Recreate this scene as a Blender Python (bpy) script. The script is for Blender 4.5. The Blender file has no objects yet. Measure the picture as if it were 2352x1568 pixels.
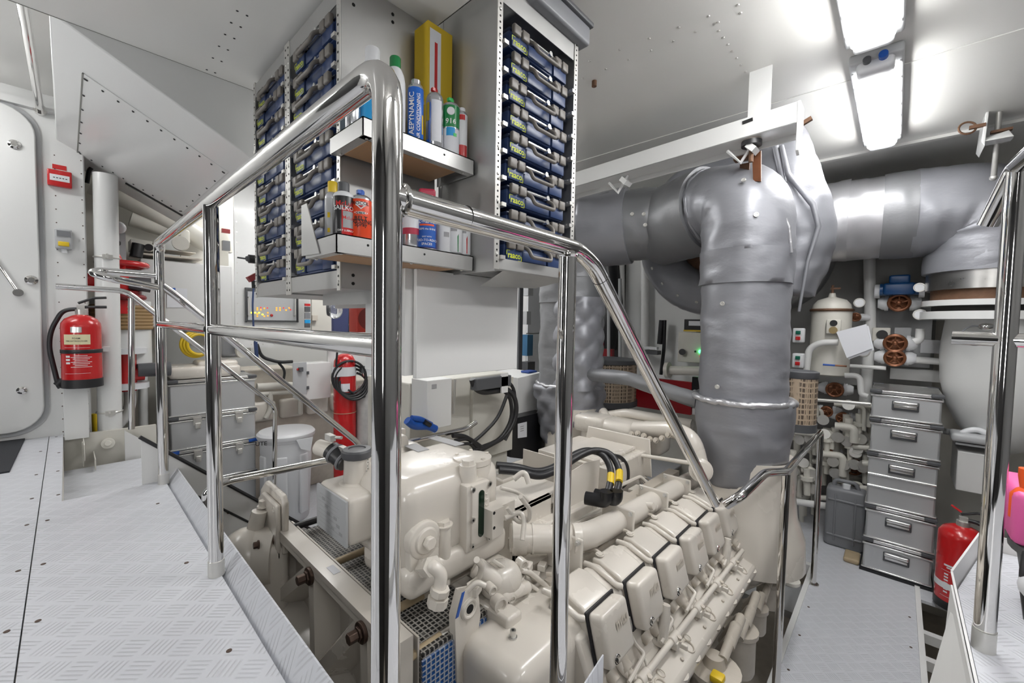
import bpy, bmesh, math, random
from mathutils import Vector as V, Matrix, noise
random.seed(7)
SC = bpy.context.scene
COL = SC.collection
PI = math.pi
# ------------------------------------------------------------------ camera model (surveyed from the photograph)
F, CX, CY = 951.0, 1176.0, 784.0
CAM = V((0, 0, 0.77))
yaw, pitch, roll = math.radians(42.9), math.radians(2.6), math.radians(1.0)
FW = V((-math.sin(yaw)*math.cos(pitch), math.cos(yaw)*math.cos(pitch), -math.sin(pitch)))
r0 = V((math.cos(yaw), math.sin(yaw), 0)); u0 = r0.cross(FW)
RT = r0*math.cos(roll)+u0*math.sin(roll); UP = RT.cross(FW)
def ray(x, y): return FW+RT*((x-CX)/F)+UP*((CY-y)/F)
def PX(x, y, X): d = ray(x, y); return CAM+d*(X/d.x)
def PY(x, y, Y): d = ray(x, y); return CAM+d*(Y/d.y)
def PZ(x, y, Z): d = ray(x, y); return CAM+d*((Z-CAM.z)/d.z)
def PD(x, y, D): return CAM+ray(x, y)*D
def depth(p): return (V(p)-CAM).dot(FW)

# ------------------------------------------------------------------ materials
MATS = {}
def nodes(name):
    m = bpy.data.materials.new(name); m.use_nodes = True
    nt = m.node_tree; b = nt.nodes['Principled BSDF']
    return m, nt, b
def N(nt, t, **k):
    n = nt.nodes.new(t)
    for a, v in k.items(): setattr(n, a, v)
    return n
def math_(nt, op, a, b=None, c=None):
    n = N(nt, 'ShaderNodeMath', operation=op)
    for i, v in enumerate((a, b, c)):
        if v is None: continue
        if isinstance(v, (int, float)): n.inputs[i].default_value = v
        else: nt.links.new(v, n.inputs[i])
    return n.outputs[0]
def mat(name, col, rough=.5, metal=0., bump=0., scale=40., var=0., vscale=6., coat=0., spec=.5, emit=0., trans=0., stretch=None):
    if name in MATS: return MATS[name]
    m, nt, b = nodes(name); L = nt.links.new
    c = (*col, 1)
    b.inputs['Base Color'].default_value = c
    b.inputs['Roughness'].default_value = rough
    b.inputs['Metallic'].default_value = metal
    b.inputs['Coat Weight'].default_value = coat
    b.inputs['Coat Roughness'].default_value = .12
    b.inputs['Specular IOR Level'].default_value = spec
    b.inputs['Transmission Weight'].default_value = trans
    tc = N(nt, 'ShaderNodeTexCoord')
    src = tc.outputs['Object']
    if stretch:
        mp = N(nt, 'ShaderNodeMapping'); mp.inputs['Scale'].default_value = stretch; L(src, mp.inputs[0]); src = mp.outputs[0]
    if var:
        n1 = N(nt, 'ShaderNodeTexNoise'); n1.inputs['Scale'].default_value = vscale; n1.inputs['Detail'].default_value = 5
        L(src, n1.inputs['Vector'])
        mx = N(nt, 'ShaderNodeMix', data_type='RGBA')
        mx.inputs['A'].default_value = tuple(x*(1-var) for x in col)+(1,)
        mx.inputs['B'].default_value = tuple(min(1, x*(1+var)) for x in col)+(1,)
        L(n1.outputs['Fac'], mx.inputs['Factor']); L(mx.outputs['Result'], b.inputs['Base Color'])
        r = math_(nt, 'MULTIPLY_ADD', n1.outputs['Fac'], .18*(1 if rough > .15 else .3), rough-.09*(1 if rough > .15 else .3))
        L(r, b.inputs['Roughness'])
    if bump:
        n2 = N(nt, 'ShaderNodeTexNoise'); n2.inputs['Scale'].default_value = scale; n2.inputs['Detail'].default_value = 4
        L(src, n2.inputs['Vector'])
        bp = N(nt, 'ShaderNodeBump'); bp.inputs['Strength'].default_value = bump; bp.inputs['Distance'].default_value = .01
        L(n2.outputs['Fac'], bp.inputs['Height']); L(bp.outputs[0], b.inputs['Normal'])
    if emit:
        b.inputs['Emission Color'].default_value = c; b.inputs['Emission Strength'].default_value = emit
    MATS[name] = m
    return m

chrome = mat('polished_steel', (.74, .73, .715), .055, 1)
brushed = mat('brushed_steel', (.62, .61, .59), .3, 1, var=.12, vscale=12)
alu = mat('sheet_aluminium', (.50, .50, .49), .42, .75, bump=.02, scale=160, var=.12, vscale=7)
alubox = mat('embossed_aluminium', (.58, .59, .60), .40, .55)
alubright = mat('bright_aluminium', (.78, .78, .77), .25, .9, var=.06)
zinc = mat('zinc_plated_steel', (.66, .65, .62), .36, .7, var=.1, vscale=20)
white = mat('white_gloss_paint', (.74, .745, .735), .28, 0, coat=.25)
ceilm = mat('ceiling_gloss_paint', (.80, .795, .765), .30, 0, coat=.25)
whitem = mat('white_satin_paint', (.72, .72, .71), .38, 0)
offw = mat('offwhite_paint', (.66, .64, .58), .4, 0, var=.06, vscale=9)
cream = mat('cream_engine_paint', (.70, .655, .59), .25, 0, coat=.3, var=.03, vscale=5)
creamd = mat('worn_cream_paint', (.55, .50, .43), .42, 0, bump=.08, scale=60, var=.2, vscale=14)
lagm = mat('silver_lagging_cloth', (.29, .295, .32), .42, .35, bump=.22, scale=5, stretch=(3, 3, 5.5))
lagd = mat('dark_lagging_cloth', (.225, .228, .24), .46, .3, bump=.22, scale=5, stretch=(3, 3, 5))
foil = mat('creased_silver_foil', (.55, .55, .57), .34, .7, bump=.5, scale=26)
black = mat('black_rubber', (.018, .018, .02), .42, 0, bump=.05, scale=60)
blackp = mat('black_plastic', (.012, .012, .014), .35)
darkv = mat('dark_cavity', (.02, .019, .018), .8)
hole = mat('drilled_hole', (.012, .012, .012), .9)
dgrey = mat('dark_grey_plastic', (.085, .088, .095), .42, bump=.05, scale=80)
mgrey = mat('grey_plastic', (.20, .205, .22), .42, bump=.04, scale=80)
lgrey = mat('light_grey_paint', (.45, .46, .47), .35)
navy = mat('navy_plastic', (.026, .050, .135), .38, bump=.03, scale=120, var=.1)
navyd = mat('dark_navy_plastic', (.010, .018, .05), .4)
handm = mat('warm_grey_plastic', (.17, .155, .14), .42, bump=.03, scale=90)
limem = mat('lime_print', (.55, .62, .03), .5)
red = mat('red_gloss_paint', (.52, .012, .014), .25, coat=.4, var=.05)
redd = mat('dark_red_paint', (.22, .012, .016), .35, var=.1)
redm = mat('matt_red_board', (.36, .005, .012), .45)
orange = mat('orange_plastic', (.85, .10, .01), .4)
orangec = mat('orange_print', (.80, .075, .02), .35)
yellow = mat('yellow_plastic', (.75, .52, .02), .4)
yellowc = mat('yellow_card', (.62, .42, .015), .5)
blue = mat('blue_plastic', (.012, .09, .42), .35)
bluec = mat('blue_print', (.01, .12, .52), .3)
bluel = mat('light_blue_print', (.02, .32, .68), .3)
bluev = mat('blue_valve_paint', (.004, .055, .18), .38, var=.1)
purple = mat('indigo_plastic', (.03, .025, .16), .35)
pink = mat('pink_plastic', (.75, .12, .36), .4)
pinkred = mat('crimson_plastic', (.45, .03, .07), .4)
green = mat('green_print', (.01, .22, .06), .3)
greenl = mat('bright_green_plastic', (.05, .55, .12), .35)
paper = mat('white_paper', (.75, .76, .80), .7)
cremepaper = mat('pale_yellow_label', (.72, .66, .42), .6)
silver = mat('silver_tinplate', (.62, .63, .66), .24, .85, var=.05)
copper = mat('brown_bronze', (.22, .085, .04), .38, .5, bump=.1, scale=60, var=.25, vscale=25)
rustm = mat('rusty_steel', (.16, .085, .05), .6, .4, bump=.3, scale=50, var=.4, vscale=25)
bolt = mat('brown_oxide_bolt', (.10, .065, .05), .42, .6, var=.3, vscale=40)
tan = mat('tan_wrapped_rod', (.42, .33, .21), .6, bump=.1, scale=60, var=.25, vscale=15)
woodm = mat('plywood', (.42, .24, .12), .5, var=.15, vscale=12, stretch=(1, 8, 8))
sheld = mat('white_plastic', (.74, .75, .77), .38)
letterk = mat('black_ink', (.01, .01, .012), .6)
letterw = mat('white_ink', (.8, .8, .8), .5)
letterr = mat('red_ink', (.55, .02, .02), .5)
letterb = mat('blue_ink', (.01, .1, .45), .5)
greyink = mat('grey_ink', (.35, .35, .36), .6)
mattm = mat('charcoal_mat', (.028, .030, .036), .85, bump=.4, scale=350)
glassy = mat('clear_visor', (.85, .87, .9), .06, 0, trans=.85)
ledg = mat('green_lamp', (.05, 1, .2), .3, emit=6)
ledy = mat('yellow_lamp', (.95, .95, .05), .3, emit=2.0)
ledo = mat('orange_lamp', (.95, .42, .05), .3, emit=.7)
ledr = mat('red_lamp', (.8, .03, .03), .3, emit=.5)
sight = mat('dark_green_oil', (.004, .02, .010), .12)
def lamp_mat(name, LAMP):
    m, nt, b = nodes(name)
    b.inputs['Base Color'].default_value = (.9, .9, .9, 1)
    b.inputs['Emission Color'].default_value = (1, .995, .985, 1); b.inputs['Emission Strength'].default_value = LAMP
    return m
lampm = lamp_mat('lit_tube_lens', 30.); lampb = lamp_mat('lit_dimmer_tube_lens', 21.)  # dimmer lens, set so unseen fittings stay weaker than those in view

def checker_mat():
    m, nt, b = nodes('white_tread_plate'); L = nt.links.new
    tc = N(nt, 'ShaderNodeTexCoord'); mp = N(nt, 'ShaderNodeMapping')
    mp.inputs['Rotation'].default_value = (0, 0, math.radians(45)); s = 1/.062
    mp.inputs['Scale'].default_value = (s, s, s)
    L(tc.outputs['Object'], mp.inputs[0])
    sp = N(nt, 'ShaderNodeSeparateXYZ'); L(mp.outputs[0], sp.inputs[0])
    u, v = sp.outputs[0], sp.outputs[1]
    fu, fv = math_(nt, 'FLOOR', u), math_(nt, 'FLOOR', v)
    par = math_(nt, 'FLOORED_MODULO', math_(nt, 'ADD', fu, fv), 2.0)
    lu = math_(nt, 'SUBTRACT', math_(nt, 'SUBTRACT', u, fu), .5); lv = math_(nt, 'SUBTRACT', math_(nt, 'SUBTRACT', v, fv), .5)
    def pick(a, c):
        n = N(nt, 'ShaderNodeMix', data_type='FLOAT'); L(par, n.inputs[0]); L(a, n.inputs[2]); L(c, n.inputs[3]); return n.outputs[0]
    w, l = pick(lu, lv), pick(lv, lu)
    sn = math_(nt, 'SINE', math_(nt, 'MULTIPLY', w, 5*2*PI/.92))
    bar = math_(nt, 'SMOOTH_MIN', math_(nt, 'MULTIPLY', math_(nt, 'SUBTRACT', sn, .15), 1.2), math_(nt, 'MULTIPLY', math_(nt, 'SUBTRACT', .40, math_(nt, 'ABSOLUTE', l)), 9.0), .2)
    bar = math_(nt, 'MULTIPLY', math_(nt, 'MAXIMUM', bar, 0.0), math_(nt, 'LESS_THAN', math_(nt, 'ABSOLUTE', w), .46))
    bar = math_(nt, 'MINIMUM', bar, 1.0)
    n1 = N(nt, 'ShaderNodeTexNoise'); n1.inputs['Scale'].default_value = 5; n1.inputs['Detail'].default_value = 6
    L(tc.outputs['Object'], n1.inputs['Vector'])
    wear = math_(nt, 'MULTIPLY', bar, math_(nt, 'MULTIPLY', n1.outputs['Fac'], .75))
    mx = N(nt, 'ShaderNodeMix', data_type='RGBA')
    mx.inputs['A'].default_value = (.60, .612, .65, 1); mx.inputs['B'].default_value = (.36, .365, .385, 1)
    L(wear, mx.inputs['Factor']); L(mx.outputs['Result'], b.inputs['Base Color'])
    b.inputs['Roughness'].default_value = .36
    bp = N(nt, 'ShaderNodeBump'); bp.inputs['Strength'].default_value = .5; bp.inputs['Distance'].default_value = .0022
    L(bar, bp.inputs['Height']); L(bp.outputs[0], b.inputs['Normal'])
    return m
tread = checker_mat()

def mesh_mat(name, c1, c2, s, stretch=(1, 1, 1), loc=(0, 0, 0)):
    m, nt, b = nodes(name); L = nt.links.new
    tc = N(nt, 'ShaderNodeTexCoord'); mp = N(nt, 'ShaderNodeMapping'); mp.inputs['Scale'].default_value = stretch; mp.inputs['Location'].default_value = loc
    L(tc.outputs['Object'], mp.inputs[0])
    vo = N(nt, 'ShaderNodeTexVoronoi', feature='DISTANCE_TO_EDGE'); vo.inputs['Scale'].default_value = s; vo.inputs['Randomness'].default_value = .12
    L(mp.outputs[0], vo.inputs['Vector'])
    cr = N(nt, 'ShaderNodeValToRGB'); cr.color_ramp.elements[0].position = .09; cr.color_ramp.elements[1].position = .2
    cr.color_ramp.elements[0].color = (*c1, 1); cr.color_ramp.elements[1].color = (*c2, 1)
    L(vo.outputs['Distance'], cr.inputs[0]); L(cr.outputs[0], b.inputs['Base Color'])
    b.inputs['Roughness'].default_value = .5
    bp = N(nt, 'ShaderNodeBump'); bp.inputs['Strength'].default_value = .8; bp.inputs['Distance'].default_value = .004; bp.invert = True
    L(vo.outputs['Distance'], bp.inputs['Height']); L(bp.outputs[0], b.inputs['Normal'])
    return m
filterm = mesh_mat('tan_expanded_mesh', (.46, .36, .26), (.10, .075, .055), 55, (1, 1, .55))
coreg = mesh_mat('grey_cooler_core', (.30, .285, .26), (.012, .012, .012), 62)
coreb = mesh_mat('blue_stained_core', (.40, .42, .46), (.004, .07, .26), 62, (0, 1, 1), (.5, 0, 0))

# ------------------------------------------------------------------ mesh builder
def frame(d):
    d = V(d).normalized()
    a = V((0, 0, 1)) if abs(d.z) < .9 else V((1, 0, 0))
    x = a.cross(d).normalized(); return x, d.cross(x), d
def fillet(path, bend, k=6):
    path = [V(p) for p in path]
    if not bend: return path
    out = [path[0]]
    for i in range(1, len(path)-1):
        a, p, c = path[i-1], path[i], path[i+1]
        d1, d2 = (a-p), (c-p)
        r = min(bend, d1.length*.49, d2.length*.49)
        s, e = p+d1.normalized()*r, p+d2.normalized()*r
        for j in range(k+1):
            t = j/k; out.append(s*(1-t)**2+p*2*t*(1-t)+e*t*t)
    out.append(path[-1]); return out
class MB:
    def __init__(self, m=None):
        self.v, self.f, self.mi, self.mats, self.cur, self.marks = [], [], [], [], 0, []
        if m: self.use(m)
    def p(self):
        self.marks.append((len(self.v), len(self.f))); return self
    def use(self, m):
        if m not in self.mats: self.mats.append(m)
        self.cur = self.mats.index(m); return self
    def add(self, vs, fs, M=None):
        o = len(self.v)
        self.v += [(M @ V(p)) if M else V(p) for p in vs]
        for f in fs: self.f.append(tuple(i+o for i in f)); self.mi.append(self.cur)
        return self
    def bx(self, x0, x1, y0, y1, z0, z1, M=None):
        vs = [(x, y, z) for z in (z0, z1) for y in (y0, y1) for x in (x0, x1)]
        return self.add(vs, [(0, 2, 3, 1), (4, 5, 7, 6), (0, 1, 5, 4), (2, 6, 7, 3), (0, 4, 6, 2), (1, 3, 7, 5)], M)
    def box(self, c, s, M=None, rz=0, rx=0, ry=0):
        R = Matrix.Translation(V(c)) @ Matrix.Rotation(rz, 4, 'Z') @ Matrix.Rotation(ry, 4, 'Y') @ Matrix.Rotation(rx, 4, 'X')
        if M: R = M @ R
        return self.bx(-s[0]/2, s[0]/2, -s[1]/2, s[1]/2, -s[2]/2, s[2]/2, R)
    def rbox(self, c, s, r, seg=3, M=None, rz=0, rx=0, ry=0):
        bm = bmesh.new(); bmesh.ops.create_cube(bm, size=1)
        for v in bm.verts: v.co = V((v.co.x*s[0], v.co.y*s[1], v.co.z*s[2]))
        bmesh.ops.bevel(bm, geom=bm.edges[:], offset=min(r, min(s)*.49), segments=seg, profile=.5, affect='EDGES')
        R = Matrix.Translation(V(c)) @ Matrix.Rotation(rz, 4, 'Z') @ Matrix.Rotation(ry, 4, 'Y') @ Matrix.Rotation(rx, 4, 'X')
        if M: R = M @ R
        bm.verts.index_update()
        self.add([v.co.copy() for v in bm.verts], [[v.index for v in f.verts] for f in bm.faces], R); bm.free(); return self
    def tube(self, path, r, n=16, bend=0, caps=True, fn=None):
        P = fillet(path, bend) if bend else [V(p) for p in path]
        rs = r if isinstance(r, (list, tuple)) else [r]*len(P)
        T = []
        for i in range(len(P)):
            d = (P[min(i+1, len(P)-1)]-P[max(i-1, 0)]); T.append(d.normalized())
        x, y, _ = frame(T[0]); vs = []
        for i, p in enumerate(P):
            if i:
                q = T[i-1].rotation_difference(T[i]); x = q @ x; y = q @ y
            for j in range(n):
                a = 2*PI*j/n; rr = rs[i]
                if fn: rr = fn(i, a, rr)
                vs.append(p+x*math.cos(a)*rr+y*math.sin(a)*rr)
        fs = [(i*n+j, i*n+(j+1) % n, (i+1)*n+(j+1) % n, (i+1)*n+j) for i in range(len(P)-1) for j in range(n)]
        if caps: fs += [tuple(range(n-1, -1, -1)), tuple((len(P)-1)*n+j for j in range(n))]
        return self.add(vs, fs)
    def cyl(self, p0, p1, r, r2=None, n=24, caps=True): return self.tube([p0, p1], [r, r if r2 is None else r2], n, 0, caps)
    def lathe(self, prof, o=(0, 0, 0), ax=(0, 0, 1), n=32, M=None):
        x, y, z = frame(ax); o = V(o); vs = []
        for r, h in prof:
            for j in range(n):
                a = 2*PI*j/n; vs.append(o+z*h+x*math.cos(a)*r+y*math.sin(a)*r)
        fs = [(i*n+j, i*n+(j+1) % n, (i+1)*n+(j+1) % n, (i+1)*n+j) for i in range(len(prof)-1) for j in range(n)]
        if prof[0][0] > 1e-5: fs.append(tuple(range(n-1, -1, -1)))
        if prof[-1][0] > 1e-5: fs.append(tuple((len(prof)-1)*n+j for j in range(n)))
        return self.add(vs, fs, M)
    def prism(self, pts, vec):
        pts = [V(p) for p in pts]; vec = V(vec); n = len(pts)
        nn = sum(((pts[i]-pts[0]).cross(pts[(i+1) % n]-pts[0]) for i in range(n)), V((0, 0, 0)))
        if nn.dot(vec) > 0: pts = pts[::-1]
        return self.add(pts+[p+vec for p in pts], [tuple(range(n)), tuple(range(2*n-1, n-1, -1))]+[((i+1) % n, i, n+i, n+(i+1) % n) for i in range(n)])
    def quad(self, a, b, c, d): return self.add([a, b, c, d], [(0, 1, 2, 3)])
    def ball(self, c, r, sc=(1, 1, 1), n=16, M=None):
        k = n//2; vs = [V((0, 0, 1))]
        for i in range(1, k):
            for j in range(n):
                t, a = PI*i/k, 2*PI*j/n; vs.append(V((math.sin(t)*math.cos(a), math.sin(t)*math.sin(a), math.cos(t))))
        vs.append(V((0, 0, -1)))
        fs = [(0, 1+j, 1+(j+1) % n) for j in range(n)]
        fs += [(1+i*n+j, 1+(i+1)*n+j, 1+(i+1)*n+(j+1) % n, 1+i*n+(j+1) % n) for i in range(k-2) for j in range(n)]
        e = len(vs)-1; fs += [(e, 1+(k-2)*n+(j+1) % n, 1+(k-2)*n+j) for j in range(n)]
        vs = [V((p.x*r*sc[0]+c[0], p.y*r*sc[1]+c[1], p.z*r*sc[2]+c[2])) for p in vs]
        return self.add(vs, fs, M)
    def torus(self, c, ax, R, r, n=24, k=8, a0=0, a1=2*PI):
        x, y, z = frame(ax); c = V(c); full = abs(a1-a0-2*PI) < 1e-6; m = n if full else n+1; vs = []
        for i in range(m):
            a = a0+(a1-a0)*i/n; d = x*math.cos(a)+y*math.sin(a)
            for j in range(k):
                t = 2*PI*j/k; vs.append(c+d*(R+r*math.cos(t))+z*r*math.sin(t))
        fs = [(i*k+j, ((i+1) % m)*k+j, ((i+1) % m)*k+(j+1) % k, i*k+(j+1) % k) for i in range(n) for j in range(k)]
        return self.add(vs, fs)
    def hexbolt(self, p, ax, r, h, washer=1.35):
        p = V(p); ax = V(ax).normalized()
        if washer: self.cyl(p, p+ax*h*.25, r*washer, n=18)
        self.cyl(p+ax*h*.2, p+ax*h, r, n=6); return self
    def text(self, s, o, xd, yd, size, cyl=None, align='CENTER', lift=.0006, thick=0, sx=1.0):
        """lettering laid on the plane (o, xd, yd), or wrapped on a cylinder cyl=(axis point, radius)"""
        cu = bpy.data.curves.new('t', 'FONT'); cu.body = s; cu.size = size; cu.align_x = align; cu.align_y = 'CENTER'
        cu.resolution_u = 2; cu.offset = .012*size if thick == 0 else thick*size
        ob = bpy.data.objects.new('t', cu); COL.objects.link(ob)
        bpy.context.view_layer.update()
        me = bpy.data.meshes.new_from_object(ob.evaluated_get(bpy.context.evaluated_depsgraph_get()))
        bpy.data.objects.remove(ob); bpy.data.curves.remove(cu)
        xd, yd, o = V(xd).normalized(), V(yd).normalized(), V(o); zd = xd.cross(yd)
        vs = []
        for v in me.vertices:
            x, y = v.co.x*sx, v.co.y
            if cyl:
                r = cyl+lift; a = x/cyl
                vs.append(o+xd*(math.sin(a)*r)+zd*(math.cos(a)*r)+yd*y)
            else: vs.append(o+xd*x+yd*y+zd*lift)
        self.add(vs, [tuple(p.vertices) for p in me.polygons]); bpy.data.meshes.remove(me); return self
    def patch(self, o, xd, yd, w, h, r, lift=.0004, n=10, x0=0.):
        """a label wrapped on a cylinder of radius r round axis point o"""
        xd, yd, o = V(xd).normalized(), V(yd).normalized(), V(o); zd = xd.cross(yd); vs = []
        for i in range(n+1):
            a = (x0-w/2+w*i/n)/r
            for s in (-.5, .5): vs.append(o+xd*math.sin(a)*(r+lift)+zd*math.cos(a)*(r+lift)+yd*(s*h))
        return self.add(vs, [(2*i, 2*i+2, 2*i+3, 2*i+1) for i in range(n)])
    def build_each(self, name, parent=None, **k):
        """one object for each piece begun with p()"""
        out = []; mk = self.marks+[(len(self.v), len(self.f))]
        for (v0, f0), (v1, f1) in zip(mk, mk[1:]):
            if f1 == f0: continue
            q = MB(); q.v = self.v[v0:v1]; q.f = [tuple(i-v0 for i in f) for f in self.f[f0:f1]]
            used = sorted(set(self.mi[f0:f1])); q.mats = [self.mats[i] for i in used]; q.mi = [used.index(i) for i in self.mi[f0:f1]]
            out.append(q.build(name, parent, **k))
        return out
    def build(self, name, parent=None, bevel=0, seg=2, smooth=True, ang=38, sub=0):
        org = ORG.get(parent.name, V((0, 0, 0))) if parent else V((0, 0, 0))
        me = bpy.data.meshes.new(name); me.from_pydata([tuple(p-org) for p in self.v], [], self.f)
        for m in self.mats: me.materials.append(m)
        me.polygons.foreach_set('material_index', self.mi)
        bm = bmesh.new(); bm.from_mesh(me); bmesh.ops.recalc_face_normals(bm, faces=bm.faces[:]); bm.to_mesh(me); bm.free()
        if smooth:
            me.polygons.foreach_set('use_smooth', [True]*len(me.polygons)); me.set_sharp_from_angle(angle=math.radians(ang))
        me.update()
        ob = bpy.data.objects.new(name, me); COL.objects.link(ob)
        if parent: ob.parent = parent; ORG[ob.name] = org
        if bevel:
            b = ob.modifiers.new('edge', 'BEVEL'); b.width = bevel; b.segments = seg; b.limit_method = 'ANGLE'; b.angle_limit = math.radians(40); b.harden_normals = False
        if sub:
            s = ob.modifiers.new('round', 'SUBSURF'); s.levels = sub; s.render_levels = sub
        return ob
ORG = {}
def tag(o, label, cat, group=None):
    o['label'] = label; o['category'] = cat
    if group: o['group'] = group
    return o
def thing(name, label, cat, loc=(0, 0, 0), group=None):
    e = bpy.data.objects.new(name, None); COL.objects.link(e); e.location = loc; e.empty_display_size = .05
    ORG[e.name] = V(loc); return tag(e, label, cat, group)
def struct(o): o['kind'] = 'structure'; return o
def copy_thing(root, loc, rz=None, label=None, group=None):
    r = root.copy(); COL.objects.link(r); r.location = loc
    if rz is not None: r.rotation_euler = (0, 0, rz)
    if label: r['label'] = label
    if group: r['group'] = group
    for ch in list(root.children):
        c = ch.copy(); COL.objects.link(c); c.parent = r
        for g in list(ch.children):
            d = g.copy(); COL.objects.link(d); d.parent = c
    return r
NTH = ['first', 'second', 'third', 'fourth', 'fifth', 'sixth', 'seventh', 'eighth', 'ninth', 'tenth', 'eleventh', 'twelfth']
# ------------------------------------------------------------------ camera
cd = bpy.data.cameras.new('camera'); cam = bpy.data.objects.new('camera', cd); COL.objects.link(cam)
cd.sensor_width = 36; cd.lens = F/2352*36; cd.clip_start = .02
M3 = Matrix((RT, UP, -FW)).transposed(); cam.matrix_world = Matrix.Translation(CAM) @ M3.to_4x4()
SC.camera = cam

# ------------------------------------------------------------------ setting: decks, walls, ceilings
ZL = -1.1          # lower plates
def plate(name, x0, x1, y0, y1, z, t=.02, m=tread):
    return struct(MB(m).bx(x0, x1, y0, y1, z-t, z).build(name))
plate('floor', -3.9, -.42, -1.6, -.092, 0)
b = MB(tread).bx(-2.5, -.42, -.089, .30, -.02, 0)
b.prism([(-2.5, .30, -.02), (-2.5, .345, .045), (-2.5, .349, .045), (-2.5, .304, -.03)], (2.08, 0, 0))
struct(b.build('floor.001'))
b = MB(bolt)
for x in (-3.5, -3.0, -2.62, -2.3, -1.9, -1.55, -1.2, -.9):
    for y in (-.115, -.065):
        if y > -.09 and x < -2.5: continue
        b.cyl((x, y, 0), (x, y, .0012), .006, n=10)
for p in ((-3.86, -.06), (-3.4, -.045), (-3.0, -.045), (-2.6, -.04)): b.cyl((p[0], p[1], 0), (p[0], p[1], .0012), .006, n=10)
for x in (-2.2, -1.6, -1.1, -.7): b.cyl((x, .24, 0), (x, .24, .0012), .006, n=10)
struct(b.build('trim_1'))
plate('floor.002', -3.9, -2.5, -.089, -.03, 0)
# stair well on the left: tread, riser walls, descending steps and stringers
b = MB(tread).bx(-3.75, -2.52, -.03, .37, -.22, -.2)
for k in range(1, 5): b.bx(-3.7, -2.54, .2+.17*k, .40+.17*k, -.22-.18*k, -.2-.18*k)
struct(b.build('floor.003'))
b = MB(offw).bx(-3.87, -3.84, -.03, .42, -.3, 0).bx(-3.84, -2.52, -.034, -.030, -.25, -.02).bx(-2.52, -2.5, -.03, .30, -.25, -.02)
b.bx(-3.76, -3.74, .05, .055, -.19, -.03).bx(-3.84, -3.6, .10, .106, -.19, -.12).bx(-3.84, -3.6, .055, .06, -.12, -.02)
b.cyl(PX(248, 1018, -3.84), PX(248, 1018, -3.80), .035, n=20).cyl(PX(248, 1018, -3.80), PX(248, 1018, -3.785), .018, n=16)
struct(b.build('trim_2', bevel=.003))
b = MB(whitem)
def stringer(x):
    a = [(x, .22, .21), (x, .95, -.48), (x, .95, -.9), (x, .28, -.25), (x, .22, -.02)]
    b.use(whitem).prism(a, (-.012, 0, 0))
    b.use(black).tube([(x+.001, .215, .222), (x+.001, .96, -.475)], .009, n=6).tube([(x+.001, .30, .0), (x+.001, .96, -.62)], .006, n=6)
stringer(-2.5); 
a = [(-3.78, .25, .0), (-3.78, .95, -.66), (-3.78, .95, -.9), (-3.78, .25, -.25)]
b.use(whitem).prism(a, (-.012, 0, 0)); b.use(bolt)
for t in (.3, .5, .7, .9): b.cyl((-2.5, .25+.6*t, .06-.6*t), (-2.497, .25+.6*t, .06-.6*t), .006, n=8)
struct(b.build('trim_3'))
# right-hand landing beside the camera and the lower walkway
b = MB(tread).prism([(.165, .2, -.02), (.165, 1.79, -.02), (.26, 2.2, -.02), (1.7, 2.2, -.02), (1.7, .2, -.02)], (0, 0, .02))
struct(b.build('floor.004'))
b = MB(whitem)
for p, q in (((.165, .2), (.165, 1.79)), ((.165, 1.79), (.26, 2.2)), ((.26, 2.2), (1.2, 2.2))):
    p, q = V((*p, 0)), V((*q, 0)); d = (q-p).normalized(); nrm = V((-d.y, d.x, 0))
    b.prism([p+V((0, 0, -.02)), q+V((0, 0, -.02)), q+nrm*.012+V((0, 0, .05)), p+nrm*.012+V((0, 0, .05))], nrm*.005)
b.prism([(.150, 1.70, -.05), (.10, 1.55, -.2), (.07, 1.2, -.2), (.09, .9, -.05), (.145, .9, 0), (.15, 1.7, 0)], (.004, 0, 0))
b.prism([(.146, .9, .03), (.146, 1.74, .03), (.135, 1.74, -.3), (.105, .9, -.3)], (.004, 0, 0))
struct(b.build('trim_4'))
plate('floor.005', -.39, .173, 1.05, 4.0, ZL)
plate('floor.006', -1.0, .9, 4.0, 5.6, ZL, m=tread)
b = MB(whitem).bx(-.42, -.39, 1.0, 4.0, ZL-.06, ZL+.012).bx(.173, .20, 1.0, 4.25, ZL-.06, ZL+.012).bx(-.9, -.42, 3.95, 4.0, ZL-.08, ZL)
for y in (2.35, 2.75, 3.15, 3.45, 3.75): b.bx(.20, .9, y, y+.05, ZL-.16, ZL-.10)
b.bx(.42, .47, 2.0, 4.2, ZL-.18, ZL-.10)
struct(b.build('trim_5'))
b = MB(bolt)
for y in (2.3, 2.65, 3.0, 3.35, 3.7):
    for x in (-.355, .14): b.cyl((x, y, ZL), (x, y, ZL+.0015), .007, n=8)
struct(b.build('trim_6'))
plate('floor.007', -5.3, -2.05, .45, 5.6, ZL)
# stair edge seen at the foot of the picture
b = MB(tread); p = PX(1384, 1502, -.455)
b.prism([(-.42, .2, p.z-.06), (-.42, p.y, p.z-.06), (.16, p.y, p.z-.06), (.16, .2, p.z-.06)], (0, 0, .012))
b.prism([(-.452, p.y-.28, p.z-.06), (-.452, p.y-.005, p.z-.06), (-.455, p.y, p.z), (-.455, p.y-.12, p.z-.03)], (.003, 0, 0))
for k in range(1, 4): b.bx(-.40, .16, p.y-.24+.2*k, p.y+.02+.2*k, p.z-.06-.24*k, p.z-.045-.24*k)
struct(b.build('floor.008'))
struct(MB(creamd).bx(-5.3, 1.7, -1.6, 5.6, -2.0, -1.95).build('floor.009'))
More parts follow.
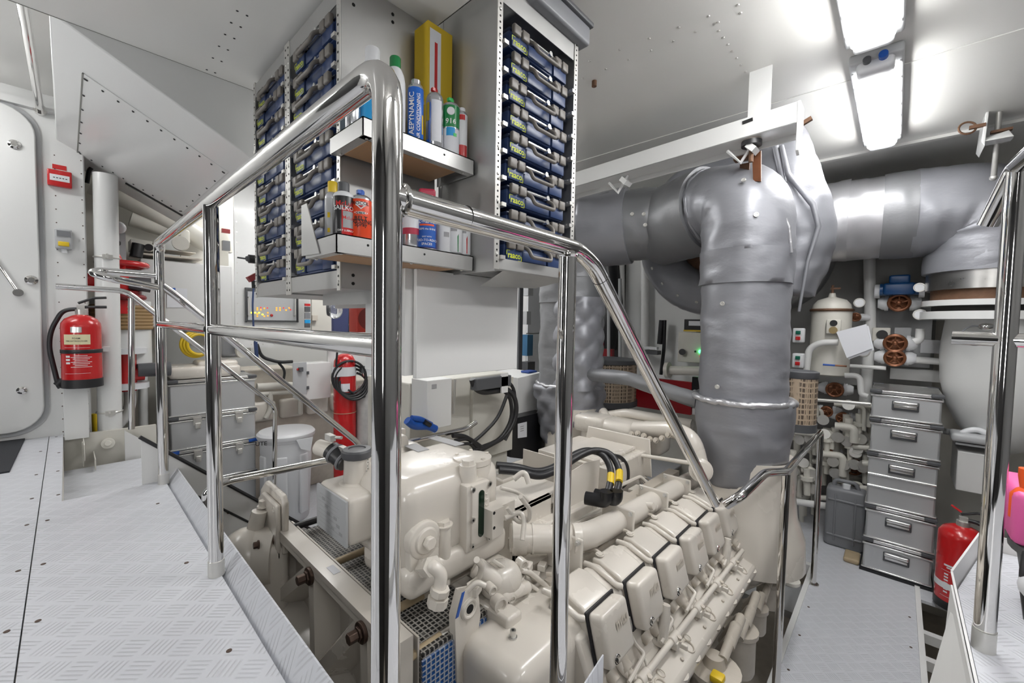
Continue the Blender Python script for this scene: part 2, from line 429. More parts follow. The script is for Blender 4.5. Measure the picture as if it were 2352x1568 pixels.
# walls
struct(MB(white).bx(-3.93, -3.90, -1.6, .095, -1.1, 2.2).build('wall_left'))
struct(MB(white).bx(-3.9, -3.895, -.04, .094, 0, 2.2).bx(-3.93, -3.9, .094, .099, -1.1, 2.2).build('trim_7'))
b = MB(bolt)
for k in range(22):
    for y in (-.03, .085): b.cyl((-3.895, y, .02+.083*k), (-3.893, y, .02+.083*k), .0035, n=8)
struct(b.build('trim_8'))
struct(MB(white).bx(-3.895, -3.80, -.025, .085, -.02, .33).build('trim_9', bevel=.003))
struct(MB(white).bx(-5.34, -5.3, -1.6, 5.6, -2, 2.2).build('wall_port'))
struct(MB(mat('charcoal_wall', (.035, .035, .036), .5)).bx(-5.3, 1.7, -1.64, -1.6, -2, 2.2).build('wall_back'))  # unseen wall, coloured dark so the chrome mirrors dark bands
struct(MB(mat('mid_grey_wall', (.12, .12, .12), .5)).bx(1.7, 1.74, -1.6, 5.6, -2, 2.2).build('wall_right'))  # out of view, greyed to deepen the reflections in the chrome
struct(MB(offw).bx(-5.3, 1.7, 5.6, 5.64, -2, 2.2).build('wall_front'))
# ceilings
ZC = 2.12
struct(MB(ceilm).bx(-5.3, 1.7, -1.6, 5.6, ZC, ZC+.05).build('ceiling'))
struct(MB(ceilm).bx(-2.29, .15, -1.6, .95, 1.85, 1.853).bx(-2.29, .15, .947, .95, 1.85, ZC).bx(-2.293, -2.29, -1.6, .95, 1.85, ZC).bx(.147, .15, -1.6, .95, 1.85, ZC).build('ceiling.001'))
sl = lambda y: 1.862-.52*(y+.02)
onslope_ = lambda x, y: V((x, y, sl(y)))
b = MB(white).prism([(-2.29, -.02, sl(-.02)), (-2.29, .66, sl(.66)), (-2.29, .66, ZC), (-2.29, -.02, ZC)], (-2.0, 0, 0))
struct(b.build('ceiling.002', bevel=.006))
b = MB(mat('grey_sealant', (.25, .25, .23), .7)).bx(-2.292, -2.2885, -1.6, .66, 1.8485, 1.852); b.prism([onslope_(-2.62, .07), onslope_(-3.92, .07), onslope_(-3.92, .075), onslope_(-2.62, .075)], (0, -.003, -.005))
struct(b.build('trim_17'))
# access panel, vent slot and screws on the sloping soffit
b = MB(white)
def onslope(x, y, lift=0):
    n = V((0, -.52, -1)).normalized(); return V((x, y, sl(y)))+n*lift
def sheet(b, x0, x1, y0, y1, t=.004): b.prism([onslope(x0, y0, 0), onslope(x1, y0, 0), onslope(x1, y1, 0), onslope(x0, y1, 0)], V((0, -.52, -1)).normalized()*t)
sheet(b, -2.62, -3.92, .07, .60)
b.use(black)
for k in range(11):
    for x in (-2.66, -3.88):
        if k % 2 == 0 or x < -3: pass
        b.ball(onslope(x-.12*0, .085+.05*k, .004), .006, n=8)
for k in range(7):
    for y in (.08, .59): b.ball(onslope(-2.66-.2*k, y, .004), .006, n=8)
b.use(darkv); sheet(b, -3.96, -4.0, .30, .62, .002)
b.use(alubright); sheet(b, -4.0, -4.02, .30, .62, .006)
struct(b.build('trim_10', bevel=.0015))
# side cheek between soffit and slope, deck-head seams and screws of the main ceiling
b = MB(ceilm); b.use(bolt)
for px in ((1085, 0),): pass
b.use(zinc)
for i in range(8):
    for (x0, y0, x1, y1) in ((1340, 180, 1700, 30), (1640, 55, 1712, 165), (1355, 140, 1830, -40)):
        p = PZ(x0+(x1-x0)*i/7, y0+(y1-y0)*i/7, ZC)
        if p.y > 0: b.ball((p.x, p.y, ZC), .008, (1, 1, .5), n=8)
b.use(ceilm); b.bx(-3.5, 1.7, 4.15, 4.19, ZC-.02, ZC).bx(-3.5, 1.7, 2.93, 2.95, ZC-.004, ZC)
struct(b.build('trim_11'))
b = MB(rustm); p = PZ(1365, 186, ZC); b.cyl(p, p-V((0, 0, .03)), .014, n=10)
tag(b.build('ceiling_stud'), 'small rusty stud sticking down from the white ceiling', 'stud')
# screws of the low soffit
b = MB(black)
for i in range(6):
    for dx in (0, .03):
        p = PZ(545-14*i, 25+27*i, 1.85); b.ball((p.x-dx*0, p.y+dx, 1.85), .005, (1, 1, .4), n=6)
struct(b.build('trim_12'))
# overhead chrome grab rail on the left
p1 = PX(92, 250, -3.86); p0 = PZ(40, -60, p1.z)
b = MB(chrome).tube([p0, p1], .019).cyl(p1, p1+V((-.04, 0, 0)), .03)
tag(b.build('overhead_rail'), 'chrome grab rail running under the white ceiling towards the door', 'rail')
b = MB(white).bx(-3.9, -3.86, -1.0, .09, 2.01, 2.05)
struct(b.build('trim_13'))

# ------------------------------------------------------------------ door
d = struct(bpy.data.objects.new('door_1', None)); COL.objects.link(d); ORG[d.name] = V((0, 0, 0))
def rrect(y0, y1, z0, z1, r, x, k=7):
    pts = []
    for (cy, cz, a0) in ((y1-r, z1-r, 0), (y0+r, z1-r, 90), (y0+r, z0+r, 180), (y1-r, z0+r, 270)):
        for i in range(k+1):
            a = math.radians(a0+90*i/k); pts.append((x, cy+r*math.cos(a), cz+r*math.sin(a)))
    return pts
b = MB(lgrey).prism(rrect(-1.0, -.085, .03, 2.02, .16, -3.90), (.012, 0, 0)); struct(b.build('door_frame', d))
b = MB(white).prism(rrect(-.98, -.105, .055, 1.995, .15, -3.888), (.03, 0, 0)); leaf = struct(b.build('door_leaf', d, bevel=.006))
b = MB(chrome)
for (x, y, r) in ((33, 332, .026), (72, 643, .028), (50, 896, .022)):
    p = PX(x, y, -3.858); b.p().lathe([(0, .018), (r*.5, .018), (r*.6, .012), (r, .008), (r, 0)], p, (1, 0, 0), 24)
for o in b.build_each('latch_rosette', d): struct(o)
p, q = PX(-15, 590, -3.84), PX(42, 672, -3.84)
b = MB(chrome).tube([p, q], .008).cyl(q-V((.02, 0, 0)), q+V((.01, 0, 0)), .022); struct(b.build('door_handle', leaf))
tag(MB(mattm).prism([(-3.9, -.62, 0), (-3.9, -.19, 0), (-3.13, -.205, 0), (-3.13, -.62, 0)], (0, 0, .008)).build('door_mat'), 'charcoal mat lying on the white plates before the door', 'mat')

# ------------------------------------------------------------------ light fittings
def light_fitting(name, x, y0, y1, z, label, lens=None):
    t = thing(name, label, 'light', (x, (y0+y1)/2, z+.06), 'ceiling light fittings')
    w, h = .155, .10
    b = MB(lgrey).rbox((x, (y0+y1)/2, z+.075), (w+.05, y1-y0, .05), .012)
    hs = b.build('housing', t)
    b = MB(lgrey)
    for s in (-1, 1):
        for k in range(7): b.p().bx(x+s*(w/2+.012)-.003, x+s*(w/2+.012)+.003, y0+.1+(y1-y0-.2)*k/6-.012, y0+.1+(y1-y0-.2)*k/6+.012, z+.045, z+.08)
    b.build_each('clip', hs)
    b = MB(lens or lampb).rbox((x, (y0+y1)/2+.02, z+.028), (w, y1-y0-.16, .056), .024)
    b.build('diffuser', t)
    b = MB(sheld).p().rbox((x, y0+.055, z+.035), (w*.92, .10, .06), .02).p().rbox((x, y1-.03, z+.035), (w*.92, .05, .06), .02)
    b.build_each('end_cap', t)
    b = MB(dgrey).p().cyl((x-.03, y0+.004, z+.05), (x-.03, y0-.02, z+.05), .016)
    b.use(blue).p().cyl((x+.03, y0+.004, z+.05), (x+.03, y0-.025, z+.05), .018); b.build_each('cable_gland', t)
    return t
light_fitting('strip_light', -.135, 2.68, 3.93, 2.02, 'lit strip light on the white ceiling, whole in view, blue gland at its end', lampm)
light_fitting('strip_light', -.135, 1.28, 2.52, 2.02, 'lit strip light on the ceiling, cut off by the upper edge of the photo', lampm)
# landing fitting read off the door gloss; the rest are added, unseen fill lights
light_fitting('strip_light', -3.4, -1.4, -.35, 2.02, 'strip light over the landing close to the door')
light_fitting('strip_light', -4.75, .9, 2.1, 2.02, 'added unseen strip light over the left-hand stair foot')
light_fitting('strip_light', -4.75, 2.9, 4.1, 2.02, 'added unseen strip light over the far port side')
light_fitting('strip_light', -3.3, 1.0, 2.2, 2.02, 'added strip light hidden behind the sloping soffit over the stair')  # added to brighten the aluminium boxes at the stair foot
light_fitting('strip_light', 1.0, .9, 2.1, 2.02, 'added unseen strip light over the right-hand landing')
light_fitting('strip_light', 1.0, -.9, .3, 2.02, 'added unseen strip light behind the camera on the right')
light_fitting('strip_light', -2.9, 1.5, 2.7, 2.02, 'added strip light hidden behind the parts racks')

def wall_fill_light(x, z0, z1, label):  # unseen lamps added as frontal fill for the soffit and engine
    t = thing('strip_light', label, 'light', (x, -1.56, z0), 'ceiling light fittings')
    MB(lgrey).rbox((x, -1.57, (z0+z1)/2), (.19, .05, z1-z0), .012).build('housing', t)
    MB(lampb).rbox((x, -1.535, (z0+z1)/2), (.145, .05, z1-z0-.12), .022).build('diffuser', t)
wall_fill_light(-1.9, .35, 1.45, 'added upright fill light on the bulkhead behind the camera')
wall_fill_light(.6, .35, 1.45, 'added upright fill light on the bulkhead behind the camera at the other end')
w = bpy.data.worlds.new('world'); SC.world = w; w.use_nodes = True
w.node_tree.nodes['Background'].inputs[0].default_value = (.5, .5, .5, 1); w.node_tree.nodes['Background'].inputs[1].default_value = .05
SC.view_settings.view_transform = 'Standard'; SC.view_settings.look = 'None'; SC.view_settings.gamma = 1; SC.view_settings.use_curve_mapping = False
SC.view_settings.exposure = 0.35
SC.cycles.max_bounces = 7; SC.cycles.diffuse_bounces = 3; SC.cycles.glossy_bounces = 4; SC.cycles.adaptive_threshold = .03; SC.cycles.use_denoising = True
SC.cycles.sample_clamp_indirect = 6; SC.cycles.blur_glossy = .5
# ------------------------------------------------------------------ polished guard rail round the upper deck
R_ = .0195
YR, XM = .29, -.497
rail = thing('guard_rail', 'polished steel guard rail with tall posts along the edge of the upper deck', 'railing', (XM, YR, 0))
MB(chrome).tube([(-2.452, YR, .45), (-2.452, YR, 1.1), (XM, YR, 1.1), (XM, YR, .4)], R_, 24, bend=.055).build('top_rail', rail)
for x, z0, z1 in ((-2.452, 0, .6), (-1.463, 0, 1.09), (XM, -.55, .6)):
    b = MB(chrome).cyl((x, YR, z0), (x, YR, z1), R_, n=28)
    if z0 == 0:
        b.use(zinc).cyl((x, YR, 0), (x, YR, .045), R_+.0015, n=28).torus((x, YR, .046), (0, 0, 1), R_, .0015, 28, 6)
    b.build('post', rail)
MB(chrome).cyl((-2.44, YR, .735), (XM, YR, .735), .0165, n=24).torus((-1.463, YR, .735), (1, 0, 0), .0185, .004).build('mid_rail', rail)
b = MB(chrome).tube([(XM, YR, .932), (XM-.004, .735, .925), (XM-.003, .80, .90), (XM-.003, 1.735, .07)], .0185, 24, bend=.03)
b.torus((XM, YR+.022, .932), (0, 1, 0), .019, .004)
b.use(darkv).torus((XM-.001, .425, .931), (0, 1, 0), .0183, .0008, 24, 6).torus((XM-.003, .83, .873), (0, .745, -.66), .0183, .0008, 24, 6)
b.build('stair_rail', rail)
b = MB(chrome).cyl((XM-.002, .70, -1.0), (XM-.002, .70, .915), .0185, n=24).torus((XM-.002, .70, .908), (0, 0, 1), .018, .004); b.build('post', rail)
# looped tail of the left end post
a = PX(362, 622, -2.452); l1, l2 = PZ(228, 612, .955), PZ(232, 628, .925)
l1 = V((-2.47, .085, .958)); l2 = V((-2.40, .09, .93))
b = MB(chrome).tube([(-2.452, YR-.01, .955), (-2.47, .10, .958), (-2.42, .07, .945), (-2.39, .12, .925), (-2.44, YR-.01, .90)], .0155, 18, bend=.04); b.build('rail_loop', rail)
b = MB(chrome).tube([(-2.452, YR, .915), (-2.452, .34, .875), (-2.452, 1.25, -.02), (-2.452, 1.25, -.9)], .0165, 18, bend=.06); b.build('stair_rail', rail)

rl2 = thing('stair_handrail', 'slim polished handrail on the far side of the left stair', 'handrail', (-3.3, .25, -.2))
MB(chrome).tube([PX(128, 657, -3.3), PX(290, 668, -3.3), PX(632, 933, -3.3), PX(630, 1160, -3.3)], .0155, 18, bend=.05).build('rail_tube', rl2)
MB(chrome).cyl(PX(302, 685, -3.3), PX(302, 985, -3.3), .0155, n=18).build('post', rl2)

b = MB(chrome).tube([(-1.98, .43, -.3), PX(470, 1130, -1.98), PX(515, 1105, -1.98), PX(715, 1065, -1.98), PX(1070, 985, -1.98), PX(1085, 978, -1.98)+V((0, .03, .02))], .0165, 18, bend=.06)
low = thing('low_handrail', 'low polished rail running behind the expansion tank', 'handrail', (-1.98, .45, -1.1))
b.build('rail_tube', low)
MB(chrome).cyl((-1.98, .43, -1.1), (-1.98, .43, -.28), .0165, n=18).build('post', low)

# starboard rail of the lower walkway
rr = thing('walkway_rail', 'slim polished rail along the engine side of the lower walkway', 'railing', (-.37, 3.7, ZL))
P = [PX(1640, 1150, -.50), PX(1700, 1140, -.42), PX(1757, 1086, -.40), PX(1806, 1083, -.37), PX(1886, 985, -.37)]
P[-1].z = .03; P[0] = V((-.44, 1.78, .04)); P.append(P[-1]+V((0, 0, -.2)))
MB(chrome).tube([V((-.47, 1.775, .06))]+P[1:], .0185, 18, bend=.045).build('top_rail', rr)
for q in (P[3], P[4]):
    MB(chrome).cyl((q.x, q.y, ZL), (q.x, q.y, q.z-.01), .0185, n=18).cyl((q.x, q.y, ZL), (q.x, q.y, ZL+.008), .035, n=18).build('post', rr)

# rail at the right edge of the picture
pr = PZ(2258, 1490, 0)
r3 = thing('landing_rail', 'thick polished rail post standing on the right-hand landing', 'railing', (pr.x, pr.y, 0))
b = MB(chrome).cyl((pr.x, pr.y, .0), (pr.x, pr.y, 1.14), .0195, n=28); b.use(zinc).cyl((pr.x, pr.y, 0), (pr.x, pr.y, .05), .021, n=28).torus((pr.x, pr.y, .052), (0, 0, 1), .0195, .0014); b.build('post', r3)
q = PX(2290, 470, pr.x-.05)
MB(chrome).tube([(pr.x-.035, pr.y+.05, 1.03), (pr.x, pr.y, 1.15), (pr.x+.03, pr.y-.35, 1.15)], .0195, 24, bend=.02).build('top_rail', r3)
MB(chrome).tube([(pr.x-.085, pr.y+.01, .752), (pr.x, pr.y, .75), (pr.x+.4, pr.y, .74)], .0165, 20, bend=.01).build('mid_rail', r3)
# ------------------------------------------------------------------ parts racks with assortment cases
def holes(b, x, y, z0, z1, n, ax, r=.0042):
    b.use(hole)
    for k in range(n):
        p = V((x, y, z0+(z1-z0)*k/(n-1))); b.cyl(p, p+V(ax)*.0006, r, n=8)
rk = thing('case_rack', 'aluminium rack of two bays of navy cases, with the perforated front on the walkway side', 'rack', (-1.74, .78, .87))
Y0, Y1 = .60, .96
zb, zt = .872, 1.83
b = MB(alu).bx(-1.311, -1.309, Y0+.002, Y1, zb, 1.848); b.bx(-1.31, -1.306, Y1-.02, Y1, zb, 1.848)
b.use(hole)
for (px, py) in ((812, 11), (902, 33), (902, 51), (986, 85), (986, 101), (983, 113), (813, 592), (811, 632), (811, 651), (987, 650), (987, 664)):
    q = PX(px, py, -1.309); b.cyl(q, q+V((.0012, 0, 0)), .0055, n=10)
b.build('side_panel', rk)
b = MB(alu).p().bx(-2.17, -2.168, Y0, Y1, zb, 1.83); b.build('side_panel', rk)
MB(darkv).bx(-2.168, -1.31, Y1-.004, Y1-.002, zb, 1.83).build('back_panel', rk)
MB(alu).bx(-1.757, -1.753, Y0+.01, Y1, zb, 1.83).build('divider', rk)
b = MB(alu)
b.p().bx(-2.155, -1.775, Y0-.001, Y0+.002, zb-.003, zb+.055).bx(-2.155, -1.775, Y0, Y1, zb-.004, zb).bx(-2.155, -1.775, Y1-.003, Y1, zb-.045, zb)
b.p().bx(-1.735, -1.325, Y0-.001, Y0+.002, zb+.002, zb+.057).bx(-1.735, -1.325, Y0, Y1, zb, zb+.004)
b.p().bx(-1.735, -1.325, Y0+.12, Y0+.123, zb-.045, zb)
b.build_each('bottom_tray', rk)
b = MB(alu).p().bx(-2.155, -1.775, Y0-.001, Y0+.002, 1.757, 1.815).p().bx(-1.735, -1.325, Y0-.001, Y0+.002, 1.76, 1.82); b.build_each('top_strip', rk)
for x0, x1, xs in ((-2.172, -2.150, (-2.161,)), (-1.783, -1.731, (-1.770, -1.744)), (-1.329, -1.306, (-1.318,))):
    b = MB(zinc).bx(x0, x1, Y0-.004, Y0, zb-.008, 1.822)
    for x in xs: holes(b, x, Y0-.004, zb+.01, 1.80, 34, (0, -1, 0))
    b.use(zinc)
    for x in xs:
        for k in range(10): b.ball((x, Y0-.004, zb+.02+.0945*k), .0055, (1, .7, 1), n=8)
    b.build('upright', rk)
b = MB(zinc)
for k in range(10):
    for x in (-2.145, -1.795): b.p().bx(x-.006, x+.018, Y0+.002, Y0+.30, .928+.0835*k, .932+.0835*k).bx(x-.006, x+.018, Y0-.012, Y0+.01, .922+.0835*k, .934+.0835*k)
for k in range(9):
    for x in (-1.725, -1.345): b.p().bx(x-.006, x+.018, Y0+.002, Y0+.30, .940+.0905*k, .944+.0905*k).bx(x-.006, x+.018, Y0-.012, Y0+.01, .934+.0905*k, .946+.0905*k)
b.build_each('runner', rk)

def make_case(label, H=.073, W=.322, D=.27):
    """front looks along -y, origin at the middle of the bottom front edge"""
    t = thing('parts_case', label, 'case', (0, 0, 0), 'navy assortment cases in the racks')
    b = MB(navy).rbox((0, D/2, H*.42), (W, D, H*.80), .006, 2)
    b.rbox((-W*.36, -.004, H*.40), (W*.25, .012, H*.66), .004, 2).rbox((W*.36, -.004, H*.40), (W*.25, .012, H*.66), .004, 2).rbox((0, -.001, H*.36), (W*.44, .010, H*.52), .004, 2)
    bd_ = b.build('body', t)
    b = MB(navyd).rbox((0, D/2, H*.90), (W*.985, D*.99, H*.24), .006, 2); b.build('lid', t)
    b = MB(handm)
    for s in (-1, 1):
        b.p().rbox((s*W*.36-.022, -.012, H*.82), (.036, .016, .034), .004, 2).rbox((s*W*.36+.022, -.012, H*.82), (.036, .016, .034), .004, 2).rbox((s*W*.36, -.008, H*.95), (.07, .014, .010), .003, 1)
    b.build_each('latch', t, ang=50)
    b = MB(handm).tube([(-.062, -.004, H*.86), (-.062, -.032, H*.62), (-.058, -.040, H*.30), (.058, -.040, H*.30), (.062, -.032, H*.62), (.062, -.004, H*.86)], .0072, 10, bend=.02)
    b.use(alubright).rbox((0, -.008, H*.93), (.135, .012, .010), .003, 1).cyl((.045, -.02, H*.93), (.045, 0, H*.93), .009, n=10)
    b.build('handle', t)
    b = MB(limem).text('raaco', (-W*.37, -.0102, H*.30), (1, 0, 0), (0, 0, 1), .030, lift=.0005, thick=.02)
    x0 = -W*.37; zc = H*.30
    b.bx(x0-.040, x0-.037, -.0106, -.0102, zc, zc+.017).bx(x0-.040, x0-.022, -.0106, -.0102, zc+.015, zc+.017).bx(x0+.037, x0+.040, -.0106, -.0102, zc-.017, zc).bx(x0+.020, x0+.040, -.0106, -.0102, zc-.017, zc-.015)
    b.build('logo', bd_)
    return t
proto = make_case('navy case in the outer bay of the two-bay rack, topmost of its column')
for k in range(10):
    r = 9-k
    lab = 'navy case in the outer bay of the two-bay rack, %s from the bottom' % NTH[r] if r < 9 else proto['label']
    o = proto if k == 0 else copy_thing(proto, (0, 0, 0), label=lab)
    o.location = (-1.956+.004*((k*7) % 3-1), Y0+.012-.004*((k*5) % 3), .934+.0835*r); o.rotation_euler = (0, 0, 0)
for r in range(8):
    o = copy_thing(proto, (-1.522+.004*((r*5) % 3-1), Y0+.010-.003*((r*7) % 3), .946+.0905*(r+1)+.0), label='navy case in the inner bay next to the sheet side panel, %s above the deep case' % NTH[r])
    o['label'] = 'navy case in the inner bay of the two-bay rack, %s above the deep case' % NTH[r]
tall = make_case('deep navy case at the bottom of the inner bay, partly behind the lower can shelf', H=.098)
tall.location = (-1.522, Y0+.008, .932)

rk2 = thing('case_rack', 'tall aluminium rack with one column of navy cases beside the can shelves', 'rack', (-1.16, 1.2, .95))
XF, XB, ya, yb, zz, ztt = -1.0, -1.31, .985, 1.43, .955, 1.90
MB(alu).bx(XB, XF, ya-.002, ya, zz, ztt).bx(XB, XB+.02, ya-.004, ya-.002, 1.0, ztt).build('side_panel', rk2)
MB(alu).bx(XB, XF, yb, yb+.002, zz, ztt).build('side_panel', rk2)
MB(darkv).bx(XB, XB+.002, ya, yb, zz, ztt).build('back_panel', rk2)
MB(alu).bx(XF-.002, XF+.001, ya+.008, yb-.02, 1.826, 1.895).build('top_strip', rk2)
b = MB(alu).bx(XF-.002, XF+.001, ya-.008, yb+.01, zz-.003, zz+.034).bx(XB, XF, ya, yb, zz-.004, zz).bx(XB, XB+.003, ya, yb, zz-.09, zz)
b.bx(XB-.02, XF, ya-.003, ya, zz-.012, zz+.09); b.use(alu).prism([(XF-.02, ya+.06, zz-.004), (XF-.02, yb, zz-.004), (XF-.2, yb, zz-.03), (XF-.16, ya+.08, zz-.05)], (0, .003, 0))
b.build('bottom_tray', rk2)
for y0, y1, yc in ((ya-.008, ya+.016, ya+.004), (yb-.018, yb+.006, yb-.006)):
    b = MB(zinc).bx(XF, XF+.004, y0, y1, zz-.005, ztt)
    holes(b, XF+.004, yc, zz+.02, ztt-.01, 48, (1, 0, 0), .0036); b.use(zinc)
    for k in range(10): b.ball((XF+.004, yc, zz+.045+.0885*k), .0055, (.7, 1, 1), n=8)
    b.build('upright', rk2)
b = MB(zinc)
for k in range(9):
    for y in (ya+.022, yb-.034): b.p().bx(XF-.3, XF-.002, y-.006, y+.018, .992+.0885*k, .996+.0885*k).bx(XF-.02, XF+.012, y-.004, y+.016, .985+.0885*k, .998+.0885*k)
b.build_each('runner', rk2)
for r in range(9):
    o = copy_thing(proto, (XF-.012+.003*((r*7) % 3-1), 1.207+.003*((r*5) % 3-1), .998+.0885*r if r else .985), PI/2,
                   label='navy case in the tall single-column rack, %s' % ('topmost' if r == 8 else '%s from the bottom' % NTH[r]))
    o['group'] = 'navy assortment cases in the racks'
# grey lidded box lying on the single rack
bx_ = thing('lidded_box', 'dark grey lidded plastic box lying on top of the tall single-column rack', 'box', (-1.08, 1.25, ztt))
q = PX(1245, 32, -.955); q2 = PX(1336, 112, -.955)
zb1 = ztt
MB(mgrey).rbox((-1.09, 1.30, zb1+.03), (.26, .34, .075), .012).build('body', bx_)
MB(dgrey).rbox((-1.09, 1.30, zb1+.075), (.28, .36, .02), .006).build('lid', bx_)

# ------------------------------------------------------------------ can shelves
def shelf(name, label, y0, y1, zl, flange=False):
    t = thing(name, label, 'shelf', (-1.2, (y0+y1)/2, zl-.05), 'can shelves on the rack side panel')
    h = .05; xf, xb = -1.10, -1.308
    b = MB(alu).bx(xb, xf, y0, y1, zl-.003, zl).bx(xf-.003, xf, y0, y1, zl-h, zl).bx(xb, xf, y0, y0+.003, zl-h, zl).bx(xb, xf, y1-.003, y1, zl-h, zl)
    if flange: b.prism([(xb-.02, y0-.004, zl-.04), (xf-.1, y0-.004, zl-.045), (xb+.02, y0-.004, zl+.11), (xb-.02, y0-.004, zl+.11)], (0, .003, 0))
    b.build('tray', t)
    b = MB(woodm).bx(xb+.03, xf-.03, y0+.03, y1-.06, zl-h, zl-h+.012); b.build('underlay', t)
    b = MB(zinc)
    for (x, y) in ((xf-.015, y0+.02), (xb+.03, y0+.02), (xf-.015, y1-.04), (xf-.015, (y0+y1)/2)): b.ball((x, y, zl-h-.002), .005, (1, 1, .5), n=8)
    b.bx(xb+.002, xf-.003, y0+.003, y0+.03, zl-h+.001, zl-h+.003).bx(xf-.03, xf-.003, y0+.003, y1-.003, zl-h+.001, zl-h+.003)
    b.use(hole)
    for y in (y0+.09, y0+.28): b.cyl((xf, y, zl-.02), (xf+.0008, y, zl-.02), .0035, n=8)
    b.build('screw', t)
    return t
shelf('can_shelf', 'lower folded aluminium tray of cans fixed to the rack side panel', .492, .976, 1.0, True)
shelf('can_shelf', 'upper folded aluminium tray of cans with plywood underside', .566, .975, 1.330)

def faces(p):
    z = V((CAM.x-p.x, CAM.y-p.y, 0)).normalized(); y = V((0, 0, 1)); return y.cross(z), y, z
def can(name, label, cat, px, ptop, X, zs, wpx, body, shoulder, cap, capw=.62, caph=.16, sh=.12, deco=None, group=None, kind='aerosol'):
    p = PX(px, ptop, X); dp = depth(p); r = wpx*dp/951/2; top = p.z; base = V((p.x, p.y, zs)); H = top-zs
    t = thing(name, label, cat, base, group)
    hb = H*(1-caph-sh)
    b = MB(body).lathe([(0, 0), (r*.93, 0), (r, .003), (r, hb-.002), (r*.97, hb)], base, n=32)
    b.use(silver).torus(base+V((0, 0, .003)), (0, 0, 1), r*.985, .0015, 32, 6)
    b.build('body', t)
    b = MB(shoulder).lathe([(r*.99, hb-.001), (r*.97, hb+H*sh*.25), (r*.85, hb+H*sh*.62), (r*.62, hb+H*sh*.92), (r*.5, hb+H*sh)], base, n=32); b.build('shoulder', t)
    b = MB(cap)
    if kind == 'aerosol': b.lathe([(r*capw, hb+H*sh*.62), (r*capw, hb+H*(sh+caph)*.96), (r*capw*.9, H), (0, H)], base, n=28)
    elif kind == 'spray':
        b.lathe([(r*.34, hb+H*sh*.9), (r*.34, H*.975), (r*.24, H), (0, H)], base, n=20); x, y, z = faces(base); b.box(base+V((0, 0, H-.008))+z*r*.3-x*r*.2, (.012, .010, .010))
    b.build('cap', t)
    if deco: deco(t, base, r, hb)
    return t, base, r, hb
A = 'cans on the lower shelf'
def txt(t, name, m, s, base, r, z, size, off=0., sx=1.0):
    x, y, zz = faces(base)
    if off:
        a = off/r; zz2 = zz*math.cos(a)+x*math.sin(a); x = y.cross(zz2)
    return MB(m).text(s, base+V((0, 0, z)), x, y, size, cyl=r, lift=.0009, sx=sx).build(name, t)
def lab(t, m, base, r, z, w, h, off=0., lift=.0004, name='label'):
    x, y, zz = faces(base)
    return MB(m).patch(base+V((0, 0, z)), x, y, w, h, r, lift, 12, off).build(name, t)
def vtxt(t, m, s, base, r, z, size, ang):
    x, y, zz = faces(base); n = zz*math.cos(ang)+x*math.sin(ang); tx = y.cross(n)
    return MB(m).text(s, base+n*(r+.0006)+V((0, 0, z)), V((0, 0, 1)), -tx, size, lift=.0012).build('lettering', t)
zl = 1.001
can('spray_can', 'grey can with yellow cap at the end of the lower shelf behind the black can', 'can', 764, 418, -1.25, zl, 34, lgrey, silver, yellow, .62, .17, deco=lambda t, b, r, h: (lab(t, black, b, r, h*.55, r*.8, h*.8, r*.5), lab(t, yellow, b, r, h*.6, r*.35, h*.12, -r*.5, .0008), lab(t, yellow, b, r, h*.25, r*.35, h*.1, -r*.5, .0008)), group=A)
def d1(t, b, r, h):
    lab(t, red, b, r, h*.36, r*1.25, h*.70, r*.45); lab(t, greyink, b, r, h*.43, r*1.1, h*.40, r*.5, .0008)
    txt(t, 'lettering', letterr, 'McLube', b, r, h*.80, .020, r*.35); txt(t, 'lettering', letterw, 'SAILKOTE', b, r, h*.70, .0175, r*.35)
    txt(t, 'lettering', letterr, 'McLube', b, r, h*.47, .013, r*.62); txt(t, 'lettering', letterw, 'DRY LUBRICANT', b, r, h*.16, .0075, r*.45)
can('spray_can', 'black spray can with black cap and red white panel on the lower shelf', 'can', 789, 420, -1.17, zl, 46, blackp, sheld, dgrey, .55, .165, .10, d1, A)
def d2(t, b, r, h):
    x, y, z = faces(b)
    lab(t, letterw, b, r, h*.855, r*.95, h*.115); txt(t, 'lettering', letterk, 'ROCOL', b, r, h*.865, .0135)
    MB(letterw).prism([b+V((0, 0, h*.80))+z*(r+.0006)-x*r*.46, b+V((0, 0, h*.80))+z*(r+.0006)+x*r*.46, b+V((0, 0, h*.70))+z*(r+.0006)], z*.0005).build('label', t)
    MB(letterr).prism([b+V((0, 0, h*.80))+z*(r+.0012)-x*r*.26, b+V((0, 0, h*.80))+z*(r+.0012)+x*r*.26, b+V((0, 0, h*.735))+z*(r+.0012)], z*.0004).build('label', t)
    lab(t, letterk, b, r, h*.62, r*.75, h*.06); txt(t, 'lettering', letterw, '+DETEX+', b, r, h*.62, .0095)
    for i, (s, k) in enumerate((('BELT', .017), ('DRESSING', .0165), ('Spray', .0155))): txt(t, 'lettering', letterk, s, b, r, h*(.49-.07*i), k)
    for i in range(5): txt(t, 'lettering', letterk, '~ ~ ~ ~ ~ ~ ~' if False else 'lubricates drive belts', b, r, h*(.24-.035*i), .0045)
    txt(t, 'lettering', letterk, 'BELT', b, r, h*.05, .009)
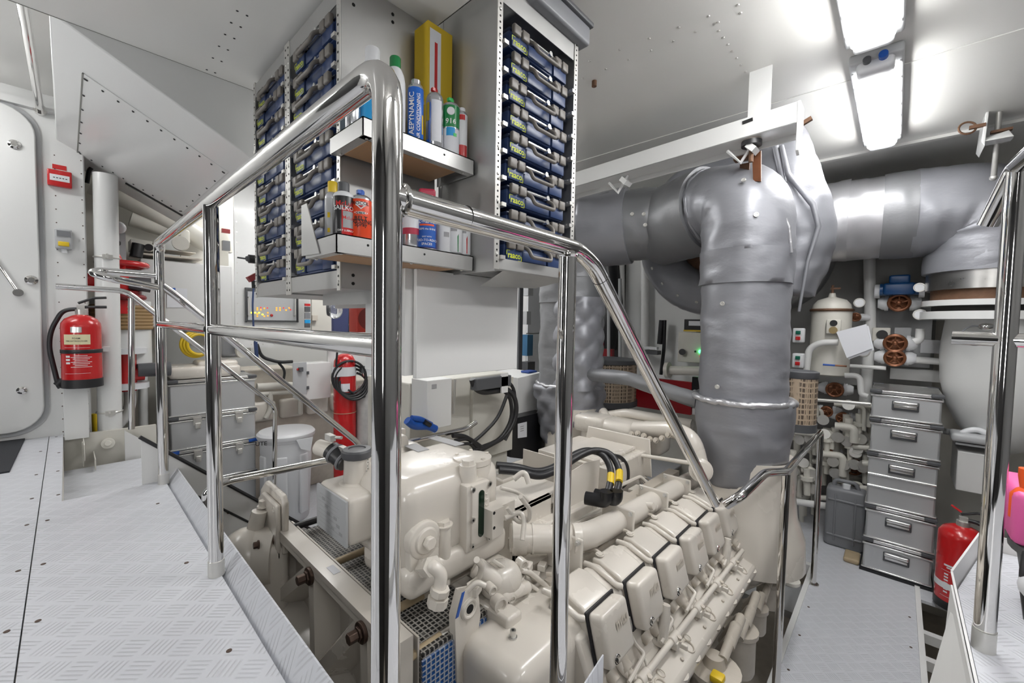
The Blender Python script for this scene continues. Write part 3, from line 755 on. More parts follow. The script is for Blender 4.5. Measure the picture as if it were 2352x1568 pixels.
# only the lines that can be read are lettered
def d2b(t, b, r, h):
    x, y, z = faces(b)
    lab(t, letterw, b, r, h*.87, r*1.0, h*.10); txt(t, 'lettering', letterk, 'ROCOL', b, r, h*.875, .0135)
    MB(letterw).prism([b+V((0, 0, h*.83))+z*(r+.0002)-x*r*.48, b+V((0, 0, h*.83))+z*(r+.0002)+x*r*.48, b+V((0, 0, h*.73))+z*(r+.0006)], z*.0005).build('label', t)
    MB(letterr).prism([b+V((0, 0, h*.825))+z*(r+.0009)-x*r*.28, b+V((0, 0, h*.825))+z*(r+.0009)+x*r*.28, b+V((0, 0, h*.76))+z*(r+.0011)], z*.0004).build('label', t)
    lab(t, letterk, b, r, h*.64, r*.75, h*.055); txt(t, 'lettering', letterw, '+DETEX+', b, r, h*.64, .0095)
    for i, (s, k) in enumerate((('BELT', .017), ('DRESSING', .0165), ('Spray', .0155))): txt(t, 'lettering', letterk, s, b, r, h*(.50-.075*i), k)
can('spray_can', 'red spray can with small blue nozzle on the lower shelf', 'can', 829, 437, -1.155, zl, 47, orangec, silver, blue, kind='spray', caph=.11, sh=.10, deco=d2b, group=A)
can('spray_bottle', 'white bottle with orange lower label half hidden by the thick post', 'bottle', 866, 452, -1.19, zl, 34, sheld, sheld, sheld, .5, .12, .14, lambda t, b, r, h: lab(t, orangec, b, r, h*.3, r*2.4, h*.55, 0), A)
can('spray_can', 'red and white can close behind the thick post on the lower shelf', 'can', 945, 455, -1.17, zl, 42, silver, silver, sheld, .5, .12, .12, lambda t, b, r, h: (lab(t, paper, b, r, h*.66, r*2.2, h*.6), lab(t, pinkred, b, r, h*.44, r*2.2, h*.16, 0, .0006)), A)
def d3(t, b, r, h):
    lab(t, letterb, b, r, h*.52, r*2.0, h*.9, 0); txt(t, 'lettering', letterw, 'EZ-REACH', b, r, h*.80, .0175, sx=.9); lab(t, orange, b, r, h*.70, r*1.5, h*.05, 0, .0007)
    for i, (s, k) in enumerate((('KEEPS the SHINE', .0085), ('EASY WITH', .006), ('HARD-TO-REACH', .0105), ('SPACES', .0105))): txt(t, 'lettering', letterw, s, b, r, h*(.58, .36, .26, .15)[i], k)
sb = can('spray_bottle', 'indigo trigger spray bottle with red head on the lower shelf', 'bottle', 981, 460, -1.145, zl, 46, purple, purple, pinkred, .35, .12, .2, d3, A)
t, bs, r, hb = sb
x, y, z = faces(bs); q = bs+V((0, 0, PX(985, 447, -1.145).z-zl))
MB(pinkred).rbox(q, (.055, .024, .034), .009, rz=math.atan2(x.y, x.x)).build('spray_head', t); MB(sheld).tube([q+x*.026-V((0, 0, .01)), q+x*.03-V((0, 0, .05))], .004, 8).build('trigger', t)
def d4(t, b, r, h): txt(t, 'lettering', letterk, 'ER', b, r, h*.93, .016, -r*.25); lab(t, greyink, b, r, h*.45, r*.7, h*.12, r*.4, .0006)
can('spray_can', 'white can lettered with black capitals between the indigo bottle and the green-cornered can', 'can', 1019, 470, -1.15, zl, 38, sheld, sheld, sheld, .7, .1, .08, d4, A)
def tri(m, sgn):
    def f(t, b, r, h):
        x, y, z = faces(b); vs = []; o = b+z*(r+.0006)
        MB(m).add([b+z*(r*.86+.0014)+x*r*.5+V((0, 0, .006)), b+z*(r*.86+.0014)-x*r*.45*sgn+V((0, 0, .006)), b+z*(r*.86+.002)+x*r*.5+V((0, 0, h*.5))], [(0, 1, 2)]).build('label', t)
        lab(t, greyink, b, r, h*.62, r*.8, h*.12, -r*.1, .0006)
    return f
can('spray_can', 'white can with a green lower corner on the lower shelf', 'can', 1045, 475, -1.13, zl, 36, sheld, sheld, sheld, .7, .1, .08, tri(green, 1), A)
can('spray_can', 'white can with a red lower corner, last on the lower shelf', 'can', 1067, 480, -1.13, zl, 30, sheld, sheld, sheld, .7, .1, .08, tri(red, 1), A)
zu = 1.331; B = 'cans on the upper shelf'
can('spray_can', 'plain grey can standing at the end of the upper shelf under the slanting rail', 'can', 812, 185, -1.22, zu, 36, silver, silver, lgrey, .6, .12, .10, None, B)
can('cleaner_bottle', 'big light blue bottle with white cap mostly hidden by the rail bend', 'bottle', 856, 113, -1.20, zu, 54, bluel, sheld, sheld, .62, .14, .26, lambda t, b, r, h: lab(t, paper, b, r, h*.82, r*.9, h*.2, r*.4), B)
can('cleaner_bottle', 'white bottle with dark green cap behind the thick post', 'bottle', 908, 133, -1.17, zu, 46, sheld, sheld, green, .55, .13, .22, None, B)
def d5(t, b, r, h):
    vtxt(t, letterw, 'AEPYNAMIC', b, r, h*.52, .024, -.45); vtxt(t, letterw, 'AIR CONDITIONING', b, r, h*.47, .0155, .35); lab(t, yellowc, b, r, h*.36, r*.35, h*.34, r*1.05)
can('spray_can', 'blue spray can with white sideways lettering on the upper shelf', 'can', 955, 186, -1.16, zu, 36, bluec, silver, silver, .6, .06, .08, d5, B)
can('spray_can', 'can with bright red cap behind the silver can', 'can', 974, 206, -1.25, zu, 26, yellowc, silver, red, .7, .14, .1, None, B)
can('spray_can', 'silver and white spray can with small red nozzle on the upper shelf', 'can', 999, 204, -1.155, zu, 40, silver, silver, red, kind='spray', caph=.08, sh=.12, deco=lambda t, b, r, h: (lab(t, paper, b, r, h*.56, r*1.2, h*.8, r*.25), lab(t, yellowc, b, r, h*.74, r*.5, h*.35, -r*.9, .0006), lab(t, letterb, b, r, h*.12, r*.5, h*.16, -r*.9, .0006)), group=B)
def d6(t, b, r, h):
    x, y, z = faces(b)
    lab(t, green, b, r, h*.78, r*2.7, h*.44); lab(t, paper, b, r, h*.28, r*2.5, h*.50); lab(t, bluel, b, r, h*.46, r*1.0, h*.17, 0, .0008)
    MB(sheld).cyl(b+z*(r-.004)+V((0, 0, h*.87)), b+z*(r+.0012)+V((0, 0, h*.87)), .013, n=24).build('badge', t)
    txt(t, 'lettering', letterw, '916', b, r, h*.665, .024)
    lab(t, greenl, b, r, h*.40, r*.4, h*.07, r*.5, .001)
can('spray_can', 'green and white spray can numbered 916 on the upper shelf', 'can', 1036, 227, -1.145, zu, 40, silver, silver, greenl, kind='spray', caph=.09, sh=.08, deco=d6, group=B)
can('spray_can', 'slim red and white can, last on the upper shelf beside the tall rack', 'can', 1061, 250, -1.135, zu, 26, sheld, silver, sheld, .6, .06, .08, lambda t, b, r, h: (lab(t, red, b, r, h*.15, r*2.4, h*.3), lab(t, red, b, r, h*.92, r*1.2, h*.12)), B)
p0 = PX(1018, 100, -1.27)
cb = thing('carton', 'tall yellow cardboard carton standing on the upper shelf against the tall rack', 'box', (-1.26, .95, zu))
c0, c1 = PX(1003, 160, -1.26), PX(1062, 150, -1.26)
MB(yellowc).bx(-1.295, -1.215, .86, .965, zu, PX(1030, 98, -1.255).z).build('body', cb)
zq = PX(1030, 98, -1.255).z
b = MB(paper).bx(-1.2149, -1.2143, .868, .915, zu+.03, zq-.02); b.build('label', cb)
b = MB(letterr).bx(-1.2143, -1.2139, .888, .900, zu+.08, zq-.06); b.torus((-1.2139, .895, zu+.07), (1, 0, 0), .013, .0015); b.build('printing', cb)
# ------------------------------------------------------------------ main engine
eng = thing('marine_engine', 'cream painted V-type marine diesel engine below the guard rail', 'engine', (-1.28, 1.9, -1.9))
rk_ = lambda y: -.042*(y-1.37)
def E(x, y, z): return V((x, y, z+rk_(y)))
def eprism(b, sec, y0, y1):          # section in x,z swept along the raked crank axis
    b.prism([E(x, y0, z) for x, z in sec], V((0, y1-y0, rk_(y1)-rk_(y0)))); return b
# block
sec = [(-.70, -.24), (-.645, -.37), (-.63, -.425), (-.56, -.47), (-.515, -.49), (-.505, -.53), (-.56, -.64), (-.62, -.80), (-.85, -1.05), (-.95, -1.7), (-1.6, -1.7), (-1.7, -1.05), (-1.98, -.8), (-2.03, -.5), (-1.9, -.36), (-1.86, -.24), (-1.55, -.20), (-1.45, -.30), (-1.05, -.30), (-.98, -.20)]
b = MB(cream); eprism(b, sec, 1.08, 2.74); b.build('crankcase', eng, bevel=.012)
# scalloped outer flange of the sump rail
b = MB(cream)
for k in range(13):
    y = 1.14+.125*k; b.cyl(E(-.535, y, -.50), E(-.56, y, -.60), .035, .02, n=14)
b.build('sump_flange_rim', eng)
b = MB(creamd)
for k in range(6):
    y = 1.30+.25*k
    for (x, z) in ((-.575, -.455), (-.54, -.475)): b.p().cyl(E(x, y, z-.005), E(x+.003, y, z+.004), .007, n=8)
    b.p().torus(E(-.56, y+.11, -.46), (.3, 0, .95), .014, .002, 14, 5)
b.build_each('flange_bolt', eng)
# right bank: cylinder head covers
def q4(b, a, c, d, e, vec): return b.prism([a, c, d, e], vec)
PIT, Y0c, Wc = .2525, 1.122, .176
cap_proto = None
def cover(k):
    y = Y0c+PIT*k; o = E(-.70, y, -.172)
    b = MB(cream)
    # rear body with nearly flat top, widening at the gasket
    tl = [(-.838, -.142), (-.80, -.140), (-.722, -.166), (-.70, -.178), (-.662, -.335), (-.80, -.36), (-.86, -.30)]
    b.prism([E(x, y+.006, z) for x, z in tl], V((0, Wc-.012, rk_(Wc-.012+1.37)))); cv = b.build('head_cover', eng, bevel=.010, seg=3)
    fl = MB(cream); fl.prism([E(x, y+Wc-.01, z) for x, z in ((-.835, -.158), (-.80, -.154), (-.735, -.182), (-.70, -.215), (-.675, -.335), (-.80, -.36))], V((0, PIT-Wc+.02, rk_(PIT-Wc+.02+1.37)))); fl.build('head_bridge', eng, bevel=.008)
    gk = MB(black)
    n = V((.965, 0, .26)).normalized(); upv = V((-.26, 0, .965)).normalized(); c = E(-.68, y+Wc/2, -.256)
    R = Matrix((V((0, 1, 0)), upv, V((0, 1, 0)).cross(upv))).transposed().to_4x4(); T = Matrix.Translation(c) @ R
    gk.rbox((0, 0, .002), (Wc, .176, .009), .018, 3, M=T); gk.build('gasket', cv)
    cp = MB(cream); cp.rbox((0, 0, .031), (Wc-.012, .164, .062), .018, 4, M=T); cp.use(creamd).text('mtu', T @ V((.02, .028, .0625)), V((0, 1, 0)), upv, .046, lift=.0026, thick=.05)  # letters coloured darker to imitate the shading of embossed relief
    cp.use(cream); c2 = cp.build('front_cap', cv)
    lt = MB(chrome).torus(T @ V((-.045, -.055, .066)), T.to_3x3() @ V((0, 0, 1)), .011, .003, 16, 6, 0, PI*1.4); lt.use(darkv).cyl(T @ V((-.048, -.062, .062)), T @ V((-.048, -.062, .064)), .009, n=10)
    lt.build('latch_ring', cv)
    b = MB(cream).tube([E(-.845, y-.030, -.155), E(-.80, y-.032, -.148), E(-.735, y-.030, -.170), E(-.712, y-.022, -.185), E(-.70, y-.006, -.19)], .011, 10, bend=.03); b.build('seam_pipe', eng)
    b = MB(cream).cyl(E(-.818, y+.035, -.145), E(-.818, y+.035, -.128), .012, n=12).torus(E(-.818, y+.035, -.132), (0, 0, 1), .015, .003, 14, 6); b.build('cover_bolt', eng)
    b = MB(creamd).tube([E(-.895, y+.05, -.15), E(-.85, y+.055, -.135), E(-.83, y+.06, -.143)], .008, 8, bend=.02); b.build('breather_pipe', eng)
for k in range(6): cover(k)
# seventh cover, hidden mostly by the exhaust foot
# coolant pipe on its bracket plates
pz = -.112
P = [PD(1172, 1235, 1.60), PD(1330, 1238, 1.62), V((-.91, 1.58, -.128)), V((-.91, 2.68, -.203))]
b = MB(cream).tube([P[0], P[1], P[2]+V((0, .0, 0)), P[3]], .052, 28, bend=.16); b.build('coolant_pipe', eng)
d = (P[1]-P[0]).normalized(); b = MB(cream)
for t, w, r in ((.02, .055, .062), (.30, .008, .056), (.62, .05, .060), (.80, .006, .057), (.9, .03, .058)):
    q = P[0]+(P[1]-P[0])*t; b.p().cyl(q, q+d*w, r, n=28)
b.build_each('hose_clamp', eng)
for py in ((1.30, .95), (1.72, 1), (2.10, 1), (2.42, 1)):
    y = py[0]
    zp = -.128-.068*(y-1.58); b = MB(cream); b.box((-.91, y, zp-.01), (.165, .014, .16), rx=-.04); b.build('pipe_bracket', eng, bevel=.008)
    b = MB(zinc)
    for dx, dz in ((.065, .055), (.065, -.06), (-.065, .055)): b.p().hexbolt((-.91+dx, y-.007, zp+dz), (0, -1, 0), .008, .012)
    b.build_each('bracket_bolt', eng)
b = MB(cream).cyl((-.90, 1.95, -.13), (-.84, 1.95, -.12), .018, n=14); b.build('drain_boss', eng)
# camshaft gallery beside the pipe, dark slot behind the covers
b = MB(creamd).bx(-1.05, -.985, 1.2, 2.66, -.30, -.16).bx(-.93, -.90, 1.2, 2.66, -.30, -.19); b.build('gallery', eng)
b = MB(cream)
for k in range(12):
    y = 1.30+.11*k; b.p().box(E(-.915, y, -.17), (.03, .05, .012)).box(E(-.905, y, -.185), (.012, .02, .03))
b.build_each('clip', eng)
# injector lines, actuators and stays along the right flank
for k in range(6):
    y = Y0c+PIT*k+.20
    b = MB(cream).tube([E(-.655, y+.03, -.335), E(-.63, y+.035, -.37), E(-.60, y+.04, -.385), E(-.59, y-.10, -.40)], .007, 8, bend=.02); b.build('fuel_line', eng)
    b = MB(cream).tube([E(-.64, y+.035, -.36), E(-.60, y+.05, -.415), E(-.575, y+.02, -.435)], .006, 8, bend=.02); b.build('fuel_line', eng)
    b = MB(creamd).cyl(E(-.645, y-.06, -.375), E(-.615, y-.06, -.395), .028, .024, n=16).cyl(E(-.615, y-.06, -.395), E(-.60, y-.06, -.405), .015, n=12); b.build('pump_plug', eng)
    b = MB(creamd).cyl(E(-.645, y-.135, -.375), E(-.618, y-.135, -.392), .022, .02, n=16); b.build('pump_plug', eng)
    b = MB(zinc).tube([E(-.648, y+.005, -.26), E(-.640, y+.012, -.30), E(-.645, y+.005, -.35)], .005, 8, bend=.02).ball(E(-.645, y+.008, -.355), .010, n=10); b.build('banjo_fitting', eng)
b = MB(cream).cyl(E(-.575, 1.12, -.418), E(-.575, 2.52, -.418), .0115, n=14); b.build('control_rod', eng)
for y in (1.30, 1.56, 1.82, 2.08, 2.34):
    b = MB(cream).box(E(-.575, y, -.432), (.045, .05, .03)).box(E(-.555, y+.02, -.445), (.05, .012, .02)).cyl(E(-.575, y-.03, -.418), E(-.575, y+.03, -.418), .018, n=16)
    b.tube([E(-.59, y-.02, -.42), E(-.62, y-.05, -.40), E(-.64, y-.06, -.37)], .014, 10, bend=.02); b.build('rod_bracket', eng, bevel=.003)
    b = MB(creamd).p().hexbolt(E(-.56, y+.005, -.418), (.3, 0, 1), .010, .014).p().torus(E(-.545, y+.075, -.475), (.4, 0, .9), .022, .004, 18, 6); b.build_each('bracket_bolt', eng)
def lug(px, top, bot, X=-.60):
    p, q = PX(px[0], top, X), PX(px[1], bot, X)
    b = MB(cream); a = (q-p); y = a.normalized()
    b.tube([p, p+a*.35, q, q+V((-.05, .0, .0))], [.016, .020, .021, .022, .022, .022, .022, .022, .022, .022, .022][:4], 14)
    b.build('lifting_lug', eng)
lug((1530, 1520), 1388, 1478); lug((1672, 1664), 1236, 1312)
# rounded end cover in front of the bank, with two studs
b = MB(cream).rbox((-.84, 1.02, -.42), (.27, .42, .44), .06, 6, rx=.02); b.rbox((-.85, 1.02, -.60), (.26, .45, .05), .02, 3); b.build('gear_cover', eng)
b = MB(brushed)
for (px, py) in ((1178, 1462), (1270, 1396)):
    p = PZ(px, py, -.20); b.p().cyl((p.x, p.y, -.205), (p.x, p.y, -.198), .014, n=20).cyl((p.x, p.y, -.205), (p.x, p.y, -.178), .0095, n=20); b.use(hole).cyl((p.x, p.y, -.178), (p.x, p.y, -.1775), .005, n=6); b.use(brushed)
b.build_each('stud_nut', eng)
b = MB(cream).bx(-.98, -.74, .82, 1.22, -.64, -.60)
for (x, y) in ((-.96, .88), (-.97, 1.0), (-.9, .81)): b.hexbolt((x, y, -.60), (0, 0, 1), .010, .012)
b.build('cover_flange', eng, bevel=.006)
# ---------------------------------------------------------------- plate cooler in front
fp = MB(cream); YF = .60
xa, xb, zt_ = -1.955, -.97, -.118
fp.bx(xa, xb, YF+.068, YF+.074, -1.25, zt_-.02)               # back sheet
fp.bx(xa, xb, YF-.012, YF+.05, zt_-.024, zt_)                 # top flange
fp.bx(xa-.004, xa, YF-.012, YF+.05, -1.25, zt_).bx(xb, xb+.004, YF-.012, YF+.05, -1.25, zt_)
def rib(x0, z0, x1, z1, w=.026):
    d = V((x1-x0, 0, z1-z0)).normalized(); n = V((-d.z, 0, d.x))*w; a, c = V((x0, YF-.012, z0)), V((x1, YF-.012, z1))
    fp.prism([a+n, a-n, c-n, c+n], (0, .06, 0))
nodes_t = (-1.90, -1.53, -1.137); zr = -.165; zm = -.545
def pocket(A, B, C, w=.022, dp=.078):
    A, B, C = (V((p[0], YF-.012, p[1])) for p in (A, B, C)); G = (A+B+C)/3
    def shrink(k):
        out = []
        P3 = (A, B, C)
        for i in range(3):
            p, q, r = P3[i], P3[(i+1) % 3], P3[(i-1) % 3]; d1, d2 = (q-p).normalized(), (r-p).normalized(); bis = (d1+d2).normalized()
            s = math.sqrt(max(1e-6, (1-d1.dot(d2))/2)); out.append(p+bis*(k/s))
        return out
    o, n = shrink(w), shrink(w+.038); n = [p+V((0, dp, 0)) for p in n]
    for i in range(3):
        j = (i+1) % 3
        fp.add([(A, B, C)[i], (A, B, C)[j], o[j], o[i]], [(0, 1, 2, 3)]); fp.add([o[i], o[j], n[j], n[i]], [(0, 1, 2, 3)])
    fp.add(n, [(0, 1, 2)])
tz = zt_-.022
T_ = [(-1.955, tz), (-1.53, tz), (-1.137, tz), (-.97, tz)]; M_ = [(-1.955, -.47), (-1.515, -.54), (-1.12, -.58), (-.97, -.60)]; B_ = [(-1.955, -.95), (-1.53, -.95), (-1.137, -.95), (-.97, -.95)]
for i in range(3): pocket(T_[i], T_[i+1], M_[i]); pocket(T_[i+1], M_[i+1], M_[i]); pocket(M_[i], M_[i+1], B_[i]); pocket(M_[i+1], B_[i+1], B_[i])
fp.build('cooler_end_plate', eng, ang=20)
b = MB(bolt)
for (x, z) in ((-1.90, zr), (-1.53, zr), (-1.137, zr), (-1.55, -.545), (-1.15, -.585)):
    b.p().cyl((x, YF-.012, z), (x, YF-.024, z), .032, n=24).cyl((x, YF-.024, z), (x, YF-.032, z), .023, n=6).cyl((x, YF-.032, z), (x, YF-.060, z), .0175, n=6)
b.build_each('tie_bolt', eng, bevel=.002)
b = MB(paper).bx(-1.53+.07, -1.40, YF+.015, YF+.04, zt_, zt_+.001); b.use(letterk).text('NO STEP', (-1.43, YF+.028, zt_+.001), (1, 0, 0), (0, 1, 0), .012) if False else None
b.build('sticker', eng)
core = MB(coreg).bx(-1.93, -.955, YF+.075, .93, -1.2, -.185); core.build('cooler_core', eng)
b = MB(coreb).bx(-.955, -.948, YF+.07, .92, -.37, -.20); b.build('stained_core', eng)
b = MB(zinc)
for k in range(70):
    y = YF+.075+.0122*(k % 28); 
    if k < 28: b.bx(-.962, -.944, y, y+.005, -.72, -.38)
    elif k < 56: b.bx(-.962, -.944, y, y+.005, -1.15, -.76)
b.build('core_slat', eng)
b = MB(creamd).bx(-.965, -.94, YF+.06, .95, -.755, -.725); b.build('core_strap', eng)
b = MB(tan)
for x, m2 in ((-1.53, tan), (-1.137, tan)):
    b.use(tan).p().cyl((x, YF+.05, zr+.01), (x, .80, zr+.01), .0135, n=14); b.use(creamd).cyl((x, .80, zr+.01), (x, 1.0, zr+.01), .016, n=14)
b.use(black).p().cyl((-1.905, YF+.02, zr+.02), (-1.905, 1.0, zr+.02), .015, n=14)
b.use(tan).p().cyl((-.985, YF+.03, zr-.03), (-.985, .76, zr-.03), .0135, n=14); b.use(brushed).cyl((-.985, .76, zr-.03), (-.985, .95, zr-.03), .016, n=14)
b.build_each('tie_rod', eng)
b = MB(cream).bx(-1.93, -.86, .93, 1.0, -.95, -.17)
b.build('cooler_rear_plate', eng, bevel=.01)
# pump flange left of the cooler
c0 = PY(600, 1210, .55)
b = MB(cream).prism([V((-2.15, .62, -.26)), V((-2.13, .62, -.02)), V((-2.06, .62, .035)), V((-1.86, .62, .03)), V((-1.83, .62, .0)), V((-1.84, .62, -.22))], (0, -.025, 0))
b.prism([V((-2.10, .594, -.26)), V((-2.09, .594, -.04)), V((-2.03, .594, .0)), V((-1.85, .594, -.005)), V((-1.85, .594, -.24))], (0, -.02, 0))
b.build('mount_flange', eng, bevel=.008)
b = MB(cream).ball((-1.985, .50, -.255), .125, (1, .85, 1.05), 28).cyl((-1.98, .52, -.25), (-1.93, .60, -.25), .12, n=28).cyl((-1.99, .53, -.16), (-1.98, .55, -.06), .035, .03, n=16)
b.rbox((-1.90, .58, -.33), (.10, .10, .30), .03, 3).cyl((-2.0, .53, -.34), (-1.98, .53, -.75), .075, n=24)
b.build('water_pump', eng)
b = MB(bolt)
for p in ((-2.08, .43, -.20), (-1.90, .425, -.33), (-1.885, .52, -.16), (-1.93, .44, -.42)): b.p().hexbolt(p, (-.1, -1, .1), .013, .02)
b.build_each('pump_bolt', eng)
b = MB(cream).p().hexbolt((-2.0, .57, -.055), (0, 0, 1), .018, .03)
for p in ((-2.06, .574, -.07), (-1.88, .574, -.03)): b.p().torus(p, (0, 1, 0), .011, .003, 14, 6)
b.build_each('flange_bolt', eng)
# ---------------------------------------------------------------- expansion tank
XT = -1.08
def T(px, py, X=XT): return PX(px, py, X)
tank = MB(cream)
tank.rbox((-1.26, .905, .105), (.36, .45, .31), .07, 6)
tank.rbox((-1.375, .70, .115), (.235, .20, .165), .022, 3)        # box carrying the data plate
tank.rbox((-1.50, .88, .14), (.16, .30, .24), .05, 4).rbox((-1.20, .91, -.05), (.30, .44, .10), .03, 3)
tk = tank.build('expansion_tank', eng)
b = MB(lgrey).bx(-1.488, -1.262, .594, .601, .038, .188); b.use(greyink)
for i in range(9): b.bx(-1.475+.008*(i % 3), -1.33+.02*(i % 2), .5935, .594, .05+.014*i, .0512+.014*i)
for (x, z) in ((-1.43, .15), (-1.41, .13), (-1.39, .11), (-1.34, .11), (-1.32, .09), (-1.30, .07), (-1.36, .07)): b.bx(x-.012, x+.012, .5935, .594, z-.006, z+.006)
b.build('data_plate', tk)
# filler neck and cap
cz = PX(820, 1045, -1.385); n0 = V((cz.x, cz.y, .198))
b = MB(cream).lathe([(.060, -.03), (.060, .0), (.046, .005), (.044, .06), (.044, (cz-n0).z)], n0, n=28); b.build('filler_neck', tk)
b = MB(dgrey).lathe([(.050, -.006), (.053, 0), (.053, .018), (.048, .024), (.030, .026), (.028, .022), (0, .022)], cz, n=14); b.build('filler_cap', tk)
b = MB(brushed)
for k in range(6): b.torus(cz+V((.05, .015, -.012-.011*k)), (1, .2*(k % 2), 0) if k % 2 else (0, 1, 0), .005, .0013, 10, 5)
b.build('cap_chain', tk)
h0, h1 = PX(756, 1030, -1.55), PX(795, 1062, -1.47)
b = MB(black).cyl(h0+(h1-h0)*.1, h1, .034, n=20); b.use(mgrey).torus(h0+(h1-h0)*.35, h1-h0, .034, .006, 20, 6).torus(h0+(h1-h0)*.85, h1-h0, .034, .006, 20, 6)
b.use(zinc).box(h0+V((.01, 0, .045)), (.05, .02, .022)).box(h0+(h1-h0)*.8+V((.01, 0, .04)), (.05, .02, .02)).cyl(h0+V((0, 0, .045)), h0+V((.06, .02, .05)), .006, n=8); b.build('vent_hose', tk)
b = MB(cream).cyl(h0-V((.05, .02, 0)), h0+(h1-h0)*.2, .030, n=20).bx(-1.60, -1.55, .93, 1.0, -.15, .30).prism([V((-1.62, .90, .30)), V((-1.70, .86, -.02)), V((-1.60, .86, -.02)), V((-1.56, .90, .30))], (0, .05, 0)).box((-1.66, .86, -.03), (.16, .12, .02)).cyl((-1.66, .88, -.03), (-1.66, .88, -.2), .035, n=16)
b.rbox((-1.52, .90, .22), (.13, .12, .16), .02, 2); b.build('tank_bracket', eng, bevel=.004)
# raised shoulder plates and lids on the tank top
b = MB(greyink); 
for (a, c) in (((990, 1002), (1060, 1022)), ((940, 1020), (975, 1035))):
    p, q = PZ(*a, .262), PZ(*c, .262); m = (p+q)/2; b.p().box((m.x, m.y, .261), ((p-q).length*.9, .05, .003), rz=math.atan2(q.y-p.y, q.x-p.x))
b.build_each('warning_plate', tk)
lid = PZ(1085, 1050, .262)
b = MB(cream).cyl((lid.x, lid.y, -.05), (lid.x, lid.y, lid.z-.018), .070, n=32).lathe([(.060, -.018), (.072, -.016), (.072, .004), (.05, .008), (0, .009)], lid, n=32)
for k in range(5):
    a = 2*PI*k/5; b.cyl(lid+V((.06*math.cos(a), .06*math.sin(a), 0)), lid+V((.06*math.cos(a), .06*math.sin(a), .012)), .007, n=8)
b.build('thermostat_housing', tk)
# sight gauge
g0, g1, g2, g3 = T(1047, 1108), T(1108, 1092), T(1108, 1248), T(1047, 1262)
yc, zc, hy, hz = (g0.y+g1.y)/2+.01, (g0.z+g3.z)/2-.01, (g1.y-g0.y)*.86, .235
b = MB(cream).rbox((XT+.012, yc, zc), (.05, hy, hz), .008, 2).rbox((XT+.030, yc+.006, zc+.01), (.03, hy*.78, hz*.92), .006, 2).build('gauge_body', tk)
b = MB(sight)
b.prism([V((XT+.0455, yc+.006+.013*math.cos(a), zc+.01+.070*(1 if math.sin(a) > 0 else -1)+.013*math.sin(a))) for a in [2*PI*i/24+.01 for i in range(24)]], (.0015, 0, 0)); b.build('sight_glass', tk)
b = MB(cream)
for i in range(7): b.bx(XT+.045, XT+.048, yc+.026, yc+.036, zc-.05+.02*i, zc-.046+.02*i)
b.build('graduation_marking', tk)
b = MB(brushed)
for dz in (-.092, 0, .105):
    for dy in (-.034, .044): b.p().cyl((XT+.044, yc+dy, zc+dz), (XT+.050, yc+dy, zc+dz), .009, n=16); b.use(hole).cyl((XT+.050, yc+dy, zc+dz), (XT+.0505, yc+dy, zc+dz), .0045, n=6); b.use(brushed)
b.build_each('gauge_screw', tk)
b = MB(cream).cyl((XT-.01, yc-.01, zc+.10), (XT-.01, yc-.01, zc+.17), .034, .030, n=24).hexbolt((XT-.01, yc-.01, zc+.168), (0, 0, 1), .022, .022); b.build('gauge_plug', tk)
# fittings on the right face of the tank
e0 = T(972, 1237)
b = MB(cream).lathe([(.062, -.02), (.060, .012), (.054, .016), (.040, .017), (.040, .024)], e0, (1, 0, 0), 28).hexbolt(e0+V((.02, 0, 0)), (1, 0, 0), .022, .026, 0)
b.bx(XT-.02, XT+.012, e0.y-.055, e0.y+.055, e0.z-.16, e0.z); b.build('boss', tk, bevel=.004)
b = MB(cream); p0 = V((XT+.03, e0.y, e0.z-.10))
c = [p0-V((.04, 0, 0)), PX(995, 1300, XT+.12), PX(1015, 1318, XT+.14), PX(1012, 1350, XT+.145), PX(1003, 1390, XT+.14)]
b.tube([c[0], c[1]], .030, 6).tube([c[1]-(c[1]-c[0])*.12, c[1], c[2], c[4]], .019, 18, bend=.03).cyl(c[3], c[3]+(c[4]-c[3])*.35, .028, n=8).cyl(c[3]+(c[4]-c[3])*.5, c[4], .030, n=8)
b.build('drain_elbow', tk)
h = T(1018, 1205); b = MB(cream).cyl(h-V((0, 0, .20)), h, .026, n=18).hexbolt(h, (0, 0, 1), .024, .016); b.build('bolt_column', tk)
# bracket block, lifting eye and odd fittings at the near right corner
b = MB(cream).box(PX(1132, 1195, XT+.06), (.05, .06, .10), rz=.05).box(PX(1150, 1170, XT+.04), (.05, .10, .06)); b.use(hole)
for yy in (1178, 1212): q = PX(1135, yy, XT+.086); b.cyl(q, q+V((.001, 0, 0)), .006, n=10)
b.build('valve_block', eng, bevel=.004)
b = MB(cream); p = [PX(1060, 1360, -.94), PX(1098, 1352, -.94), PX(1104, 1410, -.94), PX(1085, 1568, -.94), PX(1050, 1568, -.94), PX(1045, 1420, -.94)]
b.prism(p, (-.03, 0, 0)); q = PX(1078, 1397, -.938); b.torus(q, (1, 0, 0), .026, .007, 24, 8).cyl(q-V((.01, 0, 0)), q+V((.003, 0, 0)), .034, n=24); b.use(hole).cyl(q, q+V((.0045, 0, 0)), .014, n=18); b.use(blue).prism([p[5]+V((.002, 0, 0)), p[0]+V((.002, 0, 0)), p[0]+V((.002, .012, 0)), p[5]+V((.002, .012, 0))], (.001, 0, 0)); b.use(cream)
b.build('lifting_eye', eng, bevel=.006)
b = MB(cream).prism([V((-1.22, 1.0, -.10)), V((-.97, 1.0, -.10)), V((-.93, 1.0, -.2)), V((-.95, 1.0, -.55)), V((-1.2, 1.0, -.55))], (0, .10, 0)); b.ball(PX(1150, 1330, -.98), .07, (1, 1.2, .9), 20); b.cyl(PX(1090, 1300, -1.02), PX(1150, 1345, -.95), .035, n=18)
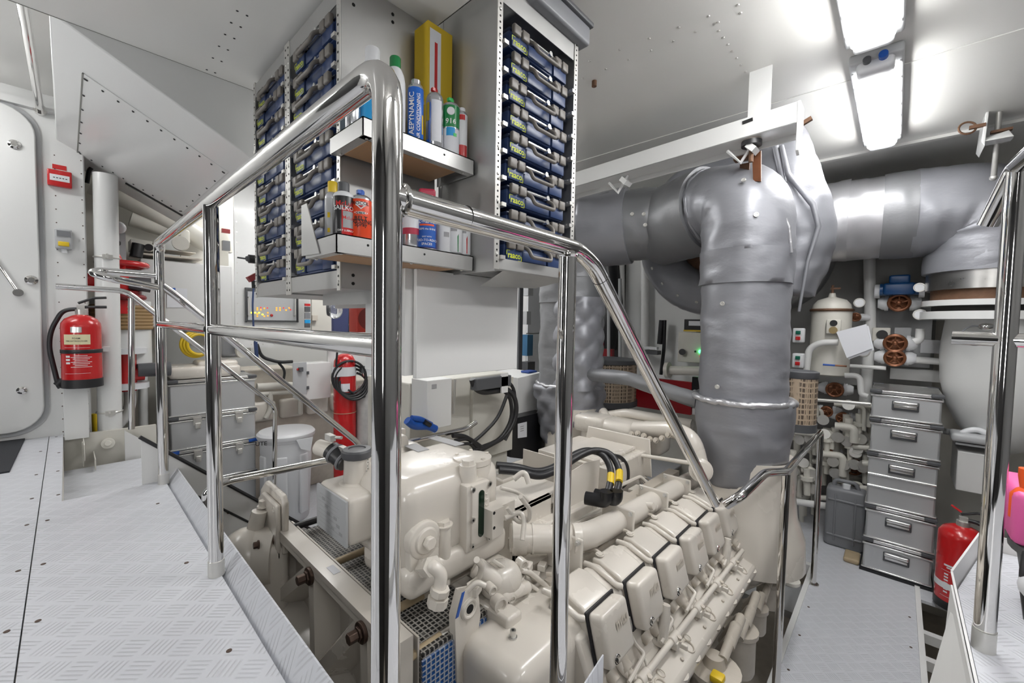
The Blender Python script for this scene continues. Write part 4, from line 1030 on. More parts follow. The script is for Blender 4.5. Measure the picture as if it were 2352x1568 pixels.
b.cyl(PX(1150, 1372, -.93), PX(1215, 1345, -.93), .022, n=14); b.build('front_housing', eng, bevel=.012)
b = MB(cream)
for (px, py, X, r) in ((1147, 1385, -.92, .026), (1172, 1372, -.92, .014), (1128, 1352, -.93, .016), (1200, 1295, -.95, .020)):
    q = PX(px, py, X); b.p().lathe([(r, -.02), (r, .012), (r*.7, .014), (r*.6, .004), (0, .004)], q, (1, -.2, 0), 20)
b.build_each('plug', eng)
b = MB(cream)
for pts, r in ((((1075, 1345), (1100, 1330), (1108, 1300), (1095, 1285)), .010), (((1060, 1385), (1068, 1360), (1095, 1335), (1115, 1345)), .009), (((1130, 1285), (1185, 1322), (1215, 1340), (1235, 1355)), .007), (((1185, 1290), (1195, 1310), (1215, 1312), (1260, 1350)), .010), (((1205, 1325), (1235, 1340), (1255, 1365)), .009),
               (((1165, 1165), (1190, 1200), (1215, 1195), (1218, 1170), (1195, 1140)), .008), (((1160, 1190), (1195, 1175), (1205, 1190), (1200, 1240)), .009), (((1150, 1120), (1190, 1130), (1215, 1150)), .007), (((1180, 1100), (1205, 1080), (1215, 1110)), .010)):
    b.p().tube([PX(x, y, -.97+.02*i) for i, (x, y) in enumerate(pts)], r, 10, bend=.03)
b.build_each('fuel_line', eng)
b = MB(cream)
for (px, py, s) in ((1210, 1302, .035), (1195, 1330, .03), (1090, 1352, .035), (1245, 1300, .03), (1230, 1322, .028)):
    b.p().box(PX(px, py, -.95), (s, s*1.2, s*.8), rz=.4)
b.build_each('clamp_block', eng, bevel=.003)
# ---------------------------------------------------------------- valley between the banks
b = MB(cream).prism([E(-1.36, 1.28, -.10), E(-1.08, 1.28, -.10), E(-1.06, 1.28, -.30), E(-1.5, 1.28, -.30)], (0, .5, -.02)); b.build('valley_cover', eng, bevel=.01)
w = [PX(1190, 1095, -1.35), PX(1300, 1125, -1.16), PX(1300, 1225, -1.16), PX(1190, 1165, -1.35)]
b = MB(cream).bx(-1.37, -1.13, 1.26, 1.275, -.28, -.015).bx(-1.37, -1.13, 1.26, 1.62, -.03, -.012).bx(-1.15, -1.13, 1.26, 1.50, -.30, -.012).prism([V((-1.12, 1.5, .05)), V((-1.12, 1.52, -.2)), V((-1.12, 1.88, -.2)), V((-1.12, 1.9, .06)), V((-1.12, 1.75, .075))], (.004, 0, 0)).prism([V((-1.5, 1.72, .07)), V((-1.12, 1.72, .07)), V((-1.12, 1.72, -.2)), V((-1.5, 1.72, -.2))], (0, .004, 0))
b.build('cable_bracket', eng, bevel=.003)
b = MB(cream).bx(-1.62, -1.12, 2.0, 2.46, -.22, -.02).bx(-1.50, -1.18, 2.02, 2.44, -.02, .0).prism([V((-1.55, 2.46, .06)), V((-1.10, 2.46, .06)), V((-1.08, 2.46, -.18)), V((-1.6, 2.46, -.18))], (0, .012, 0)); b.build('intercooler', eng, bevel=.012)
rnd = random.Random(3); b = MB(cream); c2 = MB(creamd)
for i in range(46):
    y = 1.25+1.3*rnd.random(); x = -1.5+.46*rnd.random(); s = .02+.03*rnd.random()
    (b if i % 3 else c2).p().box(E(x, y, -.235+.09*rnd.random()), (s*(1+rnd.random()), s*(1+2*rnd.random()), s*1.2), rz=rnd.choice((0, 0, .3)))
b.build_each('valve_block', eng, bevel=.003); c2.build_each('valve_block', eng, bevel=.003)
b = MB(cream)
for i in range(22):
    x, y = -1.45+.42*rnd.random(), 1.25+1.0*rnd.random(); l = .15+.3*rnd.random(); z = -.18+.09*rnd.random()
    b.p().tube([E(x, y, z-.05), E(x, y, z), E(x+.05*rnd.random()-.02, y+l, z), E(x+.08, y+l+.03, z-.08)], .005+.007*rnd.random(), 8, bend=.03)
b.build_each('pipe_run', eng)
b = MB(creamd)
for i in range(26):
    x, y = -1.48+.45*rnd.random(), 1.3+1.25*rnd.random(); b.p().hexbolt(E(x, y, -.20+.08*rnd.random()), (rnd.random()-.5, -.4, 1), .011, .018)
b.build_each('valley_bolt', eng)
# left bank, seen over the valley
for k in range(6):
    y = Y0c+.10+PIT*k
    b = MB(cream); b.prism([E(x, y, z) for x, z in ((-1.66, -.145), (-1.74, -.14), (-1.86, -.18), (-1.90, -.33), (-1.66, -.33))], V((0, Wc-.012, 0))); b.build('head_cover', eng, bevel=.010, seg=2)
p0, p1 = PX(1150, 1082, -1.66), PX(1292, 1030, -1.66)
b = MB(cream).cyl(p0, p0+(p1-p0)*1.9, .026, n=18).cyl(p0+(p1-p0)*.45, p0+(p1-p0)*.55, .036, n=18); b.build('coolant_pipe', eng)
b = MB(mgrey).cyl(p0+(p1-p0)*.62, p0+(p1-p0)*.78, .034, n=18); b.build('hose_clamp', eng)
b = MB(zinc).box(p0+V((.02, -.02, .03)), (.03, .14, .008)).box(p0+V((.05, -.03, .02)), (.03, .14, .008)); b.build('bracket', eng)
# far end: turbocharger plenum and cross pipes
b = MB(cream).rbox((-1.45, 2.70, -.03), (.50, .26, .24), .05, 3).rbox((-1.62, 2.66, .04), (.24, .22, .12), .03, 3).rbox((-1.2, 2.72, .0), (.2, .2, .2), .04, 3); b.build('charge_air_plenum', eng)
b = MB(cream)
b.p().tube([PY(1460, 985, 2.6), PY(1545, 985, 2.55), PY(1590, 1005, 2.5), PY(1605, 1060, 2.5), PY(1608, 1085, 2.45)], .05, 20, bend=.1)
b.p().tube([PY(1390, 955, 2.8), PY(1440, 948, 2.8), PY(1590, 975, 2.8)], .035, 18, bend=.05)
b.p().tube([PY(1385, 945, 2.8), PY(1395, 960, 2.75), PY(1388, 990, 2.7)], .035, 16, bend=.05)
b.build_each('charge_air_pipe', eng)
q = PY(1610, 1080, 2.45); b = MB(cream).lathe([(.062, -.03), (.066, 0), (.050, .006), (.048, .03), (0, .035)], q, (.5, -.8, .2), 26); b.build('pipe_cap', eng)
b = MB(creamd)
for i in range(14):
    x = 1395+14*i; b.p().hexbolt(PY(x, 1003+8*math.sin(i), 2.5), (0, -1, .3), .014, .02)
b.build_each('plenum_bolt', eng)
b = MB(cream)
b.p().tube([PY(1400, 1035, 2.4), PY(1470, 1045, 2.4), PY(1600, 1065, 2.42)], .012, 10, bend=.03); b.p().tube([PY(1405, 1025, 2.4), PY(1420, 1050, 2.35), PY(1440, 1060, 2.3)], .016, 10, bend=.03)
b.build_each('pipe_run', eng)
# exhaust foot under the right riser
b = MB(cream).lathe([(.30, -.62), (.29, -.45), (.25, -.33), (.235, -.20), (.235, .0)], (-.62, 2.82, 0), n=36).rbox((-.66, 2.72, -.55), (.36, .30, .34), .10, 5)
b.build('exhaust_foot', eng)
b = MB(cream).prism([E(-.66, 2.58, -.28), E(-.55, 2.60, -.40), E(-.48, 2.66, -.62), E(-.60, 2.62, -.72), E(-.72, 2.56, -.60)], (0, .03, 0)); b.build('end_flange', eng, bevel=.006)
b = MB(cream).lathe([(.24, -.4), (.225, -.1), (.225, .1)], (-1.94, 2.85, 0), n=32); b.build('exhaust_foot', eng)
# auxiliary filters low on the right flank
b = MB(creamd)
for (px, py, r, h, Y) in ((1700, 1440, .07, .22, 1.9), (1640, 1530, .09, .26, 1.75), (1765, 1330, .06, .16, 2.4), (1735, 1390, .055, .14, 2.15), (1800, 1270, .05, .10, 2.7)):
    q = PX(px, py, -.50); q = V((-.50, q.y, q.z)); b.p().lathe([(r*.9, -h), (r, -h*.9), (r, -.03), (r*1.15, -.02), (r*1.15, .0), (r*.5, .01), (r*.4, .05), (0, .055)], q, n=20)
b.build_each('oil_filter', eng)
b = MB(creamd); rnd = random.Random(9)
for i in range(12):
    q = PX(1660+13*i, 1500-20*i+30*rnd.random(), -.47); b.p().tube([q, q+V((.0, .12, .03)), q+V((-.06, .15, -.1))], .016+.01*rnd.random(), 10, bend=.03)
b.build_each('pipe_run', eng)
b = MB(yellow).rbox(PX(1648, 1556, -.46), (.05, .05, .03), .01, 2); b.build('oil_plug', eng)
# ---------------------------------------------------------------- black battery cables over the valley
cb = thing('power_cable', 'pair of black power cables looping over the engine valley with yellow tags', 'cable', (-1.2, 1.4, -.0), 'black cables at the engine')
W = [PX(1140, 1068, -1.30), PX(1190, 1072, -1.24), PX(1232, 1085, -1.2), PX(1270, 1075, -1.18), PX(1305, 1050, -1.15), PX(1345, 1032, -1.12), PX(1385, 1040, -1.06), PX(1404, 1075, -1.0), PX(1402, 1112, -.96), PX(1392, 1142, -.94)]
b = MB(black).tube(W, .0165, 16, bend=.06).tube([p+V((.03, -.012, -.012)) for p in W[:3]]+[p+V((.028, .03, 0)) for p in W[3:]], .0165, 16, bend=.06); b.build('sheath', cb)
b = MB(blackp).p().tube([W[-1]+V((0, 0, .03)), W[-1]-V((.0, -.0, .02)), W[-1]+V((-.09, -.03, -.02))], .030, 16, bend=.03).p().tube([W[-1]+V((.03, .04, .03)), W[-1]+V((.03, .04, -.015)), W[-1]+V((-.07, .02, -.015))], .030, 16, bend=.03); b.build_each('plug', cb)
b = MB(yellow).p().tube([W[-2], W[-2]+(W[-3]-W[-2])*.62], .0178, 14).p().tube([W[-2]+V((.028, .03, .012)), W[-2]+(W[-3]-W[-2])*.8+V((.028, .03, 0))], .0178, 14); b.build_each('tag', cb)
c3 = thing('power_cable', 'short single black cable curving down beside the yellow tagged pair', 'cable', (-1.1, 1.75, 0), 'black cables at the engine')
MB(black).tube([PX(1405, 1045, -1.14), PX(1428, 1050, -1.13), PX(1442, 1072, -1.12), PX(1442, 1105, -1.12), PX(1425, 1122, -1.13), PX(1400, 1118, -1.16)], .012, 14, bend=.04).build('sheath', c3)
# ------------------------------------------------------------------ lagged exhaust pipes
def resample(path, step):
    P = [V(p) for p in path]; out = [P[0]]; 
    for a, c in zip(P, P[1:]):
        n = max(1, int((c-a).length/step)); out += [a+(c-a)*(i+1)/n for i in range(n)]
    return out
def lag(b, path, r, bend=.25, step=.022, n=56, amp=.018, fold=.008, seed=0, quilt=None, caps=True, rfn=None):
    P = resample(fillet(path, bend, 12) if bend else path, step)
    L = [0]
    for a, c in zip(P, P[1:]): L.append(L[-1]+(c-a).length)
    rs = [(r if rfn is None else rfn(l/L[-1])) for l in L]
    def fn(i, a, rr):
        s = L[i]; q = V((math.cos(a)*1.6+seed, math.sin(a)*1.6, s*4.5))
        d = amp*noise.noise(q*1.3)+amp*.6*noise.noise(V((math.cos(a)*2.5, math.sin(a)*2.5+seed, s*13)))
        d += fold*max(0, noise.noise(V((math.cos(a)*1.2, math.sin(a)*1.2+seed, s*22))))
        if quilt:
            c0, wq, hq = quilt; da = ((a-c0+PI) % (2*PI))-PI
            if abs(da) < wq:
                u = da*rr/hq; v = s/hq
                d += .034*(abs(math.sin(PI*(u+v)*.5))*abs(math.sin(PI*(u-v)*.5)))**.5-.006
        return rr*(1+d/rr*.9) if False else rr+d*.9
    return b.tube(P, rs, n, 0, caps, fn)
def gather(b, c, r, ax=(0, 0, 1), t=.016, n=90, seed=0, amp=.010):
    """puckered rim of a lagging sleeve"""
    x, y, z = frame(ax); P = []
    for i in range(n):
        a = 2*PI*i/n; rr = r+amp*noise.noise(V((math.cos(a)*6+seed, math.sin(a)*6, 0))); P.append(V(c)+x*math.cos(a)*rr+y*math.sin(a)*rr+z*(amp*1.3*noise.noise(V((math.cos(a)*4, math.sin(a)*4+seed, 3)))))
    P.append(P[0]); P.append(P[1])
    return b.tube(P, [t*(1+.35*noise.noise(V((i*.9, seed, 0)))) for i in range(len(P))], 10, 0, False)
def buttons(b, pts):
    for p, nrm in pts: b.p().cyl(p, V(p)+V(nrm).normalized()*.006, .013, n=14).torus(V(p)+V(nrm).normalized()*.006, nrm, .009, .002, 12, 5)
    return b
# right riser
rx, ry = -.69, 2.80
ex = thing('exhaust_riser', 'big silver grey lagged exhaust riser with elbow, standing at the far end of the engine', 'exhaust pipe', (rx, ry, -.25))
lag(MB(lagm), [(rx+.015, ry, .22), (rx, ry, 1.06)], .238, 0, amp=.008, fold=.010, seed=1).build('sleeve', ex, ang=80)
b = MB(lagm); lag(b, [(rx, ry, 1.02), (rx, ry, 1.215)], .252, 0, amp=.012, seed=2); b.build('cuff', ex, ang=80)
b = MB(lagm); lag(b, [(rx, ry, 1.20), (rx-.005, ry, 1.52), (-1.0, 2.98, 1.56), (-1.32, 3.10, 1.52)], .248, .34, amp=.012, fold=.010, seed=3); b.build('elbow_jacket', ex, ang=80)
b = MB(foil)
P = []
for i in range(26):
    t = i/25; a = .15+1.35*t
    P.append(V((rx+.262*math.cos(a)*.985, ry-.10+.02*math.sin(9*t), 1.22+.40*t+.16*math.sin(a))))
E_ = [PY(1818, 580, 2.72), PY(1812, 520, 2.70), PY(1790, 470, 2.68), PY(1762, 425, 2.67), PY(1735, 400, 2.68)]
b.tube(E_, .009, 8).tube([p+V((-.035, -.01, .0)) for p in E_], .007, 8); b.build('lacing_seam', ex)
b = MB(lagm)
lag(b, [(rx+.02, ry, .335), (rx+.03, ry, -.02), (rx+.06, ry, -.16)], .29, 0, amp=.012, fold=.012, seed=4, rfn=lambda t: .272-.02*t-.04*t*t); b.build('skirt', ex, ang=80)
gather(MB(foil), (rx+.015, ry, .335), .268, t=.018, seed=4).build('gathered_rim', ex, ang=80)
b = MB(zinc); buttons(b, [((rx-.05, ry-.236, .90), (0, -1, 0)), ((rx-.06, ry-.238, .42), (0, -1, 0)), ((rx+.10, ry-.23, 1.38), (.3, -1, .1)), ((rx+.03, ry-.225, 1.58), (.1, -1, .6))]); b.build_each('lagging_button', ex)
gather(MB(lagm), (-.93, 2.945, 1.552), .252, (-1, .42, -.1), t=.012, seed=8).build('gathered_rim', ex, ang=80)
b = MB(lagd); lag(b, [(-.95, 2.955, 1.55), (-1.36, 3.13, 1.52)], .285, 0, amp=.006, seed=9); b.build('sleeve', ex, ang=80)
# left riser and cross run
lx, ly = -2.02, 2.88
el = thing('exhaust_riser', 'slimmer lagged exhaust riser behind the stair rail post, with a quilted pad', 'exhaust pipe', (lx, ly, -.3))
lag(MB(lagd), [(lx, ly, .22), (lx, ly, .99)], .25, 0, amp=.014, seed=11).build('sleeve', el, ang=80)
b = MB(lagm); lag(b, [(lx+.09, ly-.035, .25), (lx+.09, ly-.035, .98)], .21, 0, amp=.006, seed=12, quilt=(2.4, 3.2, .105)); b.build('quilted_pad', el, ang=80)
lag(MB(lagd), [(lx, ly, .94), (lx, ly, 1.20)], .262, 0, amp=.012, seed=13).build('cuff', el, ang=80)
b = MB(lagd); lag(b, [(lx, ly, 1.14), (lx, ly, 1.50), (-1.72, 2.90, 1.53), (-1.38, 3.08, 1.54)], .265, .25, amp=.014, seed=14); b.build('elbow_jacket', el, ang=80)
b = MB(lagm); lag(b, [(-1.88, 2.88, 1.51), (-1.55, 2.98, 1.53)], .287, 0, amp=.006, seed=15); b.build('sleeve', el, ang=80)
b = MB(lagm); lag(b, [(lx+.02, ly, .27), (lx+.03, ly, -.05), (lx+.05, ly, -.20)], .29, 0, amp=.03, fold=.03, seed=16, rfn=lambda t: .285-.03*t-.03*t*t, quilt=(2.6, 1.5, .10)); b.build('skirt', el, ang=80)
gather(MB(foil), (lx+.02, ly, .27), .272, t=.014, seed=17).build('gathered_rim', el, ang=80)
b = MB(zinc)
for (px, py) in ((1452, 492), (1479, 492), (1482, 517)):
    p = PY(px, py, 2.63); buttons(b, [(p, (.3, -1, .2))])
b.build_each('lagging_button', el)
c = [PY(1362, 857, 2.78), PY(1440, 868, 2.72), PY(1600, 888, 2.62)]
b = MB(lagd); lag(b, [V((-1.80, 2.80, .375)), c[1], V((-.90, 2.70, .30))], .05, .05, n=24, amp=.006, fold=.004, seed=20); tag(b.build('lagged_pipe', ang=80), 'thin grey lagged pipe bridging the two exhaust risers', 'pipe')
# silencer behind
sl_ = thing('exhaust_silencer', 'large dark grey lagged silencer drum under the ceiling behind the exhaust elbows', 'silencer', (-1.0, 4.0, .85))
S = V((-1.02, 3.42, 1.47))
lag(MB(lagd), [S+V((0, .02, 0)), S+V((0, 1.42, 0))], .585, 0, step=.06, n=72, amp=.02, seed=21).build('drum', sl_, ang=80)
b = MB(lagm); b.lathe([(.60, .05), (.615, -.08), (.57, -.14), (.34, -.12), (.30, -.06), (.30, .02)], S, (0, 1, 0), 64); b.build('end_ring', sl_, ang=70)
b = MB(rustm).lathe([(.31, -.02), (.2, .03), (0, .04)], S, (0, 1, 0), 40); b.build('bare_end', sl_)
gather(MB(foil), S+V((0, -.05, 0)), .612, (0, 1, 0), t=.014, seed=23, n=140).build('gathered_rim', sl_, ang=80)
b = MB(zinc); buttons(b, [(S+V((.53*math.cos(a), -.135, .53*math.sin(a))), (math.cos(a)*.6, -1, math.sin(a)*.6)) for a in (3.6, 3.9, 4.2, 4.5, 4.8, .15, .45, .75)]); b.build_each('lagging_button', sl_)
up = MB(lagm); lag(up, [V((-.66, 3.36, 2.08)), V((-.60, 3.33, 1.70)), V((-.50, 3.32, 1.35)), V((-.56, 3.3, 1.0))], .15, .3, amp=.015, seed=24, rfn=lambda t: .15+.07*math.sin(PI*t)); up.build('flange_jacket', sl_, ang=80)
fo = MB(lagm); fo.tube([PY(1795, 335, 3.12), PY(1810, 400, 3.1), PY(1868, 470, 3.1), PY(1880, 520, 3.12), PY(1855, 600, 3.12), PY(1835, 715, 3.12)], [.014, .017, .019, .015, .011, .008], 10); fo.tube([PY(1780, 335, 3.13), PY(1800, 420, 3.12)], .02, 10); fo.build('lacing_seam', sl_, ang=80)
# big cross pipe to the right with its elbow going down
bp = thing('exhaust_pipe', 'very wide silver lagged pipe crossing under the ceiling and bending down over the white separator', 'exhaust pipe', (0, 4.45, 1.0))
b = MB(foil); b.mats = [mat('smooth_silver_foil', (.50, .50, .52), .36, .7, bump=.25, scale=9, var=.1)]; lag(b, [(-.75, 4.40, 1.66), (-.33, 4.42, 1.655)], .325, 0, amp=.010, seed=30); b.build('foil_wrap', bp, ang=80)
b = MB(MATS['smooth_silver_foil']); lag(b, [(-.36, 4.42, 1.655), (-.10, 4.43, 1.652)], .318, 0, amp=.010, seed=31); b.build('foil_wrap', bp, ang=80)
lag(MB(lagd), [(-.13, 4.43, 1.652), (.06, 4.44, 1.65)], .325, 0, amp=.008, seed=32).build('band', bp, ang=80)
b = MB(lagm); lag(b, [(.04, 4.44, 1.65), (.45, 4.47, 1.64), (.45, 4.48, 1.20)], .325, .34, amp=.012, fold=.012, seed=33); b.build('elbow_jacket', bp, ang=80)
b = MB(lagm); lag(b, [(.45, 4.48, 1.32), (.45, 4.48, 1.185)], .332, 0, amp=.006, fold=.004, seed=34); b.build('cuff', bp, ang=80)
MB(brushed).cyl((.45, 4.48, 1.06), (.45, 4.48, 1.20), .31, n=48).build('steel_band', bp)
b = MB(rustm).cyl((.45, 4.48, .985), (.45, 4.48, 1.06), .28, n=40); b.build('bellows', bp)
# white separator under it
sp_ = thing('separator_vessel', 'bulging white vessel with flanges under the wide bent pipe', 'vessel', (.40, 4.5, -.3))
b = MB(white).p().lathe([(.28, .0), (.335, .0), (.335, .04), (.28, .04)], (.46, 4.48, .945), n=48).p().lathe([(.0, 0), (.34, 0), (.34, .055), (.0, .055)], (.46, 4.48, .85), n=48); b.build_each('flange', sp_)
b = MB(darkv).cyl((.46, 4.48, .905), (.46, 4.48, .945), .28, n=40); b.build('gasket_gap', sp_)
b = MB(white).lathe([(.03, -.70), (.14, -.64), (.24, -.52), (.31, -.36), (.345, -.18), (.355, .0), (.35, .12), (.335, .27)], (.60, 4.62, .58), n=52); b.build('vessel_body', sp_)
b = MB(chrome).ball(PY(2265, 750, 4.22), .04, (1, .6, .6), 16); b.use(mgrey).torus(PY(2240, 770, 4.22), (.1, -1, 0), .065, .006, 24, 6, PI*.4, PI*1.9); b.build('sample_valve', sp_)

# ------------------------------------------------------------------ hanger beam, hooks, mounts
bm_ = thing('hanger_beam', 'white steel hanger beam on a flat strut under the ceiling', 'beam', (-1.1, 2.55, 1.8))
a, c_ = PY(1300, 402, 2.5), PY(1832, 232, 2.5)
b = MB(white); h = .105; x0, x1 = -1.95, c_.x
z0b, z1b = 1.845, 1.895
b.prism([V((x0, 2.5, z0b-h)), V((x1, 2.5, z1b-h)), V((x1, 2.5, z1b)), V((x0, 2.5, z0b))], (0, .008, 0)).prism([V((x0, 2.5, z0b-h)), V((x1, 2.5, z1b-h)), V((x1, 2.5, z1b-h+.008)), V((x0, 2.5, z0b-h+.008))], (0, .14, 0)).prism([V((x0, 2.64, z0b-h-.03)), V((x1, 2.64, z1b-h-.03)), V((x1, 2.64, z1b-h+.01)), V((x0, 2.64, z0b-h+.01))], (0, .008, 0))
b.build('channel', bm_, bevel=.003)
b = MB(white).prism([V((x1, 2.495, z1b)), V((x1, 2.50, z1b-h)), V((x1, 2.50, z1b-.24)), V((x1, 2.53, z1b-.26)), V((x1, 2.60, z1b-.1)), V((x1, 2.60, z1b))], (.014, 0, 0)); b.build('end_plate', bm_, bevel=.003)
p, q = PY(1718, 245, 2.5), PY(1770, 230, 2.5)
MB(white).bx(p.x, q.x, 2.502, 2.510, 1.86, ZC).build('strut', bm_)
MB(white).bx(-1.82, -1.79, 2.502, 2.51, 1.8, ZC).build('strut', bm_)
hq = PY(1717, 278, 2.499); b = MB(hole).box(hq, (.05, .003, .018), ry=-.1); b.build('slot', bm_)
for px, py in ((1702, 352), (1420, 425)):
    k = PY(px, py, 2.56); b = MB(white).tube([k+V((-.07, 0, .03)), k+V((0, 0, -.05)), k+V((.07, 0, .05))], .010, 6).box(k+V((.055, .0, .01)), (.03, .08, .05), ry=-.8); b.build('gusset', bm_)
k = PY(1727, 312, 2.56)
b = MB(creamd).box(k+V((0, 0, .02)), (.13, .10, .012)).cyl(k+V((0, 0, -.04)), k+V((0, 0, .02)), .045, .055, n=20); b.use(black).cyl(k+V((0, 0, -.055)), k+V((0, 0, -.03)), .05, n=20); b.use(zinc).cyl(k+V((-.05, -.04, .014)), k+V((-.05, -.04, .0)), .012, n=10).cyl(k+V((.05, -.04, .014)), k+V((.05, -.04, .0)), .012, n=10)
tag(b.build('rubber_mount'), 'rusty rubber mount bolted under the white hanger beam', 'mount')
b = MB(copper).prism([PY(1727, 348, 2.62), PY(1748, 345, 2.62), PY(1748, 416, 2.62), PY(1730, 416, 2.62)], (0, .012, 0)); b.use(rustm).cyl(k+V((0, 0, -.05)), k+V((0, 0, -.14)), .012, n=10).box(PY(1714, 362, 2.66), (.12, .05, .02)).box(PY(1710, 400, 2.68), (.05, .012, .12))
tag(b.build('hanger_strap'), 'bare copper coloured strap holding the exhaust elbow below the mount', 'bracket')
# threaded rod hanger at the right
hg = thing('pipe_hanger', 'white bracket with threaded rod and ring under the ceiling above the wide bent pipe', 'bracket', PY(2285, 310, 3.9))
k = PY(2278, 305, 3.9)
b = MB(white).prism([PY(2270, 225, 3.9), PY(2276, 225, 3.9), PY(2262, 335, 3.9), PY(2254, 325, 3.9)], (0, .25, 0)).prism([PY(2256, 325, 3.9), PY(2330, 312, 3.9), PY(2318, 298, 3.95), PY(2258, 318, 3.95)], (0, .1, 0)); b.build('plate', hg, bevel=.003)
MB(zinc).cyl(PY(2296, 255, 3.95), PY(2282, 408, 4.1), .014, n=12).ball(PY(2282, 408, 4.1), .02, n=10).build('threaded_rod', hg)
b = MB(rustm).torus(PY(2222, 294, 3.9), (.3, -1, .2), .04, .006, 20, 8).box(PY(2245, 290, 3.9), (.07, .02, .02)).box(PY(2300, 300, 3.97), (.09, .03, .015)); b.build('ring_bolt', hg)
b = MB(rustm).box(PY(1845, 283, 2.7), (.08, .02, .02), ry=-.4); tag(b.build('ceiling_lug'), 'rusty lug behind the end plate of the hanger beam', 'bracket')
# ------------------------------------------------------------------ left-hand side: extinguisher, hydrant, boxes, panel
def extinguisher(label, c, r, H, face):
    """c base centre; face unit vector towards viewer"""
    t = thing('fire_extinguisher', label, 'fire extinguisher', c); c = V(c); f = V(face).normalized(); s = V((0, 0, 1)).cross(f)
    b = MB(red).lathe([(r*.9, 0), (r, .006), (r, H-.07), (r*.97, H-.045), (r*.8, H-.018), (r*.5, H), (r*.3, H+.008)], c+V((0, 0, .05)), n=36); cy_ = b.build('cylinder', t)
    MB(black).lathe([(r*.9, 0), (r*1.03, .003), (r*1.03, .055), (r, .056)], c, n=36).build('foot_ring', t)
    top = c+V((0, 0, H+.055))
    b = MB(zinc).cyl(top, top+V((0, 0, .035)), r*.28, n=16).box(top+V((0, 0, .045)), (.04, .035, .035)); b.build('valve', t)
    b = MB(black).tube([top+V((0, 0, .05))-s*.01, top+V((0, 0, .055))+s*.12], .009, 8).tube([top+V((0, 0, .075))-s*.01, top+V((0, 0, .11))+s*.06, top+V((0, 0, .115))+s*.12], .008, 8); b.build('lever', t)
    return t, c, f, s, top, cy_
t, c, f, s, top, cy = extinguisher('red fire extinguisher strapped to the white bulkhead beside the door', (-3.77, .062, .315), .092, .40, (.9, -.25, 0))
b = MB(black).tube([top+V((0, 0, .04)), top-s*.08+V((0, 0, .03)), c-s*.135+V((0, 0, .36)), c-s*.145+V((0, 0, .25)), c-s*.11+V((0, 0, .02)), c-s*.10+V((0, 0, .0))], .0125, 14, bend=.08); b.build('hose', t)
b = MB(black).cyl(c-s*.115+V((0, 0, .02)), c-s*.09+V((0, 0, .05)), .02, n=12); b.build('nozzle_clip', t)
o = c+V((0, 0, .05))
MB(black).lathe([(.0935, -.012), (.095, -.010), (.095, .010), (.0935, .012)], c+V((0, 0, .23)), n=36).build('strap', t)
MB(cremepaper).patch(c+V((0, 0, .305)), s, (0, 0, 1), .125, .062, .092, .0008).build('label', cy)
MB(letterk).text('FOAM', c+V((0, 0, .312)), s, (0, 0, 1), .013, cyl=.092, lift=.0016).build('lettering', cy)
MB(letterk).text('FIRE EXTINGUISHER', c+V((0, 0, .295)), s, (0, 0, 1), .011, cyl=.092, lift=.0016).build('lettering', cy)
b = MB(pinkred)
b.use(letterw).patch(c+V((0, 0, .255)), s, (0, 0, 1), .12, .0015, .092, .0008)
for i in range(8): b.patch(c+V((0, 0, .205-.010*i)), s, (0, 0, 1), .055+.02*((i*5) % 3), .003, .092, .0008, 6, .02)
for i in range(3): b.patch(c+V((0, 0, .20-.02*i)), s, (0, 0, 1), .022, .012, .092, .0008, 4, -.042)
b.patch(c+V((0, 0, .095)), s, (0, 0, 1), .12, .0015, .092, .0008); b.build('printed_panel', cy)
MB(alubright).patch(c+V((0, 0, .365)), s, (0, 0, 1), .05, .034, .092, .001).build('badge', cy)
b = MB(white).box(c+V((-.06, .08, .235)), (.10, .10, .03)); tag(b.build('wall_bracket'), 'white clamp bracket holding the strapped extinguisher', 'bracket')
# call point, socket, tag
p0, p1 = PX(110, 392, -3.892), PX(164, 432, -3.892)
cp = thing('fire_call_point', 'red fire alarm call point with white strip on the white pillar', 'alarm', (-3.88, (p0.y+p1.y)/2, (p0.z+p1.z)/2))
yc, zc = (p0.y+p1.y)/2, (p0.z+p1.z)/2
MB(red).rbox((-3.878, yc, zc), (.04, .105, .10), .006).build('case', cp)
MB(sheld).bx(-3.858, -3.856, yc-.042, yc+.042, zc-.018, zc+.02).build('press_plate', cp)
b = MB(letterk)
for i in range(5): b.bx(-3.856, -3.8555, yc-.028+.013*i, yc-.020+.013*i, zc-.002, zc+.003)
b.build('lettering', cp)
b = MB(letterr).bx(-3.895, -3.893, yc-.03, yc+.03, zc+.062, zc+.09); tag(b.build('warning_sticker'), 'tiny red and yellow sticker above the fire call point', 'sticker')
p = PX(146, 550, -3.88)
so = thing('switch_socket', 'grey switch socket with yellow insert on the white pillar', 'socket', p)
MB(lgrey).rbox((-3.87, p.y, p.z), (.05, .075, .125), .008).build('case', so)
MB(mgrey).bx(-3.845, -3.840, p.y-.028, p.y+.028, p.z+.015, p.z+.05).build('flap', so)
MB(yellow).rbox((-3.843, p.y, p.z-.032), (.012, .048, .028), .004).build('insert', so); MB(sheld).cyl((-3.87, p.y, p.z-.062), (-3.87, p.y, p.z-.085), .014, n=12).build('gland', so)
